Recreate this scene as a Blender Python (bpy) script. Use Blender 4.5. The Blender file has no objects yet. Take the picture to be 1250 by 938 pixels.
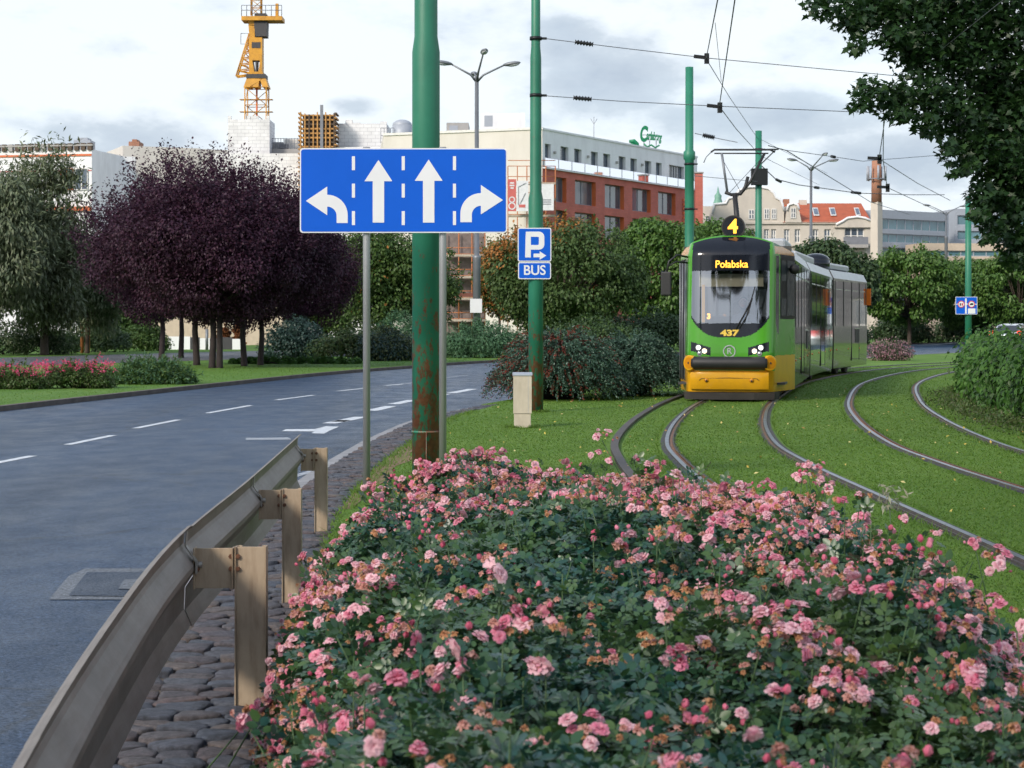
import bpy, math, random
import numpy as np
from mathutils import Matrix, Vector
random.seed(7)
RNG = np.random.default_rng(11)
SC = bpy.context.scene
COL = SC.collection
FPX, CX, HY, CH = 2350.0, 625.0, 395.0, 1.6      # focal length and horizon of the photograph, eye height

def P(px, py, Y):
    return Vector(((px - CX) / FPX * Y, Y, CH - (py - HY) / FPX * Y))
def G(px, py, z=0.0):
    Y = (CH - z) * FPX / (py - HY)
    return Vector(((px - CX) / FPX * Y, Y, z))

# ------------------------------------------------------------------ materials
def new_mat(name):
    m = bpy.data.materials.new(name)
    m.use_nodes = True
    nt = m.node_tree
    return m, nt, nt.nodes['Principled BSDF'], nt.nodes['Material Output']
def N(nt, typ, **kw):
    n = nt.nodes.new(typ)
    for k, v in kw.items():
        setattr(n, k, v)
    return n
def ramp(nt, stops, interp='LINEAR'):
    r = nt.nodes.new('ShaderNodeValToRGB')
    r.color_ramp.interpolation = interp
    el = r.color_ramp.elements
    while len(el) < len(stops):
        el.new(0.5)
    for e, (p, c) in zip(el, stops):
        e.position = p
        e.color = (c[0], c[1], c[2], 1) if not isinstance(c, (int, float)) else (c, c, c, 1)
    return r
def noise(nt, scale, detail=4, rough=0.55, vec=None, stretch=None):
    n = nt.nodes.new('ShaderNodeTexNoise')
    n.inputs['Scale'].default_value = scale
    n.inputs['Detail'].default_value = detail
    n.inputs['Roughness'].default_value = rough
    if vec is None:
        vec = nt.nodes.new('ShaderNodeNewGeometry').outputs['Position']
    if stretch:
        mp = nt.nodes.new('ShaderNodeMapping')
        mp.inputs['Scale'].default_value = stretch
        nt.links.new(vec, mp.inputs['Vector'])
        vec = mp.outputs['Vector']
    nt.links.new(vec, n.inputs['Vector'])
    return n
def mixc(nt, fac, a, b, blend='MIX'):
    m = nt.nodes.new('ShaderNodeMix')
    m.data_type = 'RGBA'
    m.blend_type = blend
    for sock, v in ((0, fac), (6, a), (7, b)):
        if hasattr(v, 'links'):
            nt.links.new(v, m.inputs[sock])
        elif isinstance(v, (int, float)):
            m.inputs[sock].default_value = v
        else:
            m.inputs[sock].default_value = (v[0], v[1], v[2], 1)
    return m.outputs[2]
def mth(nt, op, a, b=None, clamp=False):
    m = nt.nodes.new('ShaderNodeMath')
    m.operation = op
    m.use_clamp = clamp
    for i, v in enumerate((a, b)):
        if v is None:
            continue
        if hasattr(v, 'links'):
            nt.links.new(v, m.inputs[i])
        else:
            m.inputs[i].default_value = v
    return m.outputs[0]
def plain(name, col, rough=0.6, metal=0.0, var=0.12, scale=3.0, bump=0.0, bscale=60, coat=0.0, ior=1.5, stretch=None, dirt=None):
    m, nt, b, out = new_mat(name)
    n = noise(nt, scale, 5, 0.6, stretch=stretch)
    lo = [c * (1 - var) for c in col]
    hi = [min(1, c * (1 + var)) for c in col]
    r = ramp(nt, [(0.3, lo), (0.7, hi)])
    nt.links.new(n.outputs['Fac'], r.inputs['Fac'])
    c = r.outputs['Color']
    if dirt:
        n2 = noise(nt, dirt[1], 8, 0.7, stretch=dirt[3] if len(dirt) > 3 else None)
        r2 = ramp(nt, [(0.45, 0.0), (0.75, dirt[2])])
        nt.links.new(n2.outputs['Fac'], r2.inputs['Fac'])
        c = mixc(nt, r2.outputs['Color'], c, dirt[0])
    nt.links.new(c, b.inputs['Base Color'])
    b.inputs['Roughness'].default_value = rough
    b.inputs['Metallic'].default_value = metal
    b.inputs['Coat Weight'].default_value = coat
    b.inputs['Coat Roughness'].default_value = 0.04
    b.inputs['IOR'].default_value = ior
    if bump:
        n3 = noise(nt, bscale, 4)
        bp = nt.nodes.new('ShaderNodeBump')
        bp.inputs['Strength'].default_value = bump
        bp.inputs['Distance'].default_value = 0.02
        nt.links.new(n3.outputs['Fac'], bp.inputs['Height'])
        nt.links.new(bp.outputs['Normal'], b.inputs['Normal'])
    return m
def leafmat(name, cols, rough=0.5, trans=0.25, spec=0.4, patch=None):
    m, nt, b, out = new_mat(name)
    g = nt.nodes.new('ShaderNodeNewGeometry')
    st = [(i / max(1, len(cols) - 1), c) for i, c in enumerate(cols)]
    r = ramp(nt, st)
    nt.links.new(g.outputs['Random Per Island'], r.inputs['Fac'])
    c = r.outputs['Color']
    if patch:
        n = noise(nt, patch[1], 3)
        r2 = ramp(nt, [(0.42, 0.0), (0.62, patch[2])])
        nt.links.new(n.outputs['Fac'], r2.inputs['Fac'])
        c = mixc(nt, r2.outputs['Color'], c, patch[0])
    nt.links.new(c, b.inputs['Base Color'])
    b.inputs['Roughness'].default_value = rough
    b.inputs['Specular IOR Level'].default_value = spec
    if trans:
        t = nt.nodes.new('ShaderNodeBsdfTranslucent')
        nt.links.new(c, t.inputs['Color'])
        mx = nt.nodes.new('ShaderNodeMixShader')
        mx.inputs[0].default_value = trans
        nt.links.new(b.outputs[0], mx.inputs[1])
        nt.links.new(t.outputs[0], mx.inputs[2])
        nt.links.new(mx.outputs[0], out.inputs['Surface'])
    return m
def glow(name, col, strength):
    m, nt, b, out = new_mat(name)
    b.inputs['Base Color'].default_value = (col[0] * .5, col[1] * .5, col[2] * .5, 1)
    b.inputs['Emission Color'].default_value = (*col, 1)
    b.inputs['Emission Strength'].default_value = strength
    return m
def clear_glass(name, refl=0.12, tint=(.8, .84, .85)):
    m, nt, b, out = new_mat(name)
    nt.nodes.remove(b)
    t = nt.nodes.new('ShaderNodeBsdfTransparent'); t.inputs['Color'].default_value = (*tint, 1)
    g = nt.nodes.new('ShaderNodeBsdfGlossy'); g.inputs['Roughness'].default_value = 0.03
    g.inputs['Color'].default_value = (.9, .93, 1, 1)
    lw = nt.nodes.new('ShaderNodeFresnel'); lw.inputs['IOR'].default_value = 1.5
    a = mth(nt, 'ADD', lw.outputs[0], refl, True)
    mx = nt.nodes.new('ShaderNodeMixShader')
    nt.links.new(a, mx.inputs[0]); nt.links.new(t.outputs[0], mx.inputs[1]); nt.links.new(g.outputs[0], mx.inputs[2])
    nt.links.new(mx.outputs[0], out.inputs['Surface'])
    return m
def brickmat(name, c1, c2, mortar, bw, bh, rough=0.8, axis='x', msize=0.02):
    m, nt, b, out = new_mat(name)
    geo = nt.nodes.new('ShaderNodeNewGeometry')
    sep = nt.nodes.new('ShaderNodeSeparateXYZ'); nt.links.new(geo.outputs['Position'], sep.inputs[0])
    cmb = nt.nodes.new('ShaderNodeCombineXYZ')
    s = mth(nt, 'ADD', sep.outputs[0], mth(nt, 'MULTIPLY', sep.outputs[1], 1.0 if axis == 'y' else 0.3))
    nt.links.new(s, cmb.inputs[0]); nt.links.new(sep.outputs[2], cmb.inputs[1])
    br = nt.nodes.new('ShaderNodeTexBrick')
    br.inputs['Color1'].default_value = (*c1, 1); br.inputs['Color2'].default_value = (*c2, 1); br.inputs['Mortar'].default_value = (*mortar, 1)
    br.inputs['Scale'].default_value = 1.0; br.inputs['Mortar Size'].default_value = msize
    br.inputs['Brick Width'].default_value = bw; br.inputs['Row Height'].default_value = bh
    nt.links.new(cmb.outputs[0], br.inputs['Vector'])
    n = noise(nt, 0.6, 6)
    r = ramp(nt, [(0.3, .82), (0.7, 1.08)])
    nt.links.new(n.outputs['Fac'], r.inputs['Fac'])
    nt.links.new(mixc(nt, 1.0, br.outputs['Color'], r.outputs['Color'], 'MULTIPLY'), b.inputs['Base Color'])
    b.inputs['Roughness'].default_value = rough
    return m

# ------------------------------------------------------------------ mesh builder
class MB:
    def __init__(s, xf=None):
        s.v, s.f, s.m, s.s, s.mats, s.xf = [], [], [], [], [], xf
    def slot(s, mat):
        if mat not in s.mats:
            s.mats.append(mat)
        return s.mats.index(mat)
    def add(s, vs, fs, mat, smooth=False):
        o = len(s.v)
        for p in vs:
            p = Vector(p)
            s.v.append(s.xf @ p if s.xf is not None else p)
        i = s.slot(mat)
        for f in fs:
            s.f.append([o + k for k in f]); s.m.append(i); s.s.append(smooth)
        return s
    def box(s, x0, x1, y0, y1, z0, z1, mat):
        return s.add([(x0,y0,z0),(x1,y0,z0),(x1,y1,z0),(x0,y1,z0),(x0,y0,z1),(x1,y0,z1),(x1,y1,z1),(x0,y1,z1)],
                     [(0,3,2,1),(4,5,6,7),(0,1,5,4),(1,2,6,5),(2,3,7,6),(3,0,4,7)], mat)
    def beam(s, p0, p1, w, h, mat, up=(0,0,1)):
        p0, p1 = Vector(p0), Vector(p1)
        d = (p1 - p0).normalized()
        up = Vector(up)
        if abs(d.dot(up)) > 0.98:
            up = Vector((1,0,0)) if abs(d.x) < .9 else Vector((0,1,0))
        a = d.cross(up).normalized() * (w / 2)
        b = a.cross(d).normalized() * (h / 2)
        vs = [p0-a-b, p0+a-b, p0+a+b, p0-a+b, p1-a-b, p1+a-b, p1+a+b, p1-a+b]
        return s.add(vs, [(0,1,2,3),(7,6,5,4),(0,4,5,1),(1,5,6,2),(2,6,7,3),(3,7,4,0)], mat)
    def tube(s, pts, r, mat, n=10, smooth=True, cap=True):
        pts = [Vector(p) for p in pts]
        rs = r if isinstance(r, (list, tuple)) else [r] * len(pts)
        vs, fs, a = [], [], None
        for i, p in enumerate(pts):
            d = (pts[min(i+1, len(pts)-1)] - pts[max(i-1, 0)])
            d = d.normalized() if d.length > 1e-9 else Vector((0,0,1))
            if a is None:
                ref = Vector((0,0,1)) if abs(d.z) < .9 else Vector((1,0,0))
                a = d.cross(ref).normalized()
            else:
                a = (a - d * a.dot(d)).normalized()
            b = d.cross(a)
            for k in range(n):
                t = 2 * math.pi * k / n
                vs.append(p + (a * math.cos(t) + b * math.sin(t)) * rs[i])
        for i in range(len(pts) - 1):
            for k in range(n):
                k2 = (k + 1) % n
                fs.append((i*n+k, i*n+k2, (i+1)*n+k2, (i+1)*n+k))
        s.add(vs, fs, mat, smooth)
        if cap:
            o = len(s.v) - len(vs)
            j = s.slot(mat)
            for f in (list(range(n))[::-1], [(len(pts)-1)*n + k for k in range(n)]):
                s.f.append([o + k for k in f]); s.m.append(j); s.s.append(False)
        return s
    def prism(s, poly, O, U, V, W, mat, side=None):
        # polygon in (U,V) from O, extruded by the vector W
        O, U, V, W = Vector(O), Vector(U), Vector(V), Vector(W)
        n = len(poly)
        a = [O + U*x + V*y for x, y in poly]
        fs = [list(range(n)), list(range(2*n-1, n-1, -1))]
        s.add(a + [p + W for p in a], fs, mat)
        o = len(s.v) - 2*n
        j = s.slot(side or mat)
        for i in range(n):
            k = (i + 1) % n
            s.f.append([o+i, o+n+i, o+n+k, o+k]); s.m.append(j); s.s.append(False)
        return s
    def sphere(s, c, r, mat, nu=12, nv=8):
        c = Vector(c); r = (r, r, r) if isinstance(r, (int, float)) else r
        vs, fs = [], []
        for i in range(nv + 1):
            th = math.pi * i / nv
            for k in range(nu):
                ph = 2*math.pi*k/nu
                vs.append(c + Vector((r[0]*math.sin(th)*math.cos(ph), r[1]*math.sin(th)*math.sin(ph), r[2]*math.cos(th))))
        for i in range(nv):
            for k in range(nu):
                k2 = (k+1) % nu
                fs.append((i*nu+k, (i+1)*nu+k, (i+1)*nu+k2, i*nu+k2))
        return s.add(vs, fs, mat, True)
    def build(s, name, parent=None, bevel=0.0, origin=None):
        me = bpy.data.meshes.new(name)
        og = Vector(origin) if origin is not None else Vector((0,0,0))
        me.from_pydata([tuple(p - og) for p in s.v], [], s.f)
        for m in s.mats:
            me.materials.append(m)
        me.polygons.foreach_set('material_index', s.m)
        me.polygons.foreach_set('use_smooth', s.s)
        me.update()
        o = bpy.data.objects.new(name, me)
        COL.objects.link(o)
        o.location = og
        if bevel:
            b = o.modifiers.new('bev', 'BEVEL'); b.width = bevel; b.segments = 2; b.limit_method = 'ANGLE'
        adopt(o, parent)
        return o
def adopt(o, parent):
    if parent is not None:
        o.parent = parent
        o.matrix_parent_inverse = Matrix.Translation(-parent.location) if parent.type == 'EMPTY' and not parent.get('_local') else Matrix()
def tag(o, label=None, cat=None, group=None, kind=None):
    if label: o['label'] = label
    if cat: o['category'] = cat
    if group: o['group'] = group
    if kind: o['kind'] = kind
    return o
def thing(name, label, cat, loc=(0,0,0), group=None, local=False):
    o = bpy.data.objects.new(name, None)
    COL.objects.link(o)
    o.location = loc
    o.empty_display_size = 0.3
    if local: o['_local'] = 1
    return tag(o, label, cat, group)
def dup(root, loc, rz=0.0, sc=1.0, label=None, group=None):
    r = root.copy(); COL.objects.link(r)
    r.location = loc; r.rotation_euler = (0,0,rz)
    r.scale = (sc,)*3 if isinstance(sc, (int, float)) else sc
    if label: r['label'] = label
    if group: r['group'] = group
    for ch in list(root.children):
        c = ch.copy(); COL.objects.link(c); c.parent = r
        for g in list(ch.children):
            d = g.copy(); COL.objects.link(d); d.parent = c
    return r
def structure(o):
    o['kind'] = 'structure'
    return o
def text_mb(mb, txt, size, M, mat, depth=0.004, bold=0.0, align='CENTER', sx=1.0):
    cu = bpy.data.curves.new('lettering', 'FONT')
    cu.body = txt; cu.size = size; cu.extrude = depth; cu.offset = bold
    cu.align_x = align; cu.align_y = 'CENTER'
    o = bpy.data.objects.new('lettering', cu)
    COL.objects.link(o)
    dg = bpy.context.evaluated_depsgraph_get()
    me = bpy.data.meshes.new_from_object(o.evaluated_get(dg))
    mb.add([M @ Vector((v.co.x*sx, v.co.y, v.co.z)) for v in me.vertices], [tuple(p.vertices) for p in me.polygons], mat)
    bpy.data.objects.remove(o); bpy.data.meshes.remove(me); bpy.data.curves.remove(cu)
def face_cam(c, ang=0.0):
    # text/sign plane: local X to the right, local Y up, normal towards -Y, turned by ang about Z
    return Matrix.Translation(Vector(c)) @ Matrix.Rotation(ang, 4, 'Z') @ Matrix.Rotation(math.pi/2, 4, 'X')

# ------------------------------------------------------------------ splines on the ground
def spline(pts, step=0.5):
    pts = [Vector((p[0], p[1])) for p in pts]
    out = []
    q = [pts[0]*2 - pts[1]] + pts + [pts[-1]*2 - pts[-2]]
    for i in range(1, len(q) - 2):
        a, b, c, d = q[i-1], q[i], q[i+1], q[i+2]
        n = max(2, int((c - b).length / step))
        for k in range(n):
            t = k / n
            out.append(0.5*((2*b) + (c-a)*t + (2*a-5*b+4*c-d)*t*t + (3*b-a-3*c+d)*t**3))
    out.append(pts[-1])
    return out
def offset(line, d):
    out = []
    for i, p in enumerate(line):
        t = (line[min(i+1, len(line)-1)] - line[max(i-1, 0)]).normalized()
        out.append(p + Vector((t.y, -t.x)) * d)     # d > 0: to the right of travel
    return out
def strip(mb, la, lb, z, mat, z2=None):
    n = min(len(la), len(lb))
    vs = [(p.x, p.y, z) for p in la[:n]] + [(p.x, p.y, z if z2 is None else z2) for p in lb[:n]]
    mb.add(vs, [(i, n+i, n+i+1, i+1) for i in range(n-1)], mat)
def resample(line, n):
    L = [0]
    for a, b in zip(line, line[1:]):
        L.append(L[-1] + (b-a).length)
    out, j = [], 0
    for k in range(n):
        d = L[-1]*k/(n-1)
        while j < len(L)-2 and L[j+1] < d: j += 1
        t = (d - L[j]) / max(1e-9, L[j+1]-L[j])
        out.append(line[j].lerp(line[j+1], min(1, t)))
    return out
def xat(line, y):
    ys = np.array([p.y for p in line]); xs = np.array([p.x for p in line])
    return np.interp(y, ys, xs)

# ------------------------------------------------------------------ leaves
def unit(a):
    return a / np.maximum(1e-9, np.linalg.norm(a, axis=-1, keepdims=True))
def rdir(n):
    return unit(RNG.normal(size=(n, 3)))
def raw_mesh(name, V, F, mats, parent=None, mi=None, smooth=False):
    me = bpy.data.meshes.new(name)
    me.vertices.add(len(V)); me.vertices.foreach_set('co', np.ascontiguousarray(V, dtype=np.float32).ravel())
    nf, k = F.shape
    me.loops.add(nf*k); me.loops.foreach_set('vertex_index', F.astype(np.int32).ravel())
    me.polygons.add(nf); me.polygons.foreach_set('loop_start', np.arange(0, nf*k, k, dtype=np.int32))
    if mi is not None: me.polygons.foreach_set('material_index', mi.astype(np.int32))
    if smooth: me.polygons.foreach_set('use_smooth', np.ones(nf, dtype=bool))
    for m in mats: me.materials.append(m)
    me.update(calc_edges=True)
    o = bpy.data.objects.new(name, me); COL.objects.link(o)
    adopt(o, parent)
    return o
def leaf_arrays(T, F, pos, nrm, tip, size):
    n, k = len(pos), len(T)
    nrm = unit(nrm); tip = unit(tip - (tip*nrm).sum(1, keepdims=True)*nrm)
    side = np.cross(tip, nrm)
    if np.ndim(size) == 0: size = np.full(n, size)
    V = pos[:, None, :] + size[:, None, None]*(T[None, :, 0, None]*side[:, None, :] + T[None, :, 1, None]*tip[:, None, :] + T[None, :, 2, None]*nrm[:, None, :])
    FF = (np.arange(n)*k)[:, None, None] + F[None]
    return V.reshape(-1, 3), FF.reshape(-1, F.shape[1])
def leaves(name, mats, T, F, pos, nrm, tip, size, parent=None, mi=None):
    V, FF = leaf_arrays(T, F, pos, nrm, tip, size)
    if not isinstance(mats, list): mats = [mats]
    return raw_mesh(name, V, FF, mats, parent, None if mi is None else np.repeat(mi, len(F)))
A = np.array
DIAMOND = (A([(0,-.5,0),(.3,.05,.07),(0,.5,-.04),(-.3,.05,.07)], float), A([(0,1,2),(0,2,3)]))
OVAL = (A([(0,0,0),(.27,.3,.06),(.24,.68,.05),(0,1,-.05),(-.24,.68,.05),(-.27,.3,.06)], float), A([(0,1,2),(0,2,3),(0,3,4),(0,4,5)]))
NARROW = (A([(0,-.5,0),(.14,0,.03),(0,.5,-.05),(-.14,0,.03)], float), A([(0,1,2),(0,2,3)]))
_mp = []
for ang, rr in ((-90,.18),(-45,.42),(-20,.22),(5,.5),(32,.28),(90,.62),(148,.28),(175,.5),(200,.22),(225,.42)):
    _mp.append((math.cos(math.radians(ang))*rr, math.sin(math.radians(ang))*rr, -.25*rr*rr))
MAPLE = (A([(0,0,.02)] + _mp, float), A([(0,1+i,1+(i+1)%10) for i in range(10)]))

def crown(clumps, n, tipdown=0.6, outward=0.6, upb=0.5, inner=0.5):
    C = A([c[0] for c in clumps], float); R = A([c[1] if isinstance(c[1], (tuple, list)) else (c[1],)*3 for c in clumps], float)
    w = R.prod(1)**(2/3); idx = RNG.choice(len(C), n, p=w/w.sum())
    d = rdir(n)
    rad = 1 - inner*RNG.random(n)**2 + RNG.normal(0, .05, n)
    pos = C[idx] + R[idx]*d*rad[:, None]
    nrm = d*outward + A([0, 0, upb]) + .55*rdir(n)
    tip = d*.5 + A([0, 0, -tipdown]) + .5*rdir(n)
    return pos, nrm, tip, idx
def sprigs(base, d, length, per, spread=.06, droop=0.0):
    # leaves along short shoots
    n = len(base)
    t = RNG.random((n, per))
    L = length if np.ndim(length) else np.full(n, length)
    p = base[:, None, :] + d[:, None, :]*(t*L[:, None])[..., None]
    p[..., 2] -= droop*(t*L[:, None])**2
    p += RNG.normal(0, spread, p.shape)
    tip = np.repeat(d[:, None, :], per, 1) + .7*RNG.normal(size=(n, per, 3))*.6
    nrm = RNG.normal(size=(n, per, 3))*.6 + A([0, 0, .7])
    return p.reshape(-1, 3), nrm.reshape(-1, 3), tip.reshape(-1, 3)
def blob_clumps(c, r, n, cr, shell=0.55, zmin=None):
    # n clumps inside the ellipsoid c, r; cr: clump radius as a share of the mean radius
    c, r = A(c, float), A(r, float)
    out = []
    m = r.mean()
    while len(out) < n:
        d = rdir(1)[0]; k = shell + (1-shell)*RNG.random()**.6
        s = cr*m*(.7 + .6*RNG.random())
        p = c + d*(r - s*.8)*k
        if zmin is not None and p[2] - s*.6 < zmin: continue
        out.append((tuple(p), (s*1.1, s*1.1, s*.8)))
    return out
# ------------------------------------------------------------------ camera
cam = bpy.data.cameras.new('camera'); camo = bpy.data.objects.new('camera', cam); COL.objects.link(camo)
camo.location = (0, 0, CH); camo.rotation_euler = (math.pi/2, 0, 0)
cam.sensor_width = 36; cam.lens = FPX/1250*36; cam.shift_y = -(469 - HY)/1250
cam.clip_start = 0.1; cam.clip_end = 5000
cam.dof.use_dof = True; cam.dof.focus_distance = 16.5; cam.dof.aperture_fstop = 11
SC.camera = camo
SC.view_settings.view_transform = 'Standard'; SC.view_settings.look = 'None'
SC.view_settings.exposure = 0.74; SC.view_settings.gamma = 1.0
SC.view_settings.use_curve_mapping = False
SC.cycles.max_bounces = 6; SC.cycles.diffuse_bounces = 3; SC.cycles.glossy_bounces = 3
SC.cycles.transparent_max_bounces = 6; SC.cycles.transmission_bounces = 3
SC.cycles.caustics_reflective = False; SC.cycles.caustics_refractive = False
SC.cycles.use_adaptive_sampling = True; SC.cycles.adaptive_threshold = 0.02
SC.cycles.use_denoising = True
SC.cycles.sample_clamp_indirect = 6

# ------------------------------------------------------------------ sky: Nishita behind a broken overcast
SUN_AZ, SUN_EL = -140.0, 32.0        # degrees: azimuth clockwise from +Y; behind and to the left of the viewer
w = bpy.data.worlds.new('World'); SC.world = w; w.use_nodes = True
nt = w.node_tree
bg = nt.nodes['Background']; wout = nt.nodes['World Output']
sky = nt.nodes.new('ShaderNodeTexSky'); sky.sky_type = 'NISHITA'; sky.sun_disc = False
sky.sun_elevation = math.radians(SUN_EL); sky.sun_rotation = math.radians(SUN_AZ)
nt.links.new(sky.outputs[0], bg.inputs['Color']); bg.inputs['Strength'].default_value = 0.15
tc = nt.nodes.new('ShaderNodeTexCoord')
gen = tc.outputs['Generated']
n1 = noise(nt, 5.0, 7, 0.55, vec=gen, stretch=(1.0, 1.0, 2.6))
n2 = noise(nt, 16.0, 6, 0.6, vec=gen, stretch=(1.0, 1.0, 2.2))
sep = nt.nodes.new('ShaderNodeSeparateXYZ'); nt.links.new(gen, sep.inputs[0])
def cloudbank(x0, z0, sx, sz):
    a = mth(nt, 'DIVIDE', mth(nt, 'SUBTRACT', sep.outputs[0], x0), sx)
    b = mth(nt, 'DIVIDE', mth(nt, 'SUBTRACT', sep.outputs[2], z0), sz)
    r = mth(nt, 'ADD', mth(nt, 'MULTIPLY', a, a), mth(nt, 'MULTIPLY', b, b))
    f = mth(nt, 'MULTIPLY', mth(nt, 'GREATER_THAN', sep.outputs[1], 0.0), mth(nt, 'SUBTRACT', 1.0, r, True))
    return mth(nt, 'POWER', f, 1.3)
banks = None
for args in ((.050,.128,.070,.030),(-.205,.094,.060,.018),(.13,.105,.10,.020),(-.085,.112,.022,.008),(.03,.145,.03,.018),(.20,.085,.09,.022)):
    c = cloudbank(*args)
    banks = c if banks is None else mth(nt, 'MAXIMUM', banks, c)
grey = mth(nt, 'ADD', mth(nt, 'MULTIPLY', n2.outputs['Fac'], 0.75), mth(nt, 'MULTIPLY', n1.outputs['Fac'], 0.20))
grey = mth(nt, 'ADD', grey, mth(nt, 'MULTIPLY', banks, 0.26))
gr = ramp(nt, [(0.48, (.575,.615,.645)), (0.57, (.505,.555,.605)), (0.66, (.385,.44,.50)), (0.82, (.315,.37,.44))])
nt.links.new(grey, gr.inputs['Fac'])
bg2 = nt.nodes.new('ShaderNodeBackground'); nt.links.new(gr.outputs['Color'], bg2.inputs['Color']); bg2.inputs['Strength'].default_value = 1.0
cov = ramp(nt, [(0.30, 0.88), (0.55, 0.99)])
nt.links.new(n1.outputs['Fac'], cov.inputs['Fac'])
high = ramp(nt, [(0.22, 1.0), (0.60, 0.38)]); nt.links.new(sep.outputs[2], high.inputs['Fac'])      # the overcast thins out overhead
mxs = nt.nodes.new('ShaderNodeMixShader')
nt.links.new(mth(nt, 'MULTIPLY', cov.outputs['Color'], high.outputs['Color']), mxs.inputs[0]); nt.links.new(bg.outputs[0], mxs.inputs[1]); nt.links.new(bg2.outputs[0], mxs.inputs[2])
nt.links.new(mxs.outputs[0], wout.inputs['Surface'])
sl = bpy.data.lights.new('sun', 'SUN'); sl.energy = 2.0; sl.angle = math.radians(10); sl.color = (1.0, .90, .78)
so = bpy.data.objects.new('sun', sl); COL.objects.link(so)
az, el = math.radians(SUN_AZ), math.radians(SUN_EL)
sdir = Vector((math.sin(az)*math.cos(el), math.cos(az)*math.cos(el), math.sin(el)))
so.rotation_euler = (-sdir).to_track_quat('-Z', 'Y').to_euler(); so.location = (0, 0, 60)

# ------------------------------------------------------------------ ground materials
def grass_ground(name, c1, c2, c3):
    m, nt, b, out = new_mat(name)
    n = noise(nt, 0.8, 5, 0.65, stretch=(1, .45, 1)); n2 = noise(nt, 45, 5, 0.75, stretch=(1, .5, 1))
    r = ramp(nt, [(0.3, c1), (0.52, c2), (0.75, c3)])
    nt.links.new(n.outputs['Fac'], r.inputs['Fac'])
    r2 = ramp(nt, [(0.25, .55), (0.75, 1.35)])
    nt.links.new(n2.outputs['Fac'], r2.inputs['Fac'])
    nt.links.new(mixc(nt, 1.0, r.outputs['Color'], r2.outputs['Color'], 'MULTIPLY'), b.inputs['Base Color'])
    b.inputs['Roughness'].default_value = 0.85; b.inputs['Specular IOR Level'].default_value = .2
    bp = nt.nodes.new('ShaderNodeBump'); bp.inputs['Strength'].default_value = .6; bp.inputs['Distance'].default_value = .03
    nt.links.new(n2.outputs['Fac'], bp.inputs['Height']); nt.links.new(bp.outputs['Normal'], b.inputs['Normal'])
    return m
M_LAWN = grass_ground('lawn_turf', (.085,.175,.025), (.12,.225,.036), (.175,.265,.055))
M_VERGE = grass_ground('verge_turf', (.075,.165,.026), (.10,.20,.034), (.135,.225,.05))
M_EARTH = plain('bare_earth', (.20,.135,.075), .95, var=.35, scale=7, bump=.5, bscale=60)
M_SOIL = plain('bed_soil', (.035,.026,.018), .95, var=.4, scale=12, bump=.6, bscale=50)
M_GROUND = grass_ground('rough_ground', (.04,.06,.025), (.06,.08,.03), (.09,.10,.05))
def asphalt(name, base, rough=.42, patchy=.25):
    m, nt, b, out = new_mat(name)
    n = noise(nt, 0.35, 6, 0.62, stretch=(1.5, .16, 1)); n2 = noise(nt, 48, 4, .85); n3 = noise(nt, 2.2, 6, .6, stretch=(1, .5, 1))
    lo, hi = [c*(1-patchy) for c in base], [c*(1+patchy) for c in base]
    r = ramp(nt, [(0.33, lo), (0.67, hi)]); nt.links.new(n.outputs['Fac'], r.inputs['Fac'])
    r2 = ramp(nt, [(0.3, .25), (0.58, 1.0), (0.74, 3.2)]); nt.links.new(n2.outputs['Fac'], r2.inputs['Fac'])
    c = mixc(nt, 1.0, r.outputs['Color'], r2.outputs['Color'], 'MULTIPLY')
    nw = noise(nt, 1.5, 3); geo = nt.nodes.new('ShaderNodeNewGeometry')
    wv = nt.nodes.new('ShaderNodeVectorMath'); wv.operation = 'SCALE'; wv.inputs['Scale'].default_value = .8
    nt.links.new(nw.outputs['Color'], wv.inputs[0])
    av = nt.nodes.new('ShaderNodeVectorMath'); av.operation = 'ADD'
    nt.links.new(geo.outputs['Position'], av.inputs[0]); nt.links.new(wv.outputs[0], av.inputs[1])
    vo = nt.nodes.new('ShaderNodeTexVoronoi'); vo.feature = 'DISTANCE_TO_EDGE'; vo.inputs['Scale'].default_value = .17
    nt.links.new(av.outputs[0], vo.inputs['Vector'])
    r4 = ramp(nt, [(0.0, .4), (0.007, 1.0)]); nt.links.new(vo.outputs['Distance'], r4.inputs['Fac'])
    c = mixc(nt, 1.0, c, r4.outputs['Color'], 'MULTIPLY')
    nt.links.new(c, b.inputs['Base Color'])
    r3 = ramp(nt, [(0.3, rough-.08), (0.7, rough+.14)]); nt.links.new(n3.outputs['Fac'], r3.inputs['Fac'])
    nt.links.new(r3.outputs['Color'], b.inputs['Roughness'])
    r6 = ramp(nt, [(.36, .05), (.64, .95)]); nt.links.new(n2.outputs['Fac'], r6.inputs['Fac']); nt.links.new(r6.outputs['Color'], b.inputs['Specular IOR Level'])
    bp = nt.nodes.new('ShaderNodeBump'); bp.inputs['Strength'].default_value = .8; bp.inputs['Distance'].default_value = .02
    nt.links.new(n2.outputs['Fac'], bp.inputs['Height']); nt.links.new(bp.outputs['Normal'], b.inputs['Normal'])
    return m
M_ROAD = asphalt('asphalt', (.012,.045,.108), .37)
M_ROAD2 = asphalt('asphalt_far', (.12,.125,.14), .55)
M_PATCH = asphalt('asphalt_patch', (.15,.17,.20), .5)
M_PATCHD = asphalt('asphalt_patch_dark', (.028,.048,.085), .45)
M_PAINT = plain('road_paint', (.62,.66,.70), .6, var=.18, scale=9, dirt=((.12,.13,.15), 14, .7))
M_PAINTW = plain('road_paint_worn', (.34,.37,.41), .6, var=.25, scale=9, dirt=((.09,.10,.12), 14, .9))
M_KERB = plain('kerb_stone', (.26,.26,.27), .8, var=.25, scale=4, bump=.3, bscale=40)
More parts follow.
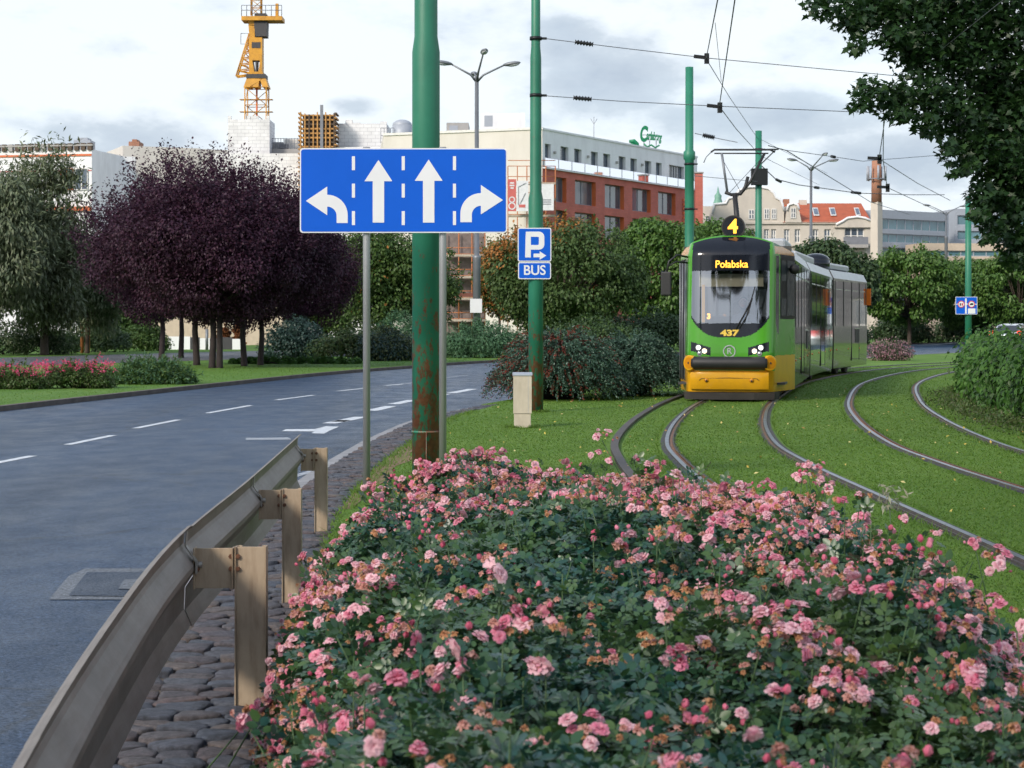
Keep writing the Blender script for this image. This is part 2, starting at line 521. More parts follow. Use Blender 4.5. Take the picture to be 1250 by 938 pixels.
M_KERBD = plain('kerb_stone_dark', (.10,.085,.075), .85, var=.35, scale=3, bump=.4, bscale=30)

# ------------------------------------------------------------------ layout lines
ROAD_L = spline([(-11.6,-6),(-11.3,10),(-10.9,25),(-9.8,37),(-8,50),(-6,62.7),(-3.8,72),(-.6,83.5),(8,104),(22,135),(40,170),(75,230)], .6)
KERB_R = spline([(-1.55,-6),(-1.62,3),(-1.82,8),(-2.0,11),(-2.12,13.5),(-2.22,20),(-2.14,24.6),(-1.98,28.3),(-1.6,33),(-.5,38.6),(1.8,48),(4.6,58),(8.6,70),(14,83),(22,101),(40,130),(92,195)], .6)
COB_R = spline([(-.3,-6),(-.4,5),(-.66,7),(-.92,9),(-1.22,12),(-1.45,16),(-1.5,21),(-1.35,26.4),(-1.05,32.4),(-.45,36.8),(-.2,38.6)], .6)
R1 = spline([(5.15,2),(4.98,10),(4.87,18),(4.86,22),(5.02,25.8),(5.72,32),(6.93,39.6),(9.3,51),(12.4,61.5),(15.6,69),(21,77.5),(28,85),(38,93)], .5)
RAILS = {'L2': offset(R1, -2.935), 'L3': offset(R1, -1.5), 'R1': R1, 'R2': offset(R1, 1.435)}
EDGE = offset(R1, -3.62)

mb = MB(); mb.box(-2500, 2500, -400, 4500, -.6, -.1, M_GROUND)
structure(mb.build('ground'))
def rows(fn_l, fn_r, ys, z, mat, name, top_only=True):
    mb = MB()
    mb.add([(fn_l(y), y, z) for y in ys] + [(fn_r(y), y, z) for y in ys], [(i, len(ys)+i, len(ys)+i+1, i+1) for i in range(len(ys)-1)], mat)
    return structure(mb.build(name))
ys = list(np.arange(-6, 195, 1.0))
rows(lambda y: xat(ROAD_L, y)-.02, lambda y: xat(KERB_R, y)+.02, ys, -.09, M_ROAD, 'road')
def lawn_left(y): return float(xat(COB_R, y)) if y < 38 else float(xat(KERB_R, y)) + .02
rows(lawn_left, lambda y: 130 if y < 150 else max(130, xat(KERB_R, y)+5), ys, 0.0, M_LAWN, 'lawn')
rows(lambda y: -160, lambda y: xat(ROAD_L, y)-.18, ys, 0.0, M_VERGE, 'verge')
# raised kerb along the far side, flush pale kerb on the near side
mb = MB(); a, b_ = offset(ROAD_L, -.17), ROAD_L
strip(mb, a, b_, .012, M_KERBD); strip(mb, b_, b_, .012, M_KERBD, -.1)
structure(mb.build('kerb_far'))
mb = MB(); lk = [p for p in KERB_R if p.y < 60]
strip(mb, lk, offset(lk, .16), -.03, M_KERB); strip(mb, lk, lk, -.1, M_KERB, -.03)
structure(mb.build('kerb_near'))
lk2 = [p for p in KERB_R if p.y >= 59]
mb = MB(); strip(mb, lk2, offset(lk2, .2), .01, M_KERB); strip(mb, lk2, lk2, -.1, M_KERB, .01)
structure(mb.build('kerb_beyond'))
# second carriageway behind the purple trees
mb = MB()
na = spline([(-32,40),(-26,56),(-19,72),(-13.8,82),(-6,98),(4,116)], 1); fa = spline([(-44,52),(-33,68),(-24,89),(-18,104),(-10,122),(0,142)], 1)
strip(mb, resample(fa, 60), resample(na, 60), .006, M_ROAD2)
structure(mb.build('side_road'))
# bare earth at the edge of the cobbles
mb = MB()
la = [p for p in COB_R if 16 < p.y < 31]
lb = [Vector((p.x + .24*min(1, (p.y-16)/4)*min(1, (31-p.y)/4) + .07*math.sin(p.y*2.3) + .05*math.sin(p.y*5.1), p.y)) for p in la]
strip(mb, la, lb, .006, M_EARTH)
structure(mb.build('worn_earth_strip'))

# ------------------------------------------------------------------ road markings and repairs
mb = MB()
ZR = -.09
def quadpx(mb, pts, mat, z):
    mb.add([G(x, y, z) for x, y in pts], [tuple(range(len(pts)))[::-1]], mat)
def dash(x0, y0, x1, y1, wd, mat=M_PAINT):
    a, b = G(x0, y0, ZR+.004), G(x1, y1, ZR+.004)
    d = (b-a).normalized(); s = Vector((d.y, -d.x, 0))*wd/2
    mb.add([a-s, a+s, b+s, b-s], [(0,1,2,3)], mat)
for d in ((-55,575,40,556.5),(82,543,138,531.5),(165,523,218,512.5),(253,504.5,306,495),(337,488.5,383,482.5),(413,477.5,446,474),(470,471,494,468.5)):
    dash(*d, .13)
for d in ((402,517,420,513),(412,515,441,509),(453,501.5,477,496),(480,493.5,504,488.5),(528,484,545,481),(551,480,577,475)):
    dash(*d, .26)
dash(483,470.5,505,467.3,.13, M_PAINTW); dash(545,461,572,458,.13, M_PAINTW); dash(300,600,430,560,.10, M_PAINTW)
quadpx(mb, [(300,537.2),(300,534.8),(352,534.2),(356,536.8)], M_PAINTW, ZR+.004)
quadpx(mb, [(344,526.5),(349,524.2),(384,524),(398,520.5),(414,521),(402,526),(396,529.5),(380,529),(384,526.8)], M_PAINT, ZR+.004)
structure(mb.build('road_markings'))
mb = MB()
quadpx(mb, [(60,732),(84,703),(104,694),(183,694),(170,732)], M_PATCH, ZR+.004)
quadpx(mb, [(84,727),(106,698.5),(180,698),(168,728)], M_PATCHD, ZR+.008)
quadpx(mb, [(144,719),(152,707.5),(172,707),(166,719.5)], M_PATCH, ZR+.012)
structure(mb.build('road_patch'))

# ------------------------------------------------------------------ cobbled strip: every stone a dome with its own outline
M_STONE = leafmat('field_stone', [(.050,.057,.078),(.095,.076,.076),(.050,.060,.082),(.115,.09,.08),(.066,.063,.074),(.10,.07,.067),(.060,.070,.094),(.083,.086,.10)], .62, 0, .5)
_nt = M_STONE.node_tree; _b = _nt.nodes['Principled BSDF']
_n = noise(_nt, 24, 8, .75); _bp = _nt.nodes.new('ShaderNodeBump'); _bp.inputs['Strength'].default_value = .9; _bp.inputs['Distance'].default_value = .02
_nt.links.new(_n.outputs['Fac'], _bp.inputs['Height']); _nt.links.new(_bp.outputs['Normal'], _b.inputs['Normal'])
_c = _b.inputs['Base Color'].links[0].from_socket
_n5 = noise(_nt, 22, 8, .8); _r5 = ramp(_nt, [(.36, .30), (.5, .85), (.64, 1.6)]); _nt.links.new(_n5.outputs['Fac'], _r5.inputs['Fac'])
_nt.links.new(mixc(_nt, 1.0, _c, _r5.outputs['Color'], 'MULTIPLY'), _b.inputs['Base Color'])
M_JOINT = plain('joint_sand', (.085,.07,.058), .95, var=.4, scale=9, bump=.5, bscale=80)
mb = MB()
cy = [p for p in KERB_R if p.y < 39.4]
yy = np.arange(-5, 39.2, .5)
mb.add([(xat(KERB_R, y)+.15, y, -.022) for y in yy] + [(max(xat(KERB_R, y)+.16, lawn_left(y)+.02), y, -.016) for y in yy],
       [(i, len(yy)+i, len(yy)+i+1, i+1) for i in range(len(yy)-1)], M_JOINT)
mb.build('joint')['kind'] = 'structure'
SV, SF = [], []
seeds = []
y = 3.6; row = 0
while y < 38.8:
    rh = .12 + .05*random.random()
    x0, x1 = float(xat(KERB_R, y)) + .16, lawn_left(y)
    x = x0 - .1 + random.random()*.15
    while x < x1 + .2:
        wd = .13 + .13*random.random()
        seeds.append((x + wd/2, y + random.uniform(-.045,.045))); x += wd
    y += rh
def clip_half(pl_, mx, my, nx, ny):
    out = []
    for i in range(len(pl_)):
        p, q = pl_[i], pl_[(i+1) % len(pl_)]
        dp, dq = (p[0]-mx)*nx+(p[1]-my)*ny, (q[0]-mx)*nx+(q[1]-my)*ny
        if dp <= 0: out.append(p)
        if dp*dq < 0:
            t = dp/(dp-dq); out.append((p[0]+(q[0]-p[0])*t, p[1]+(q[1]-p[1])*t))
    return out
for (sx_, sy_) in seeds:
    xl, xr = float(xat(KERB_R, sy_)) + .165, lawn_left(sy_) + .02
    if not xl + .03 < sx_ < xr - .02: continue
    cell = [(max(xl, sx_-.3), sy_-.25), (min(xr, sx_+.3), sy_-.25), (min(xr, sx_+.3), sy_+.25), (max(xl, sx_-.3), sy_+.25)]
    for (ox, oy) in seeds:
        if abs(oy-sy_) > .42 or abs(ox-sx_) > .5 or (ox == sx_ and oy == sy_): continue
        d = math.hypot(ox-sx_, oy-sy_); nx, ny = (ox-sx_)/d, (oy-sy_)/d
        cell = clip_half(cell, (ox+sx_)/2 - nx*.005, (oy+sy_)/2 - ny*.005, nx, ny)
        if len(cell) < 3: break
    if len(cell) < 3: continue
    for rk in (.16,.22):                                # round the corners
        c2 = []
        for i in range(len(cell)):
            p, q = cell[i], cell[(i+1) % len(cell)]
            c2 += [(p[0]*(1-rk)+q[0]*rk, p[1]*(1-rk)+q[1]*rk), (p[0]*rk+q[0]*(1-rk), p[1]*rk+q[1]*(1-rk))]
        cell = c2
    n_ = len(cell); o = len(SV)
    mx = sum(p[0] for p in cell)/n_; my = sum(p[1] for p in cell)/n_
    zt = random.uniform(-.009,.008); tx, ty = random.uniform(-.06,.06), random.uniform(-.06,.06)
    for k, dz in ((1.0,-.05),(.997,-.005),(.965,.002),(.62,.005)):
        for p in cell:
            ux, uy = (p[0]-mx)*k, (p[1]-my)*k
            SV.append((mx+ux, my+uy, zt+dz+ux*tx+uy*ty + random.uniform(-.002,.002)))
    SV.append((mx, my, zt+.005))
    for ring in range(3):
        for q in range(n_):
            q2 = (q+1) % n_
            SF.append((o+ring*n_+q, o+ring*n_+q2, o+(ring+1)*n_+q2, o+(ring+1)*n_+q))
    for q in range(n_): SF.append((o+3*n_+q, o+3*n_+(q+1) % n_, o+4*n_))
me = bpy.data.meshes.new('cobblestone_paving')
me.from_pydata(SV, [], [tuple(dict.fromkeys(f)) for f in SF]); me.materials.append(M_STONE)
me.polygons.foreach_set('use_smooth', [True]*len(me.polygons)); me.update()
cob = bpy.data.objects.new('cobblestone_paving', me); COL.objects.link(cob); structure(cob)

# ------------------------------------------------------------------ tram rails
M_RAILTOP = plain('polished_rail', (.24,.26,.30), .34, 1.0, var=.3, scale=3)
M_RAILDK = plain('rail_web', (.055,.042,.036), .6, .2, var=.35, scale=6)
M_RUSTY = plain('rail_groove', (.20,.085,.035), .6, .3, var=.4, scale=5)
M_RUBBER = plain('rail_rubber', (.035,.033,.033), .7, 0, var=.3, scale=7)
def rail(key, label, flip):
    ln = [p for p in RAILS[key] if -1 < p.y < 96]
    s = -1 if flip else 1                       # groove lies towards the middle of the track
    def o(d): return offset(ln, d*s)
    mb = MB()
    strip(mb, *((o(-.085), o(-.034)) if not flip else (o(-.034), o(-.085))), .006, M_RUBBER)
    prof = [(-.034,.006),(-.026,.026),(.024,.026),(.034,.004),(.072,.004),(.074,.022),(.092,.022),(.096,.006),(.135,.005)]
    ms = [M_RAILDK, M_RAILTOP, M_RAILDK, M_RUSTY, M_RUSTY, M_RAILDK, M_RAILDK, M_RUBBER]
    for (a, za), (b, zb), m in zip(prof, prof[1:], ms):
        if flip: strip(mb, o(b), o(a), zb, m, za)
        else: strip(mb, o(a), o(b), za, m, zb)
    c = mb.build('tram_rail')
    return tag(c, label, 'tram rail', 'curved tram rails in the lawn')
rail('L2', 'curved grooved rail running under the left side of the tram front', False)
rail('L3', 'curved grooved rail running under the right side of the tram front', True)
rail('R1', 'inner shiny rail of the empty track, the one farther from the hedge', False)
rail('R2', 'outer shiny rail of the empty track, running just along the hedge', True)
mb = MB(); el_ = [p for p in EDGE if 12 < p.y < 60]
strip(mb, offset(el_, -.05), offset(el_, .05), .045, M_RAILDK); strip(mb, offset(el_, -.05), offset(el_, -.05), 0, M_RAILDK, .045); strip(mb, offset(el_, .05), offset(el_, .05), .045, M_RAILDK, 0)
tag(mb.build('track_edging'), 'low dark edging bar curving through the lawn left of the tram', 'edging')

# ------------------------------------------------------------------ grass blades and fallen leaves
M_BLADE = leafmat('grass_blade', [(.125,.24,.032),(.15,.265,.040),(.168,.28,.048),(.137,.25,.036),(.20,.29,.068),(.11,.215,.029)], .5, .5, .25)
BLADE = (A([(-.5,0,0),(.5,0,0),(.12,.3,1)], float), A([(0,1,2)]))
def blades(name, x, y, hmul=1.0):
    n = len(x)
    # axes: nrm carries the height, side the width, tip the lean
    yaw = RNG.random(n)*2*math.pi
    width = .0028 + .00022*y; h = (.008 + .013*RNG.random(n))*hmul
    lean = h*(.8 + 2.0*RNG.random(n))
    ax, ay = np.cos(yaw), np.sin(yaw)
    b = np.stack([x, y, np.zeros(n)], 1)
    w_ = np.stack([ax, ay, np.zeros(n)], 1)*width[:, None]
    l_ = np.stack([-ay*lean, ax*lean, h], 1)
    V = np.stack([b-w_, b+w_, b+l_], 1).reshape(-1, 3)
    F = np.arange(3*n).reshape(-1, 3)
    o = raw_mesh(name, V, F, [M_BLADE]); o['kind'] = 'stuff'
    return o
n = 640000
y = 8.0*(72/8.0)**RNG.random(n); x = (RNG.random(n)-.5)*.60*y
keep = x > np.interp(y, ys, [lawn_left(v) for v in ys]) + .05 + .30*RNG.random(n)*(y < 36)*(y > 13)
for ln in list(RAILS.values()) + [EDGE]:
    keep &= (np.abs(x - np.interp(y, [p.y for p in ln], [p.x for p in ln])) > .115) | ((ln is EDGE) & (y < 12))
o = blades('grass', x[keep], y[keep]); tag(o, 'short mown grass of the tram track lawn', 'grass')
n = 70000
y = 36*(100/36)**RNG.random(n); x = -30 + RNG.random(n)*40
k = (x < np.interp(y, [p.y for p in ROAD_L], [p.x for p in ROAD_L]) - .2) & (x > np.interp(y, [p.y for p in ROAD_L], [p.x for p in ROAD_L]) - 9) & (np.abs(x) < .3*y)
o = blades('verge_grass', x[k], y[k], 1.2); tag(o, 'mown grass verge on the far side of the road', 'grass')
M_FALLEN = leafmat('fallen_leaf', [(.62,.50,.10),(.55,.36,.08),(.65,.58,.25),(.35,.16,.05)], .6, .2)
n = 230
y = 16 + 32*RNG.random(n)**1.3; x = -1 + RNG.random(n)*9
k = (np.abs(x) < .27*y) & (x > np.interp(y, ys, [lawn_left(v) for v in ys]) + .3)
pos = np.stack([x, y, .035 + .02*RNG.random(n)], 1)[k]; m_ = len(pos)
o = leaves('fallen_leaves', M_FALLEN, *DIAMOND, pos, A([0, -.5, 1]) + .5*RNG.normal(size=(m_, 3)), rdir(m_), .03 + .03*RNG.random(m_))
tag(o, 'small yellow leaves scattered over the mown lawn', 'leaves', kind='stuff')

# longer tufts left by the mower round the posts and along the paving edge
tx_, ty_ = [], []
for cx_, cy_, r in ((P(520,0,19.6).x,19.6,.17),(P(654,0,34.8).x,34.8,.17),(P(637.5,0,29.6).x,29.62,.20),(P(540.5,0,18.16).x,18.16,.06),(P(447.5,0,18.16).x,18.16,.06)):
    k = 260; a = RNG.random(k)*2*math.pi; rr = r + np.abs(RNG.normal(0,.05,k)); tx_.append(cx_+rr*np.cos(a)); ty_.append(cy_+rr*np.sin(a))
k = 2600; yv = 9 + 26*RNG.random(k); tx_.append(np.interp(yv, ys, [lawn_left(v) for v in ys]) + np.abs(RNG.normal(0,.10,k)) - .02); ty_.append(yv)
for ln in list(RAILS.values()):
    k = 2200; yv = 13 + 40*RNG.random(k)**1.5; s_ = np.where(RNG.random(k) < .5, -1, 1); tx_.append(np.interp(yv, [p.y for p in ln], [p.x for p in ln]) + s_*(.125+np.abs(RNG.normal(0,.02,k)))); ty_.append(yv)
o = blades('grass_tufts', np.concatenate(tx_), np.concatenate(ty_), 3.2); tag(o, 'longer grass tufts round the pole bases and along the rails', 'grass')
# ------------------------------------------------------------------ guard rail
M_GALV = plain('weathered_galvanised', (.33,.31,.28), .55, .35, var=.15, scale=5, dirt=((.20,.17,.14), 3, .6, (1,1,.3)), bump=.06)
M_GALVT = plain('galvanised_beam', (.20,.172,.15), .5, .2, var=.2, scale=4, dirt=((.13,.10,.08), 9, .85, (1,.25,3)), bump=.08, bscale=18)
M_BEIGE = plain('beige_post_paint', (.385,.30,.21), .55, .1, var=.12, scale=4, dirt=((.20,.13,.075), 7, .8, (3,3,.5)), bump=.05, bscale=30)
M_RUST = plain('rust_bolt', (.11,.045,.022), .8, var=.4, scale=40)
RP = spline([(-.30,-.6),(-.58,1.2),(-.945,3.72),(-1.19,5.96),(-1.35,7.96),(-1.45,10.6),(-1.6,14.0),(-1.645,15.0)], .25)
# (rail parts hang from this)
gr_ = thing('guard_rail', 'weathered steel crash barrier on beige posts between road and cobbles', 'guard rail', (-1.2, 8, 0))
# W profile seen from behind: (offset to the right, z)
prof = [(-.018,.738),(.0,.743),(-.003,.736),(-.028,.724),(-.034,.668),(-.026,.652),(.012,.602),(.022,.586),(.022,.562),(.010,.540),(-.030,.480),(-.034,.385),(-.004,.315)]
def beam_part(ln, lift, name, out):
    mb = MB()
    ls = [offset(ln, o + out) for o, z in prof]
    vs = []; n = len(ln); k = len(prof)
    for j, (o_, z) in enumerate(prof):
        vs += [(p.x, p.y, z + lift) for p in ls[j]]
    fs = [(j*n+i, (j+1)*n+i, (j+1)*n+i+1, j*n+i+1) for j in range(k-1) for i in range(n-1)]
    mb.add(vs, fs, M_GALVT, False)
    o = mb.build(name, gr_)
    m = o.modifiers.new('thick', 'SOLIDIFY'); m.thickness = .004; m.offset = -1
    return o
cut = [p for p in RP if p.y < 4.1]; rest = [p for p in RP if p.y > 3.85]
beam_part(cut, .003, 'rail_beam', .003); mid = [p for p in rest if p.y < 8.3]; far = [p for p in rest if p.y > 8.0]
beam_part(mid, 0, 'rail_beam', 0); beam_part(far, -.004, 'rail_beam', .006)
def rail_post(Y, xp, zt, hw=.066):
    rx = float(xat(RP, Y)); mb = MB()
    # C post: web facing the viewer with two flanges
    mb.box(xp-hw+.004, xp+hw-.004, Y, Y+.006, -.03, zt, M_BEIGE)
    mb.box(xp-hw, xp-hw+.006, Y-.012, Y+.055, -.03, zt+.001, M_BEIGE); mb.box(xp+hw-.006, xp+hw, Y-.004, Y+.055, -.03, zt+.001, M_BEIGE)
    mb.box(xp-hw, xp-hw+.024, Y+.055, Y+.060, -.03, zt, M_BEIGE); mb.box(xp+hw-.024, xp+hw, Y+.055, Y+.060, -.03, zt, M_BEIGE)
    p = mb.build('post', gr_, bevel=.002)
    mb = MB(); x0, x1 = rx+.022, xp-hw-.002
    mb.box(x0, x1, Y+.002, Y+.008, zt-.175, zt-.006, M_BEIGE); mb.box(x0-.004, x0+.002, Y-.022, Y+.05, zt-.178, zt-.004, M_BEIGE)
    mb.box(x1-.010, x1-.004, Y-.016, Y+.05, zt-.176, zt-.004, M_BEIGE)
    for xx, zz in ((x0+.012, zt-.095),(x1-.014, zt-.04),(x1-.014, zt-.092),(xp-hw+.014, zt-.04),(xp-hw+.014, zt-.092)):
        mb.tube([(xx, Y-.012, zz), (xx, Y+.004, zz)], .0105, M_RUST, 6, False)
    mb.build('spacer', gr_, bevel=.0015)
    mb = MB()   # strap over the back of the beam
    for za, zb, oa, ob in ((.728,.665,-.020,-.024),(.667,.60,-.024,.022),(.60,.55,.022,.022)):
        mb.beam((rx+oa+.012, Y-.02, za), (rx+ob+.012, Y-.02, zb), .035, .006, M_GALV, up=(1,0,0))
    mb.tube([(rx+.03, Y+.0, .585), (rx+.055, Y+.0, .585)], .013, M_GALV, 8)
    mb.build('clamp', gr_)
rail_post(8.1, -1.10, .66); rail_post(11.05, -1.265, .65, .055); rail_post(14.75, -1.465, .645, .048)

# ------------------------------------------------------------------ green catenary poles
def polemat(name, rusty, zr):
    m, nt, b, out = new_mat(name)
    n0 = noise(nt, 1.2, 5, .6); r0 = ramp(nt, [(.3, (.013,.140,.085)), (.7, (.028,.205,.125))]); nt.links.new(n0.outputs['Fac'], r0.inputs['Fac'])
    geo = nt.nodes.new('ShaderNodeNewGeometry'); sp = nt.nodes.new('ShaderNodeSeparateXYZ'); nt.links.new(geo.outputs['Position'], sp.inputs[0])
    low = mth(nt, 'SUBTRACT', 1.0, mth(nt, 'DIVIDE', sp.outputs[2], zr), True)
    n1 = noise(nt, 9, 10, .78, stretch=(1.5,1.5,.6))
    v = mth(nt, 'ADD', n1.outputs['Fac'], mth(nt, 'MULTIPLY', mth(nt, 'POWER', low, .7), rusty))
    r1 = ramp(nt, [(.635, 0.0), (.66, 1.0)]); nt.links.new(v, r1.inputs['Fac'])
    n2 = noise(nt, 18, 6, .7); r2 = ramp(nt, [(.3, (.085,.035,.020)), (.7, (.21,.085,.045))]); nt.links.new(n2.outputs['Fac'], r2.inputs['Fac'])
    nt.links.new(mixc(nt, r1.outputs['Color'], r0.outputs['Color'], r2.outputs['Color']), b.inputs['Base Color'])
    b.inputs['Roughness'].default_value = .48
    bp = nt.nodes.new('ShaderNodeBump'); bp.inputs['Strength'].default_value = .25; bp.inputs['Distance'].default_value = .01
    nt.links.new(n1.outputs['Fac'], bp.inputs['Height']); nt.links.new(bp.outputs['Normal'], b.inputs['Normal'])
    return m
M_POLE1 = polemat('green_pole_rusty', .215, 2.5); M_POLE2 = polemat('green_pole', .20, 2.2); M_POLE3 = polemat('green_pole_far', .02, 3)
M_BLACK = plain('black_fitting', (.012,.014,.016), .5, .3)
M_GREY = plain('grey_steel', (.38,.39,.40), .42, .55, var=.08, scale=2)
M_GREYD = plain('lamp_grey', (.20,.215,.235), .5, .5, var=.1, scale=2)
def pole(loc, segs, mat, label, extra=None, n=24):
    t = thing('catenary_pole', label, 'pole', (loc[0], loc[1], 0), 'green catenary poles')
    pts, rs = [], []
    for z, r in segs:
        pts.append((loc[0], loc[1], z)); rs.append(r)
    mb = MB(); mb.tube(pts, rs, mat, n); mb.build('shaft', t)
    if extra: extra(t)
    return t
def bands(zs, r, loc):
    def f(t):
        for z in zs:
            mb = MB(); mb.tube([(loc[0], loc[1], z-.03), (loc[0], loc[1], z+.03)], r, M_BLACK, 16); mb.box(loc[0]+r-.01, loc[0]+r+.09, loc[1]-.02, loc[1]+.02, z-.02, z+.02, M_BLACK); mb.build('clamp', t)
    return f
p1 = P(520, 395, 19.6)
def weld(t):
    mb = MB(); z = CH - (527-HY)/FPX*19.6
    mb.tube([(p1.x, p1.y, z-.012), (p1.x, p1.y, z+.012)], .1475, M_POLE2, 32); mb.tube([(p1.x+.01, p1.y-.146, -.05), (p1.x+.01, p1.y-.1455, z)], .006, M_POLE1, 6); mb.build('weld_ring', t)
pole((p1.x, p1.y), [(-.1,.141),(4.36,.141),(4.52,.118),(9.6,.115)], M_POLE1, 'thick green pole with rusty base right behind the four-lane sign', weld, 40)
p2 = P(654, 395, 34.8)
pole((p2.x, p2.y), [(-.1,.135),(3.85,.132),(3.98,.106),(6.4,.10),(6.6,.083),(9.4,.08)], M_POLE2, 'slim green pole carrying the parking sign beside the beige box', bands((6.75,5.72), .11, (p2.x, p2.y)), 28)
p3 = P(841.5, 395, 55.6)
pole((p3.x, p3.y), [(-.1,.175),(3.6,.17),(3.8,.135),(6.3,.13),(6.35,.17),(6.55,.17),(6.6,.12),(9.0,.115)], M_POLE3, 'green pole rising directly behind the left roof edge of the tram', bands((6.2,4.9), .15, (p3.x, p3.y)))
p4 = P(926, 395, 74)
pole((p4.x, p4.y), [(-.1,.15),(4.6,.145),(4.7,.13),(9.0,.125)], M_POLE3, 'green pole standing behind the raised pantograph of the tram', bands((8.3,7.4), .15, (p4.x, p4.y)))
p5 = P(1182, 395, 85)
pole((p5.x, p5.y), [(-.1,.15),(3.2,.14),(7.2,.13)], M_POLE3, 'green pole at the right carrying the small blue double sign')
# junction box and bracket high on the pole behind the pantograph
t4 = [o for o in bpy.data.objects if o.get('label', '').startswith('green pole standing behind')][0]
mb = MB(); z = CH + (395-216)/FPX*74
mb.box(p4.x-.32, p4.x+.32, p4.y-.3, p4.y-.14, z-.34, z+.3, M_BLACK); mb.build('junction_box', t4, bevel=.02)
mb = MB(); z2 = CH + (395-183)/FPX*74
mb.tube([(p4.x-.1, p4.y, z2), (p4.x+.75, p4.y-.2, z2)], .03, M_BLACK, 8); mb.tube([(p4.x+.65, p4.y-.2, z2), (p4.x+.1, p4.y, z2-.55)], .022, M_BLACK, 8); mb.build('bracket_arm', t4)

# ------------------------------------------------------------------ four-lane direction sign
M_SIGN = plain('sign_blue', (.001,.098,.58), .5, var=.05, scale=1.5, ior=1.3)
M_WHITE = plain('sign_white', (.72,.73,.75), .35, var=.03)
M_SIGNBACK = plain('sign_back', (.35,.36,.37), .5, .4)
def rrect(x0, x1, y0, y1, r, n=6):
    out = []
    for cx_, cy_, a0 in ((x1-r, y0+r, -90), (x1-r, y1-r, 0), (x0+r, y1-r, 90), (x0+r, y0+r, 180)):
        for k in range(n+1):
            t = math.radians(a0 + 90*k/n); out.append((cx_ + r*math.cos(t), cy_ + r*math.sin(t)))
    return out
YS = 18.1
def S(px, py): return ((px-CX)/FPX*YS, CH-(py-HY)/FPX*YS)
sg = thing('lane_sign', 'wide blue road sign with four white lane arrows on two grey posts', 'road sign', (S(492,0)[0], YS, 0))
mb = MB()
(x0, zt), (x1, zb) = S(366, 181), S(619, 284.5)
zt_, zb_ = zt, zb
U, V = (1,0,0), (0,0,1)
mb.prism(rrect(x0, x1, zb, zt, .03), (0, YS, 0), U, V, (0,.025,0), M_WHITE, M_SIGNBACK)
mb.prism(rrect(x0+.012, x1-.012, zb+.012, zt-.012, .024), (0, YS-.003, 0), U, V, (0,.0028,0), M_SIGN)
def mark(poly, z=.0025): mb.prism([S(a, b) for a, b in poly][::-1], (0, YS-.003-z, 0), U, V, (0, z-.0003, 0), M_WHITE)
for c, top in ((462, 195.5), (523.3, 195)):
    mark([(c, top), (c+17, top+26), (c+7, top+26), (c+7, 272), (c-7, 272), (c-7, top+26), (c-17, top+26)])
def arcpts(cx_, cy_, r, a0, a1, n=10): return [(cx_ + r*math.cos(math.radians(a0+(a1-a0)*k/n)), cy_ - r*math.sin(math.radians(a0+(a1-a0)*k/n))) for k in range(n+1)]
mark([(373.5,245.5),(399.5,228),(399.5,238)] + arcpts(399.5,263,25,90,0) + [(424.5,272.5),(411,272.5)] + arcpts(399.5,264,11.5,0,90) + [(399.5,253),(399.5,263)])
mark([(614,244.5),(587,262),(587,251.5)] + arcpts(587,262.5,11,90,180) + [(576,271.5),(562,271.5)] + arcpts(587,261,25,180,90) + [(587,236.5),(587,226)])
for x in (431.5, 492.3, 554.8):
    for ya, yb in ((191,208),(224.5,241.5),(258,275)):
        mark([(x-1.9,ya),(x+1.9,ya),(x+1.9,yb),(x-1.9,yb)])
mb.build('sign_panel', sg)
for px in (447.5, 540.5):
    mb = MB(); x = (px-CX)/FPX*(YS+.06)
    mb.tube([(x, YS+.062, -.1), (x, YS+.062, zb+.05), (x, YS+.062, zt+.015)], .0345, M_GREY, 20)
    po = mb.build('post', sg)
    for z in (zb+.12, zt-.12):
        mb = MB(); mb.beam((x-.05, YS+.03, z), (x+.05, YS+.03, z), .012, .05, M_GREY); mb.tube([(x, YS+.062, z-.025), (x, YS+.062, z+.025)], .039, M_GREY, 16)
        mb.build('clamp', po)

# ------------------------------------------------------------------ parking sign with its BUS plate
YP = 34.8 - .16
pk = thing('parking_sign', 'blue P sign with arrow above a small BUS plate on the slim pole', 'road sign', (p2.x, YP, 3))
def Q(px, py): return ((px-CX)/FPX*YP, CH-(py-HY)/FPX*YP)
def plate(px0, py0, px1, py1, name):
    mb = MB(); (a, t), (b, c) = Q(px0, py0), Q(px1, py1)
    mb.prism(rrect(a, b, c, t, .035), (0, YP, 0), U, V, (0,.02,0), M_WHITE, M_SIGNBACK)
    mb.prism(rrect(a+.018, b-.018, c+.018, t-.018, .022), (0, YP-.003, 0), U, V, (0,.0028,0), M_SIGN)
    return mb
mb = plate(632, 278.3, 673, 319.6, 'P')
def mk(poly): mb.prism([Q(a, b) for a, b in poly][::-1], (0, YP-.0055, 0), U, V, (0,.0022,0), M_WHITE)
mk([(641.8,283),(648,283),(648,314.5),(641,314.5)])
mk([(648,283),(658,283)] + arcpts(658,289.5,6.5,90,0,6) + [(664.5,298.5)] + arcpts(658,298.5,6.5,0,-90,6) + [(648,305),(648,299.3),(657,299.3),(657.8,298.4),(657.8,290.2),(657,289.3),(648,289.3)])
mk([(651.3,309.8),(658.8,309.8),(658.8,307),(666.8,312.3),(658.8,317.3),(658.8,314.3),(651.3,314.3)])
mb.build('sign_panel', pk)
mb = plate(632.4, 320.2, 672.6, 341, 'BUS')
c = Q(652.5, 330.6); text_mb(mb, 'BUS', .245, face_cam((c[0], YP-.004, c[1])), M_WHITE, .0012, .004, sx=.96)
mb.build('bus_plate', pk)
mb = MB(); mb.box(p2.x-.14, p2.x+.14, YP+.02, YP+.06, Q(0,300)[1]-.02, Q(0,300)[1]+.02, M_BLACK); mb.build('bracket', pk)
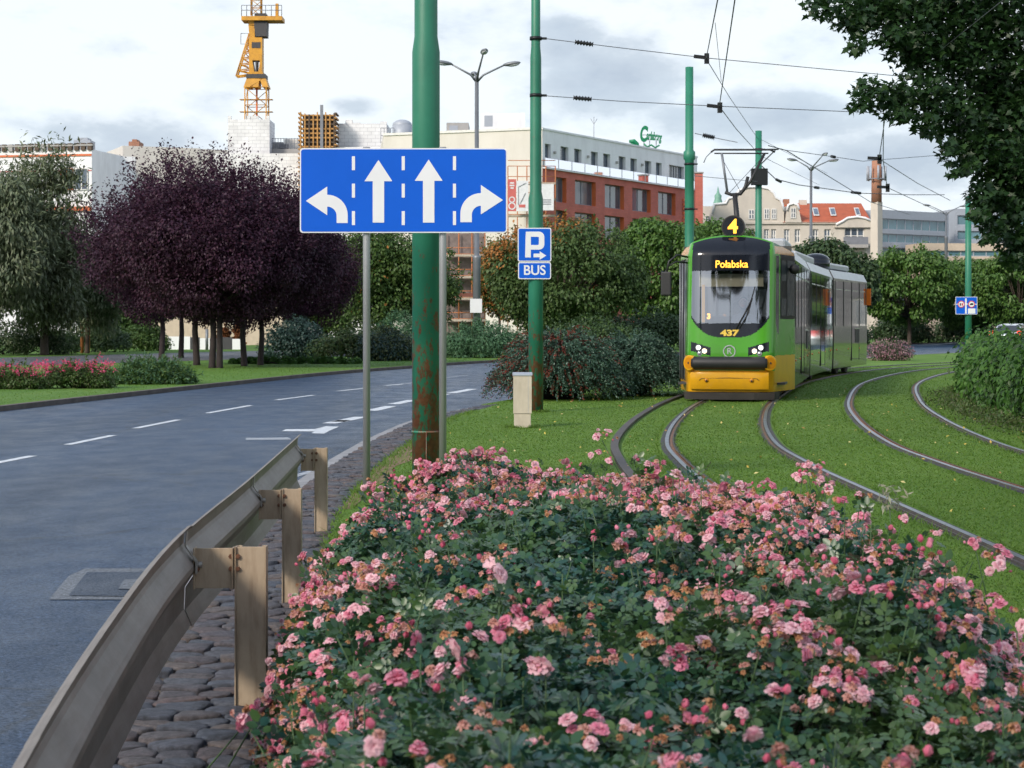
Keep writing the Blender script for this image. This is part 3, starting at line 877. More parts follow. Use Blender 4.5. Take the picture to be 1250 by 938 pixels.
mb = MB(); mb.box(p2.x-.14, p2.x+.14, YP+.02, YP+.06, Q(0,331)[1]-.02, Q(0,331)[1]+.02, M_BLACK); mb.build('bracket', pk)

# ------------------------------------------------------------------ small blue sign with two prohibition discs
YB = 85 - .2
def Q2(px, py): return ((px-CX)/FPX*YB, CH-(py-HY)/FPX*YB)
M_RED = plain('sign_red', (.55,.02,.03), .4, var=.05)
bs = thing('lane_restriction_sign', 'small blue sign with two red-ringed discs split by a white bar', 'road sign', (p5.x, YB, 2))
mb = MB(); (a, t), (b, c) = Q2(1166.5, 362.5), Q2(1193, 384)
mb.prism(rrect(a, b, c, t, .03), (0, YB, 0), U, V, (0,.03,0), M_WHITE, M_SIGNBACK)
mb.prism(rrect(a+.02, b-.02, c+.02, t-.02, .02), (0, YB-.004, 0), U, V, (0,.0038,0), M_SIGN)
def mk2(poly, mat=None, z=.007): mb.prism([Q2(a, b) for a, b in poly][::-1], (0, YB-z, 0), U, V, (0,.0025,0), mat or M_WHITE)
mk2([(1178,364.5),(1180,364.5),(1180,383),(1178,383)]); mk2([(1167.6,371),(1192.4,371),(1192.4,372),(1167.6,372)], z=.0105)
for cx_ in (1173.3, 1185.9):
    mk2(arcpts(cx_, 371.6, 4.3, 360, 0, 20)[:-1], M_RED, .014); mk2(arcpts(cx_, 371.6, 3.3, 360, 0, 20)[:-1], M_WHITE, .0175)
mk2([(1171.3,370.3),(1172.9,370.3),(1172.9,373.4),(1171.3,373.4)], M_BLACK, .021); mk2([(1173.8,370.3),(1175.4,370.3),(1175.4,373.4),(1173.8,373.4)], M_RED, .021)
mk2([(1183.8,371),(1186.2,370.3),(1188,370.3),(1188,372.6),(1183.8,372.6)], M_BLACK, .021)
mk2([(1181.6,376.8),(1190.6,376.8),(1190.6,383),(1181.6,383)], None, .0075)
mb.build('sign_panel', bs)
mb = MB(); mb.box(p5.x-.05, p5.x+.05, YB+.03, YB+.08, c+.2, t-.2, M_BLACK); mb.build('bracket', bs)

# ------------------------------------------------------------------ beige cabinet on the lawn
M_CAB = plain('cabinet_beige', (.50,.44,.35), .55, var=.07, scale=3, dirt=((.30,.25,.18), 5, .5, (2,2,.5)))
M_CABT = plain('cabinet_top', (.33,.36,.40), .5, .1)
Yc = 29.5; xa, xb = (626.5-CX)/FPX*Yc, (649-CX)/FPX*Yc
cb = thing('utility_cabinet', 'small beige utility cabinet standing on the lawn beside the slim pole', 'cabinet', ((xa+xb)/2, Yc+.12, 0))
zt2 = CH - (459-HY)/FPX*Yc; zs = CH - (505-HY)/FPX*Yc
mb = MB(); mb.box(xa+.012, xb-.012, Yc+.012, Yc+.23, -.05, zs-.004, M_CAB); mb.build('plinth', cb, bevel=.006)
mb = MB(); mb.box(xa, xb, Yc, Yc+.24, zs, zt2, M_CAB)
mb.box(xb-.055, xb-.05, Yc-.0015, Yc+.0, zs, zt2, M_CABT)
mb.build('housing', cb, bevel=.006)
mb = MB(); mb.add([(xa-.01,Yc-.012,zt2),(xb+.012,Yc-.012,zt2),(xb+.012,Yc+.252,zt2),(xa-.01,Yc+.252,zt2),(xa-.01,Yc-.012,zt2+.02),(xb+.012,Yc-.012,zt2+.02),(xb+.012,Yc+.252,zt2+.05),(xa-.01,Yc+.252,zt2+.05)],
   [(0,3,2,1),(4,5,6,7),(0,1,5,4),(1,2,6,5),(2,3,7,6),(3,0,4,7)], M_CABT); mb.build('lid', cb, bevel=.004)

# ------------------------------------------------------------------ three-armed street lamps
M_LENS = plain('lamp_lens', (.6,.62,.65), .3)
def lamp(px, Y, toppx, label, heads, thick_px=315):
    x = (px-CX)/FPX*Y; zt = CH + (HY-toppx)/FPX*Y
    t = thing('street_lamp', label, 'street lamp', (x, Y, 0), 'three-armed street lamps')
    zk = CH + (HY-thick_px)/FPX*Y
    mb = MB(); mb.tube([(x,Y,-.1),(x,Y,zk-.1),(x,Y,zk),(x,Y,zk+.12),(x,Y,zk+.13),(x,Y,zt)], [.19,.19,.21,.20,.125,.10], M_GREYD, 16); mb.build('post', t)
    for dx, dz, dy in heads:
        e = Vector((x+dx, Y+dy, zt+dz)); s0 = Vector((x, Y, zt-.35))
        mb = MB(); mb.tube([s0, s0.lerp(e, .25) + Vector((0,0,.15)), e], [.07,.055,.04], M_GREYD, 8); a = mb.build('arm', t)
        d = (e - s0); d.z = 0; d = d.normalized() if d.length > .01 else Vector((0,-1,0))
        mb = MB(); h = Matrix.Translation(e) @ Matrix.Rotation(math.atan2(d.y, d.x), 4, 'Z') @ Matrix.Rotation(-.12, 4, 'Y')
        mb.xf = h; mb.sphere((.42,0,.02), (.48,.19,.11), M_GREYD, 12, 6); mb.sphere((.5,0,-.03), (.34,.15,.10), M_LENS, 10, 6); mb.build('lamp_head', t)
    return x, zt, t
lx, lz, lt = lamp(582, 97, 92, 'tall grey lamp with a white board, behind the right signpost', ((-1.25,.5,-.3),(1.35,.45,-.3),(.35,.75,-2.2),(-.15,.3,1.8)))
mb = MB(); z = CH + (HY-373.5)/FPX*96.6; mb.box(lx-.33, lx+.27, 96.6, 96.64, z-.35, z+.35, M_WHITE); mb.build('notice_board', lt)
lamp(990, 158, 204, 'grey lamp standing before the red roofed house', ((-1.2,.5,-.3),(1.35,.45,-.3),(.6,.75,-2.2)), 290)
lamp(1155, 221, 259, 'distant grey lamp in front of the glass office block', ((-1.9,.7,-.3),(1.5,.6,-.3)), 290)

# ------------------------------------------------------------------ overhead line
M_WIRE = plain('wire_dark', (.035,.04,.05), .5, .3)
M_WIREL = plain('wire_galvanised', (.12,.13,.15), .5, .5)
def wire(pts, r, label, ins=(), mat=None, name='overhead_wire', group='overhead wires'):
    pts = [Vector(p) for p in pts]
    mid = pts[len(pts)//2]
    t = thing(name, label, 'wire', mid, group)
    mb = MB(); mb.tube(pts, r*.8, mat or M_WIREL, 5, True, False); mb.build('strand', t)
    for a, b in ins:
        a, b = Vector(a), Vector(b)
        mb = MB(); n = 6; kk = a.y/35 if a.y < 60 else .55*a.y/35
        pp = [a.lerp(b, k/(2*n)) for k in range(2*n+1)]
        mb.tube(pp, [(.022 if k % 2 else .05)*kk for k in range(2*n+1)], M_BLACK, 8); mb.build('insulator', t)
    return t
def clampfit(t, p, s=1.0):
    mb = MB(); p = Vector(p)
    mb.beam(p + Vector((-.22*s,0,.03)), p + Vector((.05*s,0,.0)), .05*s, .06*s, M_BLACK); mb.box(p.x-.03*s, p.x+.05*s, p.y-.05, p.y+.05, p.z-.1*s, p.z+.08*s, M_BLACK); mb.build('pull_off', t)
w1 = wire([P(663,47,34.8), P(760,59,34.6), P(862,71,34.5), P(1000,84,34.4), P(1300,112,34)], .009, 'upper cross wire from the slim pole, with one black insulator', [(P(702,51.5,34.7), P(724,54.5,34.7))])
clampfit(w1, P(862,71,34.5))
w2 = wire([P(663,117,34.8), P(760,124,34.6), P(878,130,34.5), P(1000,135,34.4), P(1300,148,34)], .009, 'lower cross wire from the slim pole, with one black insulator', [(P(700,119.5,34.7), P(722,121.5,34.7))])
clampfit(w2, P(878,131,34.5))
wire([P(892,-90,15), P(876,0,21.6), P(862,72,34.4), P(890,118,48), P(924,168,73.6), P(1010,212,120)], .0105, 'carrier wire bending at the left black clip high above the tram', mat=M_WIREL)
wire([P(920,-120,15), P(897,0,22.3), P(878,130,34.4), P(899,158,38.5), P(928,190,60), P(1000,226,110)], .011, 'contact wire passing the lower black clip and touching the pantograph', mat=M_WIREL)
wire([P(873,28,25), P(880.5,100,31)], .005, 'short vertical dropper between carrier and contact wire')
wire([P(848,163,55.4), P(875,169,55.3), P(900,174,55)], .014, 'short stay wire from the pole behind the tram, upper one', [(P(858,165.2,55.3), P(872,168.2,55.3))])
wire([P(848,215,55.4), P(925,222,73.5)], .012, 'thin wire from the pole behind the tram, lower one')
wire([P(938,178,73.6), P(960,184,75), P(1063,247,120), P(1110,262,150)], .026, 'long wire sloping down from the pantograph pole past the red roof')
wire([P(930,203,73.6), P(947,219,74), P(975,226,80), P(1047,236,92), P(1110,238,100), P(1153,238,106)], .024, 'sagging feeder wire with black joints right of the pantograph', [(P(948,219.5,74.2), P(953,222,75)), (P(1040,235,91), P(1050,236,92)), (P(995,229,83), P(999,229.5,84))], M_WIRE)
wire([P(955,183,80), P(1017,191.5,95), P(1053,197,100), P(1142,190,110)], .02, 'pale cross wire above the red roof with a small joint', [(P(1015,191.2,94.8), P(1019,191.9,95.2))])
w3 = wire([P(1087,100,60), P(1073,194,75), P(1120,224,92), P(1160,245,112)], .022, 'wire of the second track hanging left beside the brick chimney')
clampfit(w3, P(1073,194,75), 2.0)
w4 = wire([P(1079,110,60), P(1078,196,75.5), P(1083,229,84), P(1156,263,130)], .022, 'wire of the second track hanging right beside the brick chimney')
clampfit(w4, P(1083,229,84), 2.0)
wire([P(1300,-60,14), P(1150,60,27), P(1100,105,40), P(1079,135,60)], .006, 'thin wire of the second track crossing the maple leaves', mat=M_WIRE)
# ------------------------------------------------------------------ the tram
def paint(name, col, rough=.22, var=.05):
    return plain(name, col, rough, var=var, scale=1.2, coat=.15, ior=1.4, dirt=((.09,.075,.05), 2.2, .22, (1,1,.6)))
M_TGREEN = paint('tram_green', (.070,.30,.022))
M_TYEL = paint('tram_yellow', (.66,.33,.012))
M_TORG = paint('tram_orange', (.55,.22,.010))
M_TTOP = plain('tram_roof_green', (.05,.16,.06), .45, var=.15, scale=2)
M_TBLK = plain('tram_black_mask', (.008,.010,.016), .10, var=.1, ior=1.45)
M_TBLKS = plain('tram_black_side', (.010,.011,.014), .30, var=.1, ior=1.12)
M_TSIDE = plain('tram_side_paint', (.075,.15,.07), .10, .75, var=.12, scale=1.5, coat=.6)
M_TSKIRT = plain('tram_side_skirt', (.27,.25,.19), .14, .75, var=.12, scale=1.5, coat=.5)
M_TGLASS = plain('tram_side_glass', (.016,.019,.024), .05, var=.1, coat=1, ior=1.7)
M_TRUB = plain('tram_rubber', (.016,.016,.018), .55, var=.2)
M_TUND = plain('tram_underframe', (.035,.030,.028), .75, var=.3)
M_TROOF = plain('tram_roof_grey', (.42,.44,.46), .35, .3, var=.1)
M_TINT = plain('tram_interior', (.46,.44,.40), .7)
M_TPART = plain('cab_partition', (.055,.055,.055), .7)
M_TDASH = plain('tram_dash', (.035,.035,.042), .6)
M_TBLIND = plain('sun_blind', (.46,.42,.30), .8)
M_TGLZ = clear_glass('windscreen_glass', .25, (.86,.89,.91))
M_TPANE = plain('cab_side_pane', (.045,.05,.055), .2, var=.4, scale=1, ior=1.15)
M_AMBER = glow('amber_led', (1.0,.40,.03), 1.7)
M_GOLD = plain('gold_numeral', (.75,.50,.05), .4)
M_CHROME = plain('chrome', (.62,.66,.62), .25, .8)
M_LAMPW = glow('headlight_white', (1.0,.97,.9), 2.2)
M_LAMPY = glow('headlight_warm', (1.0,.70,.38), 3.2)
M_REFL = plain('reflector_bowl', (.55,.57,.6), .2, .9)
M_INDIC = plain('orange_marker', (.75,.16,.01), .35)
F0 = Vector((4.43, 39.25, 0)); TH = math.radians(11.3)
T1 = Matrix.Translation(F0) @ Matrix.Rotation(-TH, 4, 'Z')
tram = thing('tram', 'green and yellow articulated tram with a lit number 4 on its roof', 'tram', F0)
# ---- cab shell as one curved sheet, cut into parts by region
half = spline([(0,0),(.42,.012),(.70,.055),(.84,.15),(.90,.30),(.955,.60),(1.06,1.15),(1.19,1.85),(1.22,2.06)], .02)
half = resample(half, 112)
plan = [Vector((-p.x, p.y)) for p in half[:0:-1]] + half
NT = len(plan); NZ = 200
def ztop(x): return 3.43 - .20*min(1.25, abs(x)/.98)**2.4
def shell(i, z):
    p = plan[i]
    k = max(0, (z-2.9)/.55); x = p.x*(1-.10*k*k)
    rake = .15*max(0, z-1.0) + (.42*max(0, (z-3.0)/.45)**2)
    lo = max(0, (.62-z))*.10
    return Vector((x, p.y + (rake + lo)*max(0, 1 - p.y/2.06), z))
ZB = .20
grid = [[None]*(NZ+1) for _ in range(NT)]
for i in range(NT):
    zt_ = ztop(plan[i].x)
    for j in range(NZ+1):
        grid[i][j] = shell(i, ZB + (zt_-ZB)*j/NZ)
def region(x, z, yp, zt_, left):
    ax = abs(x)
    if yp < .30:                                     # front face
        bot = 1.31 + .40*(ax/.80)**3.2
        if ax < .795 and z > bot and z < zt_ - .035:
            if z > 2.93: return 'mask_top'
            if z > 2.68: return 'display'
            if z > 1.60 and z > bot + .06: return 'windscreen'
            return 'mask_low'
        hb = .935 + .10*(ax-.36)/.44; ht = 1.08 + .13*(ax-.36)/.44
        if .385 < ax < .80 and hb < z < ht + .02 and z > .93: return 'headlight_R' if x > 0 else 'headlight_L'
        if z < .635: return 'yellow'
        return 'green'
    if .36 < yp < .62 and 1.38 + .5*max(0, (.5-yp))*0 < z < 3.0 and not (z < 1.6 and yp < .36 + (1.6-z)*.9): return 'quarter_L' if left else 'quarter_R'
    if z > 3.035: return 'orange' if z < 3.20 else 'top'
    if left:
        if .70 < yp < 1.98 and .42 < z < 2.95: return 'door_L'
    else:
        if .72 < yp and 1.69 < z: return 'cabwin_R'
    if z < .94 and yp > .28: return 'yellow'
    return 'green'
cells = {}
for i in range(NT-1):
    for j in range(NZ):
        c = (grid[i][j] + grid[i+1][j] + grid[i+1][j+1] + grid[i][j+1])/4
        pm = (plan[i] + plan[i+1])/2
        cells.setdefault(region(c.x, c.z, pm.y, (grid[i][NZ].z + grid[i+1][NZ].z)/2, pm.x < 0), []).append((i, j))
def cellmesh(keys, mats, name, parent, inset=0.0):
    mb = MB(T1); vid = {}; vs = []; 
    for key, mat in zip(keys, mats):
        fs = []
        for i, j in cells.get(key, []):
            f = []
            for a, b in ((i,j),(i+1,j),(i+1,j+1),(i,j+1)):
                if (a, b) not in vid:
                    vid[(a, b)] = len(vs); vs.append(grid[a][b])
                f.append(vid[(a, b)])
            fs.append((f, mat))
        for f, m in fs: mb.f.append(f); mb.m.append(mb.slot(m)); mb.s.append(True)
    mb.v = [T1 @ v for v in vs]
    return mb.build(name, parent)
body = cellmesh(['green','yellow','orange','top'], [M_TGREEN, M_TYEL, M_TORG, M_TTOP], 'cab_shell', tram)
ws = cellmesh(['windscreen'], [M_TGLZ], 'windscreen', tram)
cellmesh(['mask_top','display'], [M_TBLK]*2, 'windscreen_mask', tram); cellmesh(['mask_low'], [M_TBLK], 'windscreen_mask', tram)
cellmesh(['quarter_L'], [M_TBLK], 'quarter_window', tram); cellmesh(['quarter_R'], [M_TBLK], 'quarter_window', tram)
cw = cellmesh(['cabwin_R'], [M_TBLKS], 'cab_window', tram)
dl = cellmesh(['door_L'], [M_TBLKS], 'cab_door', tram)
mb = MB(T1)
for yy in (.70, 1.34, 1.97):
    i = min(range(NT), key=lambda k: (plan[k].x > 0, abs(plan[k].y-yy)))
    mb.tube([grid[i][int((z-ZB)/(ztop(plan[i].x)-ZB)*NZ)] + Vector((-.012,0,0)) for z in (.42, 1.6, 2.9)], .02, M_GREYD, 6)
fr = mb.build('frame', dl); fr.matrix_parent_inverse = Matrix()
# dark grey panes laid over the black cab window
mb = MB(T1)
def onshell(xs, yp, z, out=.006):
    i = min((k for k in range(NT) if plan[k].x*xs > 0), key=lambda k: abs(plan[k].y-yp))
    zt_ = ztop(plan[i].x); f = (z-ZB)/(zt_-ZB)*NZ; j = min(NZ-1, max(0, int(f)))
    n_ = Vector((plan[i].x*xs and (1 if xs > 0 else -1), -.2, 0)).normalized()
    return grid[i][j].lerp(grid[i][j+1], f-j) + n_*out
for ya, yb, za, zb_ in ((.80,1.22,2.48,2.92),(.80,1.22,1.76,2.12),(1.30,1.95,1.76,2.92)):
    mb.add([onshell(1,ya,za), onshell(1,yb,za), onshell(1,yb,zb_), onshell(1,ya,zb_)], [(0,1,2,3)], M_TPANE)
pn = mb.build('pane', cw); pn.matrix_parent_inverse = Matrix()
# roof cap of the cab
mb = MB(T1); ring = [grid[i][NZ] for i in range(NT)]
cen = [Vector((0, .9, 3.47)), Vector((0, 2.06, 3.44))]
mb.add(ring + cen, [(i, i+1, NT) for i in range(NT-1)] + [(NT-1, NT+1, NT), (0, NT, NT+1)], M_TTOP, True)
mb.build('cab_roof', tram)
# headlights
for s, key in ((-1,'headlight_L'),(1,'headlight_R')):
    hl = cellmesh([key], [M_TBLK], 'headlight', tram)
    for ax, z, r, m in ((.44,1.035,.055,M_LAMPY),(.62,.985,.045,M_REFL),(.635,1.105,.055,M_LAMPW)):
        ax = {.44:.50}.get(ax, ax)
        i = min(range(NT), key=lambda k: abs(plan[k].x - s*ax)); p = shell(i, z)
        mb = MB(T1); mb.sphere(p + Vector((0,.005,0)), (r, .03, r), m, 14, 8); mb.tube([p + Vector((0,-.012,0)), p + Vector((0,.02,0))], r*1.12, M_REFL, 14)
        la = mb.build('lamp', hl); la.matrix_parent_inverse = Matrix()
# bumper roll, its round end caps, coupler cover, skirt, cow catcher
def frontpt(x, z, out): 
    i = min(range(NT), key=lambda k: (plan[k].y > .5, abs(plan[k].x - x))); p = shell(i, z); return Vector((p.x, p.y-out, z))
mb = MB(T1); xs_ = [-.74 + 1.48*k/24 for k in range(25)]
mb.tube([frontpt(x, .79, .03) for x in xs_], .135, M_TRUB, 18); bp_ = mb.build('bumper', tram)
for s in (-1, 1):
    p = frontpt(s*.80, .79, .05); d = Vector((s*.62, -.78, 0)).normalized()
    mb = MB(T1); mb.tube([p - d*.10, p + d*.045, p + d*.055], [.158,.158,.145], M_TYEL, 24); mb.tube([p + d*.055, p + d*.062], .115, M_TORG, 20); mb.tube([p + d*.06, p + d*.07], .022, M_TUND, 8)
    c = mb.build('end_cap', bp_); c.matrix_parent_inverse = Matrix()
mb = MB(T1)
xs2 = [-.80 + 1.6*k/20 for k in range(21)]
rowsz = [(.60,.075),(.53,.10),(.34,.10),(.255,.07)]
vs = [frontpt(x, z, o_) for z, o_ in rowsz for x in xs2]
mb.add(vs, [(a*21+k, (a+1)*21+k, (a+1)*21+k+1, a*21+k+1) for a in range(3) for k in range(20)], M_TYEL, True)
for xa in (-.80, .80):
    mb.add([frontpt(xa, z, o_) for z, o_ in rowsz] + [frontpt(xa, z, -.02) for z, o_ in rowsz], [(0,1,5,4),(1,2,6,5),(2,3,7,6)], M_TYEL)
mb.add([frontpt(x, .60, .075) for x in xs2] + [frontpt(x, .60, -.02) for x in xs2], [(k, k+1, 22+k, 21+k) for k in range(20)], M_TYEL)
for x0, x1, z in ((-.62,.62,.475),):
    mb.tube([frontpt(x0, z-.04, .104), frontpt(x0+.06, z, .104), frontpt(0, z+.015, .104), frontpt(x1-.06, z, .104), frontpt(x1, z-.04, .104)], .006, M_TUND, 5)
for s in (-1, 1): mb.sphere(frontpt(s*.47, .44, .10), (.05,.03,.045), M_TORG, 10, 6); mb.sphere(frontpt(s*.47, .43, .125), (.022,.02,.02), M_TUND, 8, 6)
mb.build('front_skirt', tram)
mb = MB(T1); pts = [(-.98,.55),(-.9,.12),(-.5,-.02),(0,-.06),(.5,-.02),(.9,.12),(.98,.55)]
mb.add([(x,y,.045) for x,y in pts] + [(x*1.02,y-.02,.19) for x,y in pts], [(i,i+1,8+i,7+i) for i in range(6)] + [tuple(range(7))[::-1], tuple(range(7,14))], M_TUND)
mb.build('cow_catcher', tram)
for s in (-1, 1):
    mb = MB(T1); p = onshell(s, .33, .82, 0); mb.sphere(p, (.03,.03,.025), M_INDIC, 8, 6); mb.build('marker_light', tram)
# emblem, numerals, destination
mb = MB(T1); c = frontpt(0, 1.03, .006); Mc = face_cam(c)
def ring_mb(mb, M, r0, r1, mat, n=28, dz=.004):
    vs = []
    for k in range(n):
        t = 2*math.pi*k/n
        for r in (r0, r1): vs.append(M @ Vector((r*math.cos(t), r*math.sin(t), dz)))
    mb.add(vs, [(2*k, 2*k+1, (2*k+3) % (2*n), (2*k+2) % (2*n)) for k in range(n)], mat)
ring_mb(mb, Mc, .105, .130, M_CHROME); text_mb(mb, 'R', .17, Mc, M_CHROME, .003, .004); mb.build('emblem', tram)
mb = MB(T1); rk = Matrix.Rotation(-.148, 4, 'X')
c = frontpt(0, 1.40, .012); text_mb(mb, '437', .165, Matrix.Translation(c) @ rk @ Matrix.Rotation(math.pi/2, 4, 'X'), M_GOLD, .002, .008, sx=1.45); mb.build('fleet_number', tram)
mb = MB(T1); c = frontpt(.02, 2.81, .012); text_mb(mb, 'Połabska', .215, Matrix.Translation(c) @ rk @ Matrix.Rotation(math.pi/2, 4, 'X'), M_AMBER, .002, .002, sx=.90); mb.build('destination_display', tram)
mb = MB(T1); c = frontpt(-.43, 1.74, -.02); text_mb(mb, '3', .15, Matrix.Translation(c) @ rk @ Matrix.Rotation(math.pi/2, 4, 'X'), M_AMBER, .002, .008); mb.build('timetable_display', tram)
# number disc
nd = MB(T1); Cd = Vector((.02, .78, 3.60)); nd.tube([Cd + Vector((0,-.05,0)), Cd + Vector((0,.07,0))], [.245,.245], M_TBLK, 36); nd.box(-.05,.10,.76,.88,3.36,3.42,M_TRUB)
dn = nd.build('number_disc', tram)
nd = MB(T1); text_mb(nd, '4', .40, face_cam(Cd + Vector((-.005,-.053,0))), M_AMBER, .002, .012)
ring_mb(nd, face_cam(Cd + Vector((0,-.050,0))), .222, .245, M_TUND)
c = nd.build('route_number', dn); c.matrix_parent_inverse = Matrix()
# wiper, mirrors
mb = MB(T1)
mb.tube([frontpt(.12, 1.48, .03), frontpt(.30, 1.80, .05), frontpt(.45, 2.12, .05)], .014, M_TRUB, 6); mb.tube([frontpt(.20, 1.50, .03), frontpt(.37, 1.82, .05), frontpt(.47, 2.12, .05)], .010, M_TRUB, 6)
mb.tube([frontpt(.30, 1.62, .03), frontpt(.52, 2.35, .03)], .012, M_TRUB, 6); mb.build('wiper', tram)
mb = MB(T1); a = onshell(-1, .40, 2.98, 0)
mb.tube([a, a + Vector((-.20,-.18,.04)), a + Vector((-.36,-.28,-.10)), a + Vector((-.40,-.28,-.32))], .022, M_TRUB, 8); mb.tube([a + Vector((0,.0,-.12)), a + Vector((-.22,-.16,-.10)), a + Vector((-.38,-.28,-.20))], .018, M_TRUB, 8)
mi_ = mb.build('mirror_arm', tram)
mb = MB(T1); q = a + Vector((-.41,-.28,-.55)); mb.box(q.x-.11, q.x+.11, q.y-.07, q.y+.06, q.z-.26, q.z+.24, M_TRUB); mm = mb.build('mirror', mi_, bevel=.03); mm.matrix_parent_inverse = Matrix()
mb = MB(T1); q = onshell(1, 1.5, 2.74, 0); mb.sphere(q + Vector((.11,-.06,0)), (.11,.08,.11), M_TRUB, 14, 8); mb.tube([q, q + Vector((.12,0,.02))], .03, M_TRUB, 6); mb.build('mirror', tram)
# interior
mb = MB(T1)
mb.add([(-1.15,2.04,.3),(1.15,2.04,.3),(1.15,2.04,3.25),(-1.15,2.04,3.25)], [(0,1,2,3)], M_TPART)
mb.box(-.75,-.05,2.0,2.03,1.75,2.75,M_TGLASS); mb.box(.12,.75,2.0,2.03,1.75,2.75,M_TGLASS)
mb.box(-1.1, 1.1, .5, 2.03, .34, .38, M_TDASH); mb.box(-.8, .8, .75, 2.0, 3.1, 3.13, M_TINT); mb.build('cab_lining', tram)
mb = MB(T1); mb.box(-.74, .74, .34, .74, .6, 1.52, M_TDASH); mb.box(-.05,.45,.42,.66,1.52,1.62,M_TDASH); mb.build('dashboard', tram, bevel=.02)
mb = MB(T1); mb.box(-.66, .66, .48, .50, 2.36, 2.62, M_TBLIND); mb.build('sun_blind', tram)
mb = MB(T1); mb.box(-.05,.42,1.35,1.47,1.1,2.05,M_TDASH); mb.box(-.05,.42,.95,1.47,.95,1.08,M_TDASH); mb.build('driver_seat', tram, bevel=.03)
mb = MB(T1); mb.box(-.60, -.54, .42, .46, 1.62, 2.4, M_TYEL); mb.build('grab_rail', tram)
# ---- body sections
h_ = Vector((math.sin(TH), math.cos(TH), 0)); 
S0 = T1 @ Vector((1.22, 2.06, 0))
Sp = [S0, Vector((7.70,49.7,0)), Vector((9.62,57.7,0)), Vector((11.80,64.0,0))]
prof = [(-1.20,.24),(-1.22,.9),(-1.22,2.96),(-1.10,3.20),(-.7,3.28),(0,3.30),(.7,3.28),(1.10,3.20),(1.22,2.96),(1.22,.9),(1.20,.24)]
frames = []
for k in range(3):
    a, b = Sp[k], Sp[k+1]; d = (b-a); L = d.length; d.normalize(); r = Vector((d.y,-d.x,0))
    o = a - r*1.22
    M = Matrix(((r.x,d.x,0,o.x),(r.y,d.y,0,o.y),(0,0,1,0),(0,0,0,1))); frames.append((M, L))
    y0, y1 = (0 if k == 0 else .16), (L-.16 if k < 2 else L)
    mb = MB(M); n = len(prof)
    vs = [(x, y0, z) for x, z in prof] + [(x, y1, z) for x, z in prof]
    for q in range(n-1):
        z0_, z1_ = prof[q][1], prof[q+1][1]
        zl, zh = min(z0_, z1_), max(z0_, z1_)
        m = M_TSKIRT if zh < .95 else (M_TROOF if zl > 2.9 else M_TSIDE)
        mb.add([vs[q], vs[q+1], vs[n+q+1], vs[n+q]], [(0,1,2,3)], m)
    mb.add([vs[q] for q in range(n)], [tuple(range(n))], M_TUND); mb.add([vs[n+q] for q in range(n)], [tuple(range(n))[::-1]], M_TSKIRT if k == 2 else M_TUND)
    sec = mb.build('body_section', tram)
    # side glazing and doors on both sides
    for s in (1, -1):
        yy = y0 + .25
        while yy < y1 - 1.3:
            wd = min(1.55, y1 - .2 - yy)
            isdoor = (abs(yy - (y0 + L*.45)) < .8)
            mb = MB(M); zb_ = .42 if isdoor else 1.52
            xg = s*1.224
            mb.add([(xg, yy, zb_), (xg, yy+wd-.12, zb_), (xg, yy+wd-.12, 2.88), (xg, yy, 2.88)], [(0,1,2,3)], M_TGLASS)
            wn = mb.build('side_door' if isdoor else 'side_window', sec); wn.matrix_parent_inverse = Matrix()
            if s == 1:
                mb = MB(M)
                for ya in (yy-.02, yy+wd-.12): mb.box(xg-.004 if s > 0 else xg-.008, xg+.006, ya, ya+.03, zb_, 2.9, M_TRUB)
                mb.box(xg-.004, xg+.007, yy+.15, yy+wd-.3, 2.62, 2.65, M_CHROME)
                f = mb.build('frame', sec); f.matrix_parent_inverse = Matrix()
            yy += wd
    for ya in ([L*.70] if k == 0 else [L*.62] if k == 2 else []):
        mb = MB(M); mb.box(1.219, 1.232, ya, ya+.85, .98, 1.42, M_TUND); mb.box(1.219, 1.236, ya-.03, ya+.88, 1.42, 1.45, M_CHROME); v = mb.build('vent_grille', sec); v.matrix_parent_inverse = Matrix()
    for ya in np.arange(y0+.5, y1-.3, 2.2):
        mb = MB(M); mb.sphere((1.222, ya, .80), (.014,.05,.025), M_INDIC, 8, 5); mb.build('marker_light', sec)
    # bogies
    for ya in ([L*.30] if k == 0 else [L*.5] if k == 1 else [L*.58]):
        mb = MB(M); mb.box(-.95, .95, ya-1.2, ya+1.2, .18, .5, M_TUND); bo = mb.build('bogie', tram)
        for dy in (-.9, .9):
            for s in (-1, 1):
                mb = MB(M); mb.tube([(s*.70, ya+dy, .33), (s*.84, ya+dy, .33)], [.32,.32], M_TUND, 20); wh = mb.build('wheel', bo); wh.matrix_parent_inverse = Matrix()
    mb = MB(M)
    if k == 0: mb.box(-.8, .8, 4.6, 7.6, 3.29, 3.62, M_TROOF)
    elif k == 1: mb.box(-.8, .8, 1.0, 6.5, 3.29, 3.52, M_TROOF)
    else: mb.box(-.8, .8, 1.2, 5.6, 3.29, 3.48, M_TROOF)
    mb.build('roof_equipment', tram, bevel=.06)
M, L = frames[2]; mb = MB(M); mb.tube([(.55,.9,3.30),(.55,.9,3.52)], [.42,.42], M_TBLK, 24); mb.sphere((.55,.9,3.52), (.42,.42,.22), M_TBLK, 24, 10); mb.build('roof_dome', tram)
M, L = frames[1]; mb = MB(M); mb.tube([(.4,.6,3.3),(.4,.6,3.55)], .3, M_TBLK, 18); mb.build('roof_fan', tram)
M, L = frames[2]; mb = MB(M); mb.box(1.16, 1.34, L+.05, L+.11, 2.2, 2.75, M_INDIC); mb.build('rear_marker_board', tram)
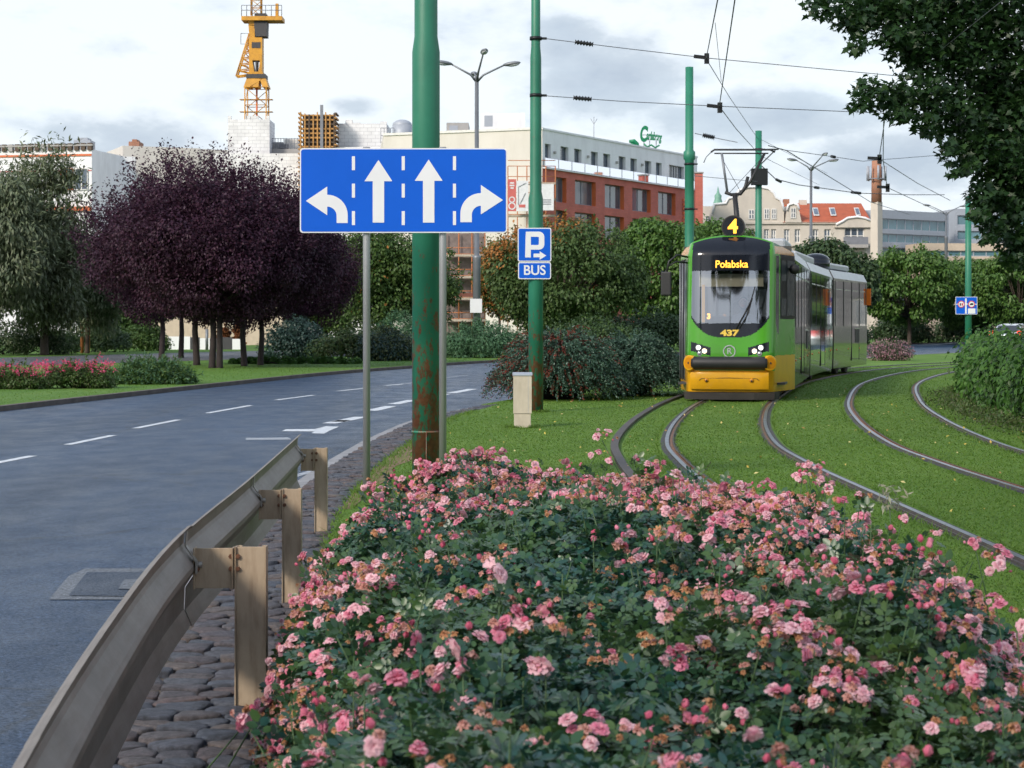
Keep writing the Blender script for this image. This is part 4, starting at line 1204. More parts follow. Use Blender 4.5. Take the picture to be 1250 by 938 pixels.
for k in (0, 1):       # bellows
    Ma, La = frames[k]; Mb, _ = frames[k+1]
    mb = MB()
    ps = [(-1.05,.35),(-1.05,3.05),(-.9,3.15),(.9,3.15),(1.05,3.05),(1.05,.35)]
    vs = [Ma @ Vector((x, La-.2, z)) for x, z in ps] + [Mb @ Vector((x, .2, z)) for x, z in ps]
    mb.add(vs, [(i, (i+1) % 6, 6+(i+1) % 6, 6+i) for i in range(6)], M_TRUB); mb.build('bellows', tram)
# pantograph
Mp, Lp = frames[0]
def pt(px, py, Y=43.2): return P(px, py, Y)
pg = MB()
pg.tube([pt(868,186), pt(872,183), pt(940,183), pt(946,186,43.2)], .022, M_TRUB, 8); pg.tube([pt(872,187.5,43.6), pt(938,187.5,43.6)], .016, M_TRUB, 8)
pg.tube([pt(868,186), pt(862,192), pt(859,199)], .012, M_GREYD, 6)
pg.tube([pt(881,187), pt(888,236)], .028, M_GREYD, 8); pg.tube([pt(933,188), pt(916,222), pt(905,236)], .032, M_TRUB, 8)
pg.tube([pt(885,235), pt(893,238), pt(904,237), pt(910,228), pt(913,216)], .038, M_TRUB, 8)
pg.tube([pt(882,195), pt(905,236)], .006, M_TRUB, 5); pg.tube([pt(931,192), pt(890,236)], .006, M_TRUB, 5)
ph = pg.build('pantograph', tram)
pg = MB(); lo = Mp @ Vector((-.15, 4.2, 3.3))
pg.tube([pt(897,238), pt(902,292,43.0)], [.055,.07], M_TRUB, 8); c = pg.build('lower_arm', ph); c.matrix_parent_inverse = Matrix()
pg = MB(); b0 = pt(903,292,43.0); pg.box(b0.x-.5, b0.x+.45, 42.6, 43.6, 3.28, 3.46, M_TUND); c = pg.build('base_frame', ph); c.matrix_parent_inverse = Matrix()

# ------------------------------------------------------------------ the driver behind the windscreen
M_SKIN = plain('skin', (.42,.20,.14), .55, var=.06); M_JACK = plain('dark_jacket', (.03,.04,.07), .8); M_HAIR = plain('hair', (.05,.03,.02), .7)
def skin_body(name, verts, edges, radii, mats, parent, root=0, sub=2):
    me = bpy.data.meshes.new(name); me.from_pydata(verts, edges, []); o = bpy.data.objects.new(name, me); COL.objects.link(o)
    me.materials.append(mats)
    sk = o.modifiers.new('skin', 'SKIN'); ss = o.modifiers.new('sub', 'SUBSURF'); ss.levels = sub; ss.render_levels = sub
    for i, r in enumerate(radii):
        d = me.skin_vertices[0].data[i]; d.radius = (r, r) if not isinstance(r, tuple) else r; d.use_root = (i == root)
    for p in me.polygons: p.use_smooth = True
    adopt(o, parent)
    return o
dv = thing('person', 'seated driver in a dark jacket behind the tram windscreen', 'person', T1 @ Vector((.2, 1.2, 1.1)))
v = [(.2,1.25,1.12),(.2,1.27,1.4),(.2,1.25,1.66),(.2,1.22,1.82),(.2,1.18,1.96),(.2,1.16,2.07),
     (.0,1.25,1.72),(-.06,1.1,1.45),(-.02,.82,1.42),(-.02,.72,1.44),
     (.4,1.25,1.72),(.46,1.1,1.45),(.42,.82,1.42),(.42,.72,1.44),
     (.1,1.1,1.1),(.08,.75,1.12),(.08,.72,.7),(.3,1.1,1.1),(.32,.75,1.12),(.32,.72,.7)]
e = [(0,1),(1,2),(2,3),(3,4),(4,5),(2,6),(6,7),(7,8),(8,9),(2,10),(10,11),(11,12),(12,13),(0,14),(14,15),(15,16),(0,17),(17,18),(18,19)]
rd = [.15,(.16,.13),(.16,.12),.058,.085,.088,.07,.05,.04,.045,.07,.05,.04,.045,.09,.07,.05,.09,.07,.05]
skin_body('body', [tuple(T1 @ Vector(p)) for p in v], e, rd, M_JACK, dv)
mb = MB(T1); mb.sphere((.2,1.14,2.04), (.088,.10,.125), M_SKIN, 16, 12); mb.sphere((.2,1.03,2.02), (.018,.022,.025), M_SKIN, 8, 6)
for s in (-1, 1): mb.sphere((.2+s*.034,1.05,2.06), (.012,.012,.009), M_HAIR, 8, 6); mb.sphere((.2+s*.088,1.15,2.03), (.015,.03,.035), M_SKIN, 8, 6)
mb.box(.172,.228,1.043,1.05,1.965,1.972, M_RED); mb.build('head', dv)
mb = MB(T1); mb.sphere((.2,1.165,2.085), (.096,.105,.105), M_HAIR, 16, 10); mb.build('hair', dv)
# ------------------------------------------------------------------ trees, hedges and shrubs
M_BARK = plain('bark', (.060,.045,.034), .9, var=.35, scale=6, bump=.6, bscale=25)
M_BARKD = plain('bark_dark', (.030,.022,.022), .9, var=.3, scale=6, bump=.5, bscale=25)
M_PURPLE = leafmat('purple_leaf', [(.026,.009,.021),(.048,.016,.034),(.036,.012,.030),(.066,.022,.042),(.042,.016,.038)], .55, .22, .3)
M_GREENL = leafmat('green_leaf', [(.040,.090,.018),(.070,.135,.026),(.052,.105,.022),(.10,.165,.036),(.058,.118,.034)], .5, .3, .4)
M_BALLL = leafmat('catalpa_leaf', [(.055,.13,.022),(.095,.19,.032),(.066,.145,.027),(.135,.23,.05),(.078,.165,.042)], .45, .3, .45)
M_DARKL = leafmat('dark_leaf', [(.032,.068,.024),(.055,.098,.032),(.042,.082,.032),(.072,.118,.042)], .5, .25, .4)
M_OLIVEL = leafmat('olive_leaf', [(.055,.080,.025),(.085,.105,.035),(.065,.09,.035),(.10,.115,.045)], .5, .3, .4)
M_MIDL = leafmat('mid_green_leaf', [(.055,.105,.030),(.085,.14,.040),(.066,.12,.036),(.105,.165,.052)], .5, .3, .35)
M_SILVER = leafmat('silver_leaf', [(.115,.155,.085),(.17,.205,.115),(.14,.18,.10),(.23,.255,.16),(.095,.135,.06)], .5, .25, .45)
M_RUSTL = leafmat('rusty_leaf', [(.38,.14,.03),(.46,.20,.05),(.30,.13,.035),(.18,.13,.035)], .55, .3, .3)
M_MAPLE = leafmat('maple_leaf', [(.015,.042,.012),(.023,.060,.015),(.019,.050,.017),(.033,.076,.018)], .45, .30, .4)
M_JUNIPER = leafmat('juniper_spray', [(.065,.15,.07),(.09,.19,.095),(.075,.165,.085),(.12,.22,.12)], .55, .2, .3)
M_COTON = leafmat('cotoneaster_leaf', [(.034,.080,.052),(.054,.115,.076),(.072,.14,.10),(.045,.098,.054),(.095,.17,.13)], .45, .2, .5)
M_COTRED = leafmat('cotoneaster_red', [(.17,.022,.014),(.22,.04,.02),(.10,.03,.022),(.14,.05,.03)], .5, .25, .4)
M_IVY = leafmat('ivy_leaf', [(.034,.095,.016),(.055,.14,.024),(.045,.115,.026),(.085,.19,.036),(.065,.155,.026)], .5, .3, .3)
M_BLUEGR = leafmat('bluegreen_leaf', [(.020,.050,.042),(.034,.072,.058),(.028,.06,.05)], .5, .2, .4)
M_DEADL = leafmat('brown_shrub', [(.16,.055,.02),(.22,.08,.03),(.12,.05,.02)], .6, .2, .2)

def limbs(t, base, clumps, r0, htrunk, mat, frac=.5, lean=(0,0), name='trunk'):
    b = Vector(base); top = b + Vector((lean[0], lean[1], htrunk))
    mb = MB()
    mid = b.lerp(top, .5) + Vector((random.uniform(-.06,.06), random.uniform(-.06,.06), 0))
    mb.tube([b - Vector((0,0,.15)), b + Vector((0,0,.12)), mid, top], [r0*1.35, r0*1.08, r0*.9, r0*.75], mat, 9)
    for c, r in clumps:
        if random.random() > frac: continue
        c = Vector(c); k = top.lerp(c, .5) + Vector((0,0,-.08*(c-top).length)) + Vector((random.uniform(-.1,.1),)*3)
        mb.tube([top - Vector((0,0,.1)), k, c], [r0*.5, r0*.3, r0*.10], mat, 6)
    return mb.build(name, t)
def tree(name, label, group, loc, rx, ry, z0, z1, leafm, lsize, n, nclump=70, cr=.28, trunk_r=.13, bark=None, shape=DIAMOND, spr=0, sprl=.7, htr=None, shell=.5, extra=None, tipdown=.6, upb=.5, lean=(0,0), frac=.45, sprdir=(0,0,1.0)):
    t = thing(name, label, 'tree', (loc[0], loc[1], 0), group, local=True)
    zc, rz = (z0+z1)/2, (z1-z0)/2
    cl = blob_clumps((lean[0], lean[1], zc), (rx, ry, rz), nclump, cr, shell)
    pos, nrm, tip, idx = crown(cl, n, tipdown=tipdown, upb=upb)
    if spr:
        d0 = rdir(spr*3); d0 = d0[d0[:, 2] > -.1][:spr]
        base = A([lean[0], lean[1], zc]) + d0*A([rx, ry, rz])*.86
        d = unit(d0*.8 + A(sprdir) + .5*RNG.normal(size=d0.shape))
        a, b, c = sprigs(base, d, sprl*(.5 + RNG.random(len(base))), 30, spread=lsize*.75)
        pos = np.vstack([pos, a]); nrm = np.vstack([nrm, b]); tip = np.vstack([tip, c])
    sz = lsize*(.65 + .7*RNG.random(len(pos)))
    mats, mi = [leafm], None
    if extra:
        mats.append(extra[0]); mi = (extra[1](pos)).astype(int)
    ok = pos[:, 2] > .15
    o = leaves('crown', mats, *shape, pos[ok], nrm[ok], tip[ok], sz[ok], t, None if mi is None else mi[ok])
    limbs(t, (0,0,0), cl, trunk_r, htr if htr else z0 + rz*.35, bark or M_BARK, frac, (lean[0]*.6, lean[1]*.6))
    return t
def gx(px, Y): return (px-CX)/FPX*Y
def zpx(py, Y): return CH-(py-HY)/FPX*Y
# purple plums: two builds, copied
GP = 'purple leaved plum trees on the grass island'
pl = [tree('purple_tree', '', GP, (0,0), 4.35, 3.5, 1.35, 7.65, M_PURPLE, .115, 64000, 70, .27, .125, M_BARKD, spr=260, sprl=1.1, htr=2.6, shell=.35),
      tree('purple_tree', '', GP, (0,0), 4.0, 3.3, 1.4, 7.3, M_PURPLE, .115, 58000, 66, .27, .12, M_BARKD, spr=240, sprl=1.05, htr=2.4, shell=.35)]
spots = [(197,438.5,-2.2,0,1.0,'leftmost purple-leaved tree, its straight trunk alone by the juniper'),
         (221,437,-.5,1,1.03,'slim purple-leaved tree with a forked trunk, second from the left'),
         (240,446,.7,0,1.02,'purple-leaved tree with a trunk rising at the end of the juniper'),
         (259,449.5,1.2,1,.99,'purple-leaved tree whose trunk is left of a close pair'),
         (268,449.5,2.6,0,.92,'purple-leaved tree whose trunk is right of a close pair'),
         (298,447,3.5,1,.96,'purple-leaved tree with a dark straight trunk before the brown shrubs'),
         (318,446,4.4,0,.88,'purple-leaved tree with a leaning trunk, nearest the blue-green bush'),
         (374,434,5.2,1,.86,'rightmost purple-leaved tree, its crown hanging over the bushes by the sign')]
for k, (px, py, rz, kind, sc, lab) in enumerate(spots):
    g = G(px, py)
    if k == 0: o = pl[0]; o.location = g; o.rotation_euler = (0,0,rz); o['label'] = lab
    elif k == 1: o = pl[1]; o.location = g; o.rotation_euler = (0,0,rz); o.scale = (sc,)*3; o['label'] = lab
    else: o = dup(pl[kind], g, rz, (sc, sc, sc*1.0), lab, GP)
# silver-green tree at the left edge, in two masses
Y = 97
tree('silver_tree', 'tall grey-green tree with drooping branches at the left edge', 'silver green trees', (gx(54,Y), Y), 2.7, 2.3, .5, zpx(172,Y), M_SILVER, .30, 26000, 80, .30, .2, shape=NARROW, spr=60, sprl=1.3, htr=5, shell=.4, tipdown=1.2, sprdir=(0,0,.6), extra=(M_OLIVEL, lambda p: RNG.random(len(p)) < .45))
tree('silver_tree', 'broad grey-green tree cut off by the left edge of the picture', 'silver green trees', (gx(-12,Y-3), Y-3), 3.1, 2.6, .3, zpx(198,Y), M_SILVER, .30, 34000, 100, .28, .22, shape=NARROW, spr=70, sprl=1.2, htr=4, shell=.4, tipdown=1.2, sprdir=(0,0,.2))
tree('silver_tree', 'low grey-green bushy tree between the purple crowns and the tall one', 'silver green trees', (gx(106,Y+6), Y+6), 2.9, 2, .2, zpx(262,Y), M_SILVER, .28, 20000, 60, .3, .12, shape=NARROW, spr=40, sprl=.9, htr=2, shell=.4, tipdown=1.2, sprdir=(0,0,.2), extra=(M_DARKL, lambda p: RNG.random(len(p)) < .3))
# trees by the sign
Y = 108
tree('street_tree', 'dark green tree seen between the purple crowns and the sign pole', 'trees behind the road', (gx(466,Y), Y), 3.0, 2.6, .8, zpx(262,Y), M_GREENL, .20, 26000, 80, .3, .1, spr=30, extra=(M_RUSTL, lambda p: RNG.random(len(p)) < .015))
Y = 112
tree('street_tree', 'broad round tree whose left top has turned rusty orange', 'trees behind the road', (gx(688,Y), Y), 4.9, 3.8, .5, zpx(258,Y), M_MIDL, .22, 40000, 120, .24, .2, spr=30, sprl=.5, shell=.72, htr=2.6, tipdown=.9,
     extra=(M_RUSTL, lambda p: ((p[:,0]*-.55 + (p[:,2]-5.2)*1.0 + RNG.normal(0,.7,len(p)) > 2.2) & (RNG.random(len(p)) < .85)).astype(int) if True else 0))
tree('street_tree', 'small rusty tree peeking out between the sign post and the lamp', 'trees behind the road', (gx(610,118), 118), 1.7, 1.5, 1.2, zpx(290,118), M_GREENL, .18, 9000, 40, .3, .1, spr=24, sprl=.6, extra=(M_RUSTL, lambda p: RNG.random(len(p)) < .45))
Y = 122
tree('street_tree', 'green tree filling the gap between the purple crowns and the blue sign', 'trees behind the road', (gx(398,Y), Y), 3.4, 2.8, .4, zpx(280,Y), M_GREENL, .22, 22000, 80, .28, .12, spr=30)
tree('street_tree', 'green tree mostly hidden behind the thick rusty pole', 'trees behind the road', (gx(520,126), 126), 2.6, 2.4, .5, zpx(288,126), M_GREENL, .2, 14000, 60, .3, .1, spr=24)
tree('street_tree', 'green tree behind the first purple trunk and the grey-green tree', 'trees behind the road', (gx(150,128), 128), 4.6, 3, .2, zpx(300,128), M_MIDL, .24, 22000, 80, .26, .12, spr=24)
# round-headed catalpas
def ball(px, Y, top, bot, wpx, label, m=None, n=20000):
    r = wpx/2/FPX*Y
    return tree('round_tree', label, 'round headed trees beyond the tram', (gx(px,Y), Y), r, r*.95, max(.9, zpx(bot,Y)), zpx(top,Y), m or M_BALLL, .26, n, 110, .21, .16, shape=OVAL, shell=.86, htr=2.2, tipdown=1.0, upb=.25, spr=14, sprl=.4)
ball(808, 126, 260, 404, 132, 'bright round-headed green tree left of the tram mirror')
ball(874, 138, 264, 402, 134, 'round-headed green tree standing directly behind the tram front')
ball(1010, 135, 288, 404, 128, 'dull dark round tree rising over the rear tram sections', M_DARKL)
ball(1110, 150, 297, 402, 124, 'bright round-headed tree between the tram tail and the blue double sign')
ball(1184, 158, 313, 406, 124, 'round green tree standing directly behind the blue double sign', n=19000)
ball(1246, 150, 304, 404, 128, 'round green tree beneath the maple boughs at the right edge')
# ---------------- bushes
def bush(name, label, group, px0, px1, Y, top, leafm, lsize, n, depth=1.4, shape=DIAMOND, spr=60, sprl=.4, droop=.3, extra=None, nclump=40, cat='bush', z0=0.0, sprd=(0,0,.5), base_drop=0):
    xa, xb = gx(px0, Y), gx(px1, Y); h = zpx(top, Y)
    t = thing(name, label, cat, ((xa+xb)/2, Y, 0), group, local=True)
    rx = (xb-xa)/2
    cl = []
    while len(cl) < nclump:
        u = random.uniform(-1,1); v = random.uniform(-1,1)
        if u*u+v*v > 1: continue
        s = min(h*.34, rx*.5)*(.6 + .6*random.random())
        zz = (h - s*.8)*math.sqrt(max(.05, 1-.8*(u*u+v*v)))*random.uniform(.35,1)
        cl.append(((u*(rx-s*.6), v*depth*.8, zz), (s*1.25, s, s*.8)))
    pos, nrm, tip, idx = crown(cl, n)
    if spr:
        d0 = rdir(spr*3); d0 = d0[d0[:, 2] > .0][:spr]
        base = d0*A([rx, depth, h])*.82
        d = unit(d0*.9 + A(sprd) + .4*RNG.normal(size=d0.shape))
        a, b, c = sprigs(base, d, sprl*(.5 + RNG.random(len(base))), 24, spread=lsize*.35, droop=droop)
        pos = np.vstack([pos, a]); nrm = np.vstack([nrm, b]); tip = np.vstack([tip, c])
    ok = pos[:, 2] > .02
    pos, nrm, tip = pos[ok], nrm[ok], tip[ok]
    mats, mi = [leafm], None
    if extra: mats.append(extra[0]); mi = extra[1](pos).astype(int)
    leaves('foliage', mats, *shape, pos, nrm, tip, lsize*(.65+.7*RNG.random(len(pos))), t, mi)
    mb = MB()
    for c, r in cl[::4]:
        mb.tube([(c[0]*.25, c[1]*.25, -.05), (c[0]*.6, c[1]*.6, c[2]*.6), c], [.03,.02,.008], M_BARKD, 5)
    mb.build('stems', t)['kind'] = 'stuff'
    return t
GB = 'shrubs on the far side of the road'
bush('shrub', 'large blue-green shrub right of the purple trunks', GB, 322, 400, 86, 384, M_BLUEGR, .12, 9000, 1.6)
bush('shrub', 'dark dull shrub spreading left of the green pole', GB, 380, 512, 84, 392, M_DARKL, .12, 11000, 1.6, extra=(M_OLIVEL, lambda p: RNG.random(len(p)) < .3))
bush('shrub', 'brownish shrub between the two grey sign posts', GB, 430, 512, 82.5, 398, M_BLUEGR, .11, 7000, 1.2, extra=(M_OLIVEL, lambda p: RNG.random(len(p)) < .4))
bush('juniper', 'pale blue-green spreading juniper below the lamp', GB, 536, 640, 90, 395, M_JUNIPER, .16, 9000, 1.7, NARROW, 260, .6, .35, sprd=(0,0,.15))
bush('juniper', 'pale juniper showing above the shrubs left of the green pole', GB, 455, 520, 95, 381, M_JUNIPER, .16, 6000, 1.5, NARROW, 180, .6, .35, sprd=(0,0,.15))
bush('shrub', 'tall dark shrub behind the reddish cotoneaster and slim pole', GB, 608, 800, 92, 380, M_DARKL, .13, 15000, 1.8, extra=(M_GREENL, lambda p: RNG.random(len(p)) < .4))
bush('juniper', 'low bright juniper next to the pink rose hedge', GB, 132, 238, 51, 442, M_JUNIPER, .10, 11000, .8, NARROW, 300, .35, .4, sprd=(0,0,.2), extra=(M_GREENL, lambda p: RNG.random(len(p)) < .6))
bush('shrub', 'low leafy green edging below the blue-green shrub', GB, 268, 445, 76, 433.5, M_IVY, .12, 12000, .7, OVAL, 0)
bush('shrub', 'small green shrub by the white wall beyond the side road', GB, 142, 206, 112, 391, M_GREENL, .14, 6000, 1.4)
bush('shrub', 'dark low shrub under the silver trees by the side road', GB, 50, 165, 108, 390, M_DARKL, .14, 8000, 1.6)
bush('shrub', 'dark undergrowth at the far left below the silver tree', GB, -60, 90, 99, 388, M_DARKL, .14, 9000, 1.6, extra=(M_SILVER, lambda p: RNG.random(len(p)) < .25))
for px0, px1, Y, top, lab in ((748, 850, 118, 368, 'dark undergrowth below the bright round tree left of the tram'), (690, 775, 116, 372, 'dark undergrowth in the gap right of the rusty-topped tree'), (985, 1062, 140, 386, 'dark undergrowth under the dull tree behind the tram tail'), (1060, 1140, 158, 376, 'dark undergrowth beneath the bright round tree'),
                     (1135, 1215, 163, 374, 'dark undergrowth left of the parked car'), (1205, 1330, 166, 374, 'dark undergrowth behind the parked car')):
    bush('shrub', lab, 'undergrowth below the round trees', px0, px1, Y, top, M_DARKL, .22, 6000, 2, spr=20)
# far rose bushes
M_PINKFAR = leafmat('far_pink_petal', [(.42,.20,.27),(.55,.30,.36),(.36,.17,.20),(.50,.34,.36)], .6, .2, .2)
M_REDPINK = leafmat('vivid_pink_petal', [(.60,.045,.16),(.68,.10,.24),(.60,.03,.09),(.72,.18,.32)], .5, .25, .3)
bush('rose_shrub', 'pale pink flowering rose bush on the lawn behind the tram tail', 'flowering rose shrubs', 1056, 1113, 83, 409, M_DARKL, .07, 9000, .9, spr=0, extra=(M_PINKFAR, lambda p: (RNG.random(len(p)) < .5)), cat='rose bush', nclump=60)
for px0, px1, Y, top, lab in ((-60, 62, 47.0, 446, 'vivid pink rose hedge cut by the left edge of the picture'), (46, 142, 47.6, 442, 'vivid pink rose hedge next to the low juniper')):
    t = bush('rose_shrub', lab, 'flowering rose shrubs', px0, px1, Y, top, M_GREENL, .055, 11000, .6, OVAL, 60, .3, .1, cat='rose bush', nclump=60, extra=(M_OLIVEL, lambda p: RNG.random(len(p)) < .3))
    xw = gx(px1, Y) - gx(px0, Y); h = zpx(top, Y)
    k = 70; c = np.stack([RNG.uniform(-.5,.5,k)*xw, RNG.uniform(-.6,.1,k), h*(.45+.62*RNG.random(k)**.6)], 1)
    c = np.vstack([c, A([[xw*.32, -.2, h*1.28]])]) if px0 > 0 else c
    pos = (c[:, None, :] + RNG.normal(0, .035, (len(c), 13, 3))).reshape(-1, 3)
    leaves('blossoms', M_REDPINK, *OVAL, pos, rdir(len(pos)) + A([0,-.5,.5]), rdir(len(pos)), .034+.018*RNG.random(len(pos)), t)
# ---------------- cotoneaster beside the slim pole
def cotoneaster(name, label, px0, px1, Y, top, narc, redf, depth):
    xa, xb = gx(px0, Y), gx(px1, Y); h = zpx(top, Y); rx = (xb-xa)/2
    t = thing(name, label, 'bush', ((xa+xb)/2, Y, 0), 'arching cotoneaster bushes', local=True)
    th = RNG.random(narc)*2*math.pi; k = np.sqrt(RNG.random(narc))
    z0_ = h*np.sqrt(np.maximum(.04, 1-.85*k*k))*(.55+.42*RNG.random(narc))
    base = np.stack([np.cos(th)*k*rx*.72, np.sin(th)*k*depth*.72, z0_], 1)
    d = unit(np.stack([np.cos(th)*(.35+k), np.sin(th)*(.35+k), .55 - .5*k + .3*RNG.normal(size=narc)], 1))
    L = .30 + .45*RNG.random(narc)
    per = 34
    tt = np.linspace(.05, 1, per)[None, :] + RNG.random((narc, per))*.03
    p = base[:, None, :] + d[:, None, :]*(tt*L[:, None])[..., None]
    p[..., 2] -= .75*(tt*L[:, None])**2
    p += RNG.normal(0, .012, p.shape)
    tg = np.repeat(d[:, None, :], per, 1).copy(); tg[..., 2] -= 1.5*tt*L[:, None]
    sd = RNG.normal(size=p.shape)
    pos = p.reshape(-1,3); tip = (unit(tg) + .75*unit(sd)).reshape(-1,3); nrm = (A([0,0,.7]) + .7*RNG.normal(size=p.shape)).reshape(-1,3)
    redarc = (RNG.random(narc) < redf*(1.6*np.clip(.55 - base[:,0]/rx*.7, 0, 1)))
    mi = np.repeat(redarc, per) & (RNG.random(narc*per) < .8)
    cl = [((random.uniform(-.6,.6)*rx, random.uniform(-.6,.6)*depth, h*random.uniform(.2,.55)), (rx*.32, depth*.35, h*.28)) for _ in range(14)]
    p2_, n2_, t2_, _ = crown(cl, 9000)
    pos = np.vstack([pos, p2_]); nrm = np.vstack([nrm, n2_]); tip = np.vstack([tip, t2_]); mi = np.concatenate([mi, np.zeros(9000, bool)])
    ok = pos[:, 2] > .01
    leaves('foliage', [M_COTON, M_COTRED], *DIAMOND, pos[ok], nrm[ok], tip[ok], (.036+.024*RNG.random(len(pos)))[ok], t, mi[ok].astype(int))
    mb = MB()
    for q in range(0, narc, 7):
        a = Vector(base[q]); pts = [Vector((a.x*.3, a.y*.3, -.02)), Vector((a.x*.7, a.y*.7, a.z*.75))] + [Vector(p[q, z_]) for z_ in (0, per//2, per-1)]
        mb.tube(pts, [.012,.009,.006,.004,.002], M_BARKD, 4)
    mb.build('stems', t)
cotoneaster('cotoneaster', 'dark arching bush with reddish leaves behind the slim pole', 600, 762, 40.6, 405, 2000, .30, 1.25)
cotoneaster('cotoneaster', 'blue-green arching bush between the reddish one and the tram', 712, 832, 43, 410, 1800, .015, 1.3)
# ---------------- ivy hedge at the right
hp = spline([(8.9,21),(8.9,26),(9.15,31),(9.9,37),(11.5,44.5)], .3)
hd = thing('ivy_hedge', 'dense green ivy hedge beside the empty track at the right', 'hedge', (9.4, 32, 0))
n = 46000
ii = RNG.integers(0, len(hp)-1, n); hx = A([p.x for p in hp])[ii]; hy = A([p.y for p in hp])[ii]
th = RNG.random(n)*math.pi*1.06 - .03
lump = 1 + .10*np.sin(hy*2.1) + .08*np.sin(hy*4.7+1) + .05*np.sin(hy*9.1)
endf = np.clip((44.9-hy)/.8, .15, 1)**.5
rr = (.96 + .10*RNG.normal(size=n))*lump*endf
sq = lambda c: np.sign(c)*np.abs(c)**.62
lx_ = sq(np.cos(th))*1.02*rr; lz_ = np.sin(th)**.62*1.19*rr
pos = np.stack([hx + lx_, hy + RNG.normal(0,.15,n), np.maximum(.03, lz_)], 1)
outn = np.stack([np.cos(th), -.15 + 0*th, np.sin(th)], 1)
leaves('foliage', [M_IVY, M_DARKL], *OVAL, pos, outn + .45*RNG.normal(size=(n,3)), outn*.4 + A([0,0,-1.0]) + .45*RNG.normal(size=(n,3)), .075+.06*RNG.random(n), hd, (RNG.random(n) < .15).astype(int))
mb = MB()
hq = [p for p in hp if p.y < 43.6]
for s in (-1, 1):
    ln = offset(hq, s*.66); strip(mb, ln, ln, .0, M_BARKD, .9)
strip(mb, offset(hq, -.66), offset(hq, .66), .9, M_BARKD)
mb.build('woody_core', hd)
# weeds at the foot of the hedge
nw = 9000; ii = RNG.integers(0, len(hp)-1, nw); hx = A([p.x for p in hp])[ii]; hy = A([p.y for p in hp])[ii]
pos = np.stack([hx - 1.02 - .32*np.abs(RNG.normal(size=nw)), hy + RNG.normal(0,.15,nw), .02+.16*RNG.random(nw)**2], 1)
o = leaves('weeds', [M_OLIVEL, M_GREENL], *NARROW, pos, rdir(nw)+A([0,-.3,.5]), rdir(nw)+A([0,0,.8]), .05+.06*RNG.random(nw), None, (RNG.random(nw) < .5).astype(int))
tag(o, 'straggly weeds along the foot of the ivy hedge', 'weeds', kind='stuff')
# ---------------- maple overhanging at the top right
ml = thing('maple_tree', 'big dark maple whose leafy boughs hang into the upper right corner', 'tree', (12.2, 30.5, 0))
blobs = []
def mblob(px, py, Y, rpx, n=1): blobs.append((px, py, Y, rpx))
for a in ((1003,6,27,24),(1040,22,27.5,30),(1062,8,28,42),(1100,20,28,52),(1048,56,27,17),(1150,10,28.5,60),(1205,20,29,70),(1120,62,28,42),(1165,70,28.5,60),(1225,85,29,70),(1092,48,27.5,22),
          (1062,112,27,24),(1048,128,26.8,13),(1090,122,27.3,30),(1125,118,27.6,40),(1098,140,27,17),(1130,152,27.2,20),(1165,140,28,45),(1215,150,28.6,60),(1250,130,29,70),
          (1160,185,27.4,20),(1190,185,27.8,34),(1225,205,28,45),(1180,205,27.3,13),(1200,240,27.6,22),(1225,250,28,34),(1250,220,28.4,55),(1212,275,27.6,18),(1240,290,28,28),(1204,292,27.3,8),(1236,316,27.8,13),(1258,310,28.2,32),
          (1275,40,29.5,90),(1290,150,30,90),(1300,250,29.5,80),(1010,-40,28,60),(1090,-40,28.5,80),(1180,-60,29,110),(1270,-60,30,120),(1350,100,30.5,130),(1350,230,30.5,110),(1400,-60,31,160),(1165,212,27.2,8),(1195,262,27.3,12)):
    mblob(*a)
P_, N_, T_ = [], [], []
bl3 = []
for px, py, Y, rpx in blobs:
    c = P(px, py, Y); r = rpx/FPX*Y
    bl3.append((c, r))
    dens = 1500 if px < 1260 and py > -30 else 600
    n = int(dens*r*r*(1.35 if px < 1235 and py < 200 else 1.9)) + 12
    d = rdir(n); rad = RNG.random(n)**.5
    pos = A(c) + d*A([r, max(r*1.2, .5), r*.85])*rad[:, None]
    P_.append(pos); N_.append(A([0,-.15,.75]) + .55*RNG.normal(size=(n,3))); T_.append(d*.5 + A([-.5,0,-.75]) + .4*RNG.normal(size=(n,3)))
P_ = np.vstack(P_); N_ = np.vstack(N_); T_ = np.vstack(T_)
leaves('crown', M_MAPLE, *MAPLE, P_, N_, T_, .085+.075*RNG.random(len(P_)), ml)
mb = MB(); top = Vector((12.0, 30.5, 4.2))
mb.tube([(12.25,30.5,-.2),(12.2,30.5,.4),(12.1,30.5,2.2),top,(11.6,30.3,6.5),(11.2,30.2,9)], [.42,.34,.29,.27,.2,.12], M_BARKD, 14)
mb.build('trunk', ml)
for tgt in ((1150,20,28.5),(1165,140,28),(1225,205,28),(1062,8,28),(1090,122,27.3),(1240,290,28)):
    e = P(*tgt); s = top + Vector((-.1,0,random.uniform(-.6,2.0)))
    m = s.lerp(e, .5) + Vector((0,0,.25))
    mb = MB(); mb.tube([s + Vector((0,.8,0)), m + Vector((0,.7,0)), e + Vector((0,.4,0))], [.09,.045,.012], M_BARKD, 8); mb.build('bough', ml)

# tall tree down the road behind the viewpoint, mirrored in the windscreen
tree('tall_tree', 'tall tree behind the viewpoint, mirrored dark in the tram windscreen', 'street trees behind the viewpoint', (-9,-8), 8.5, 5, 16.9, 25, M_MAPLE, .35, 30000, 60, .20, .4, M_BARKD, htr=18, shell=.3)
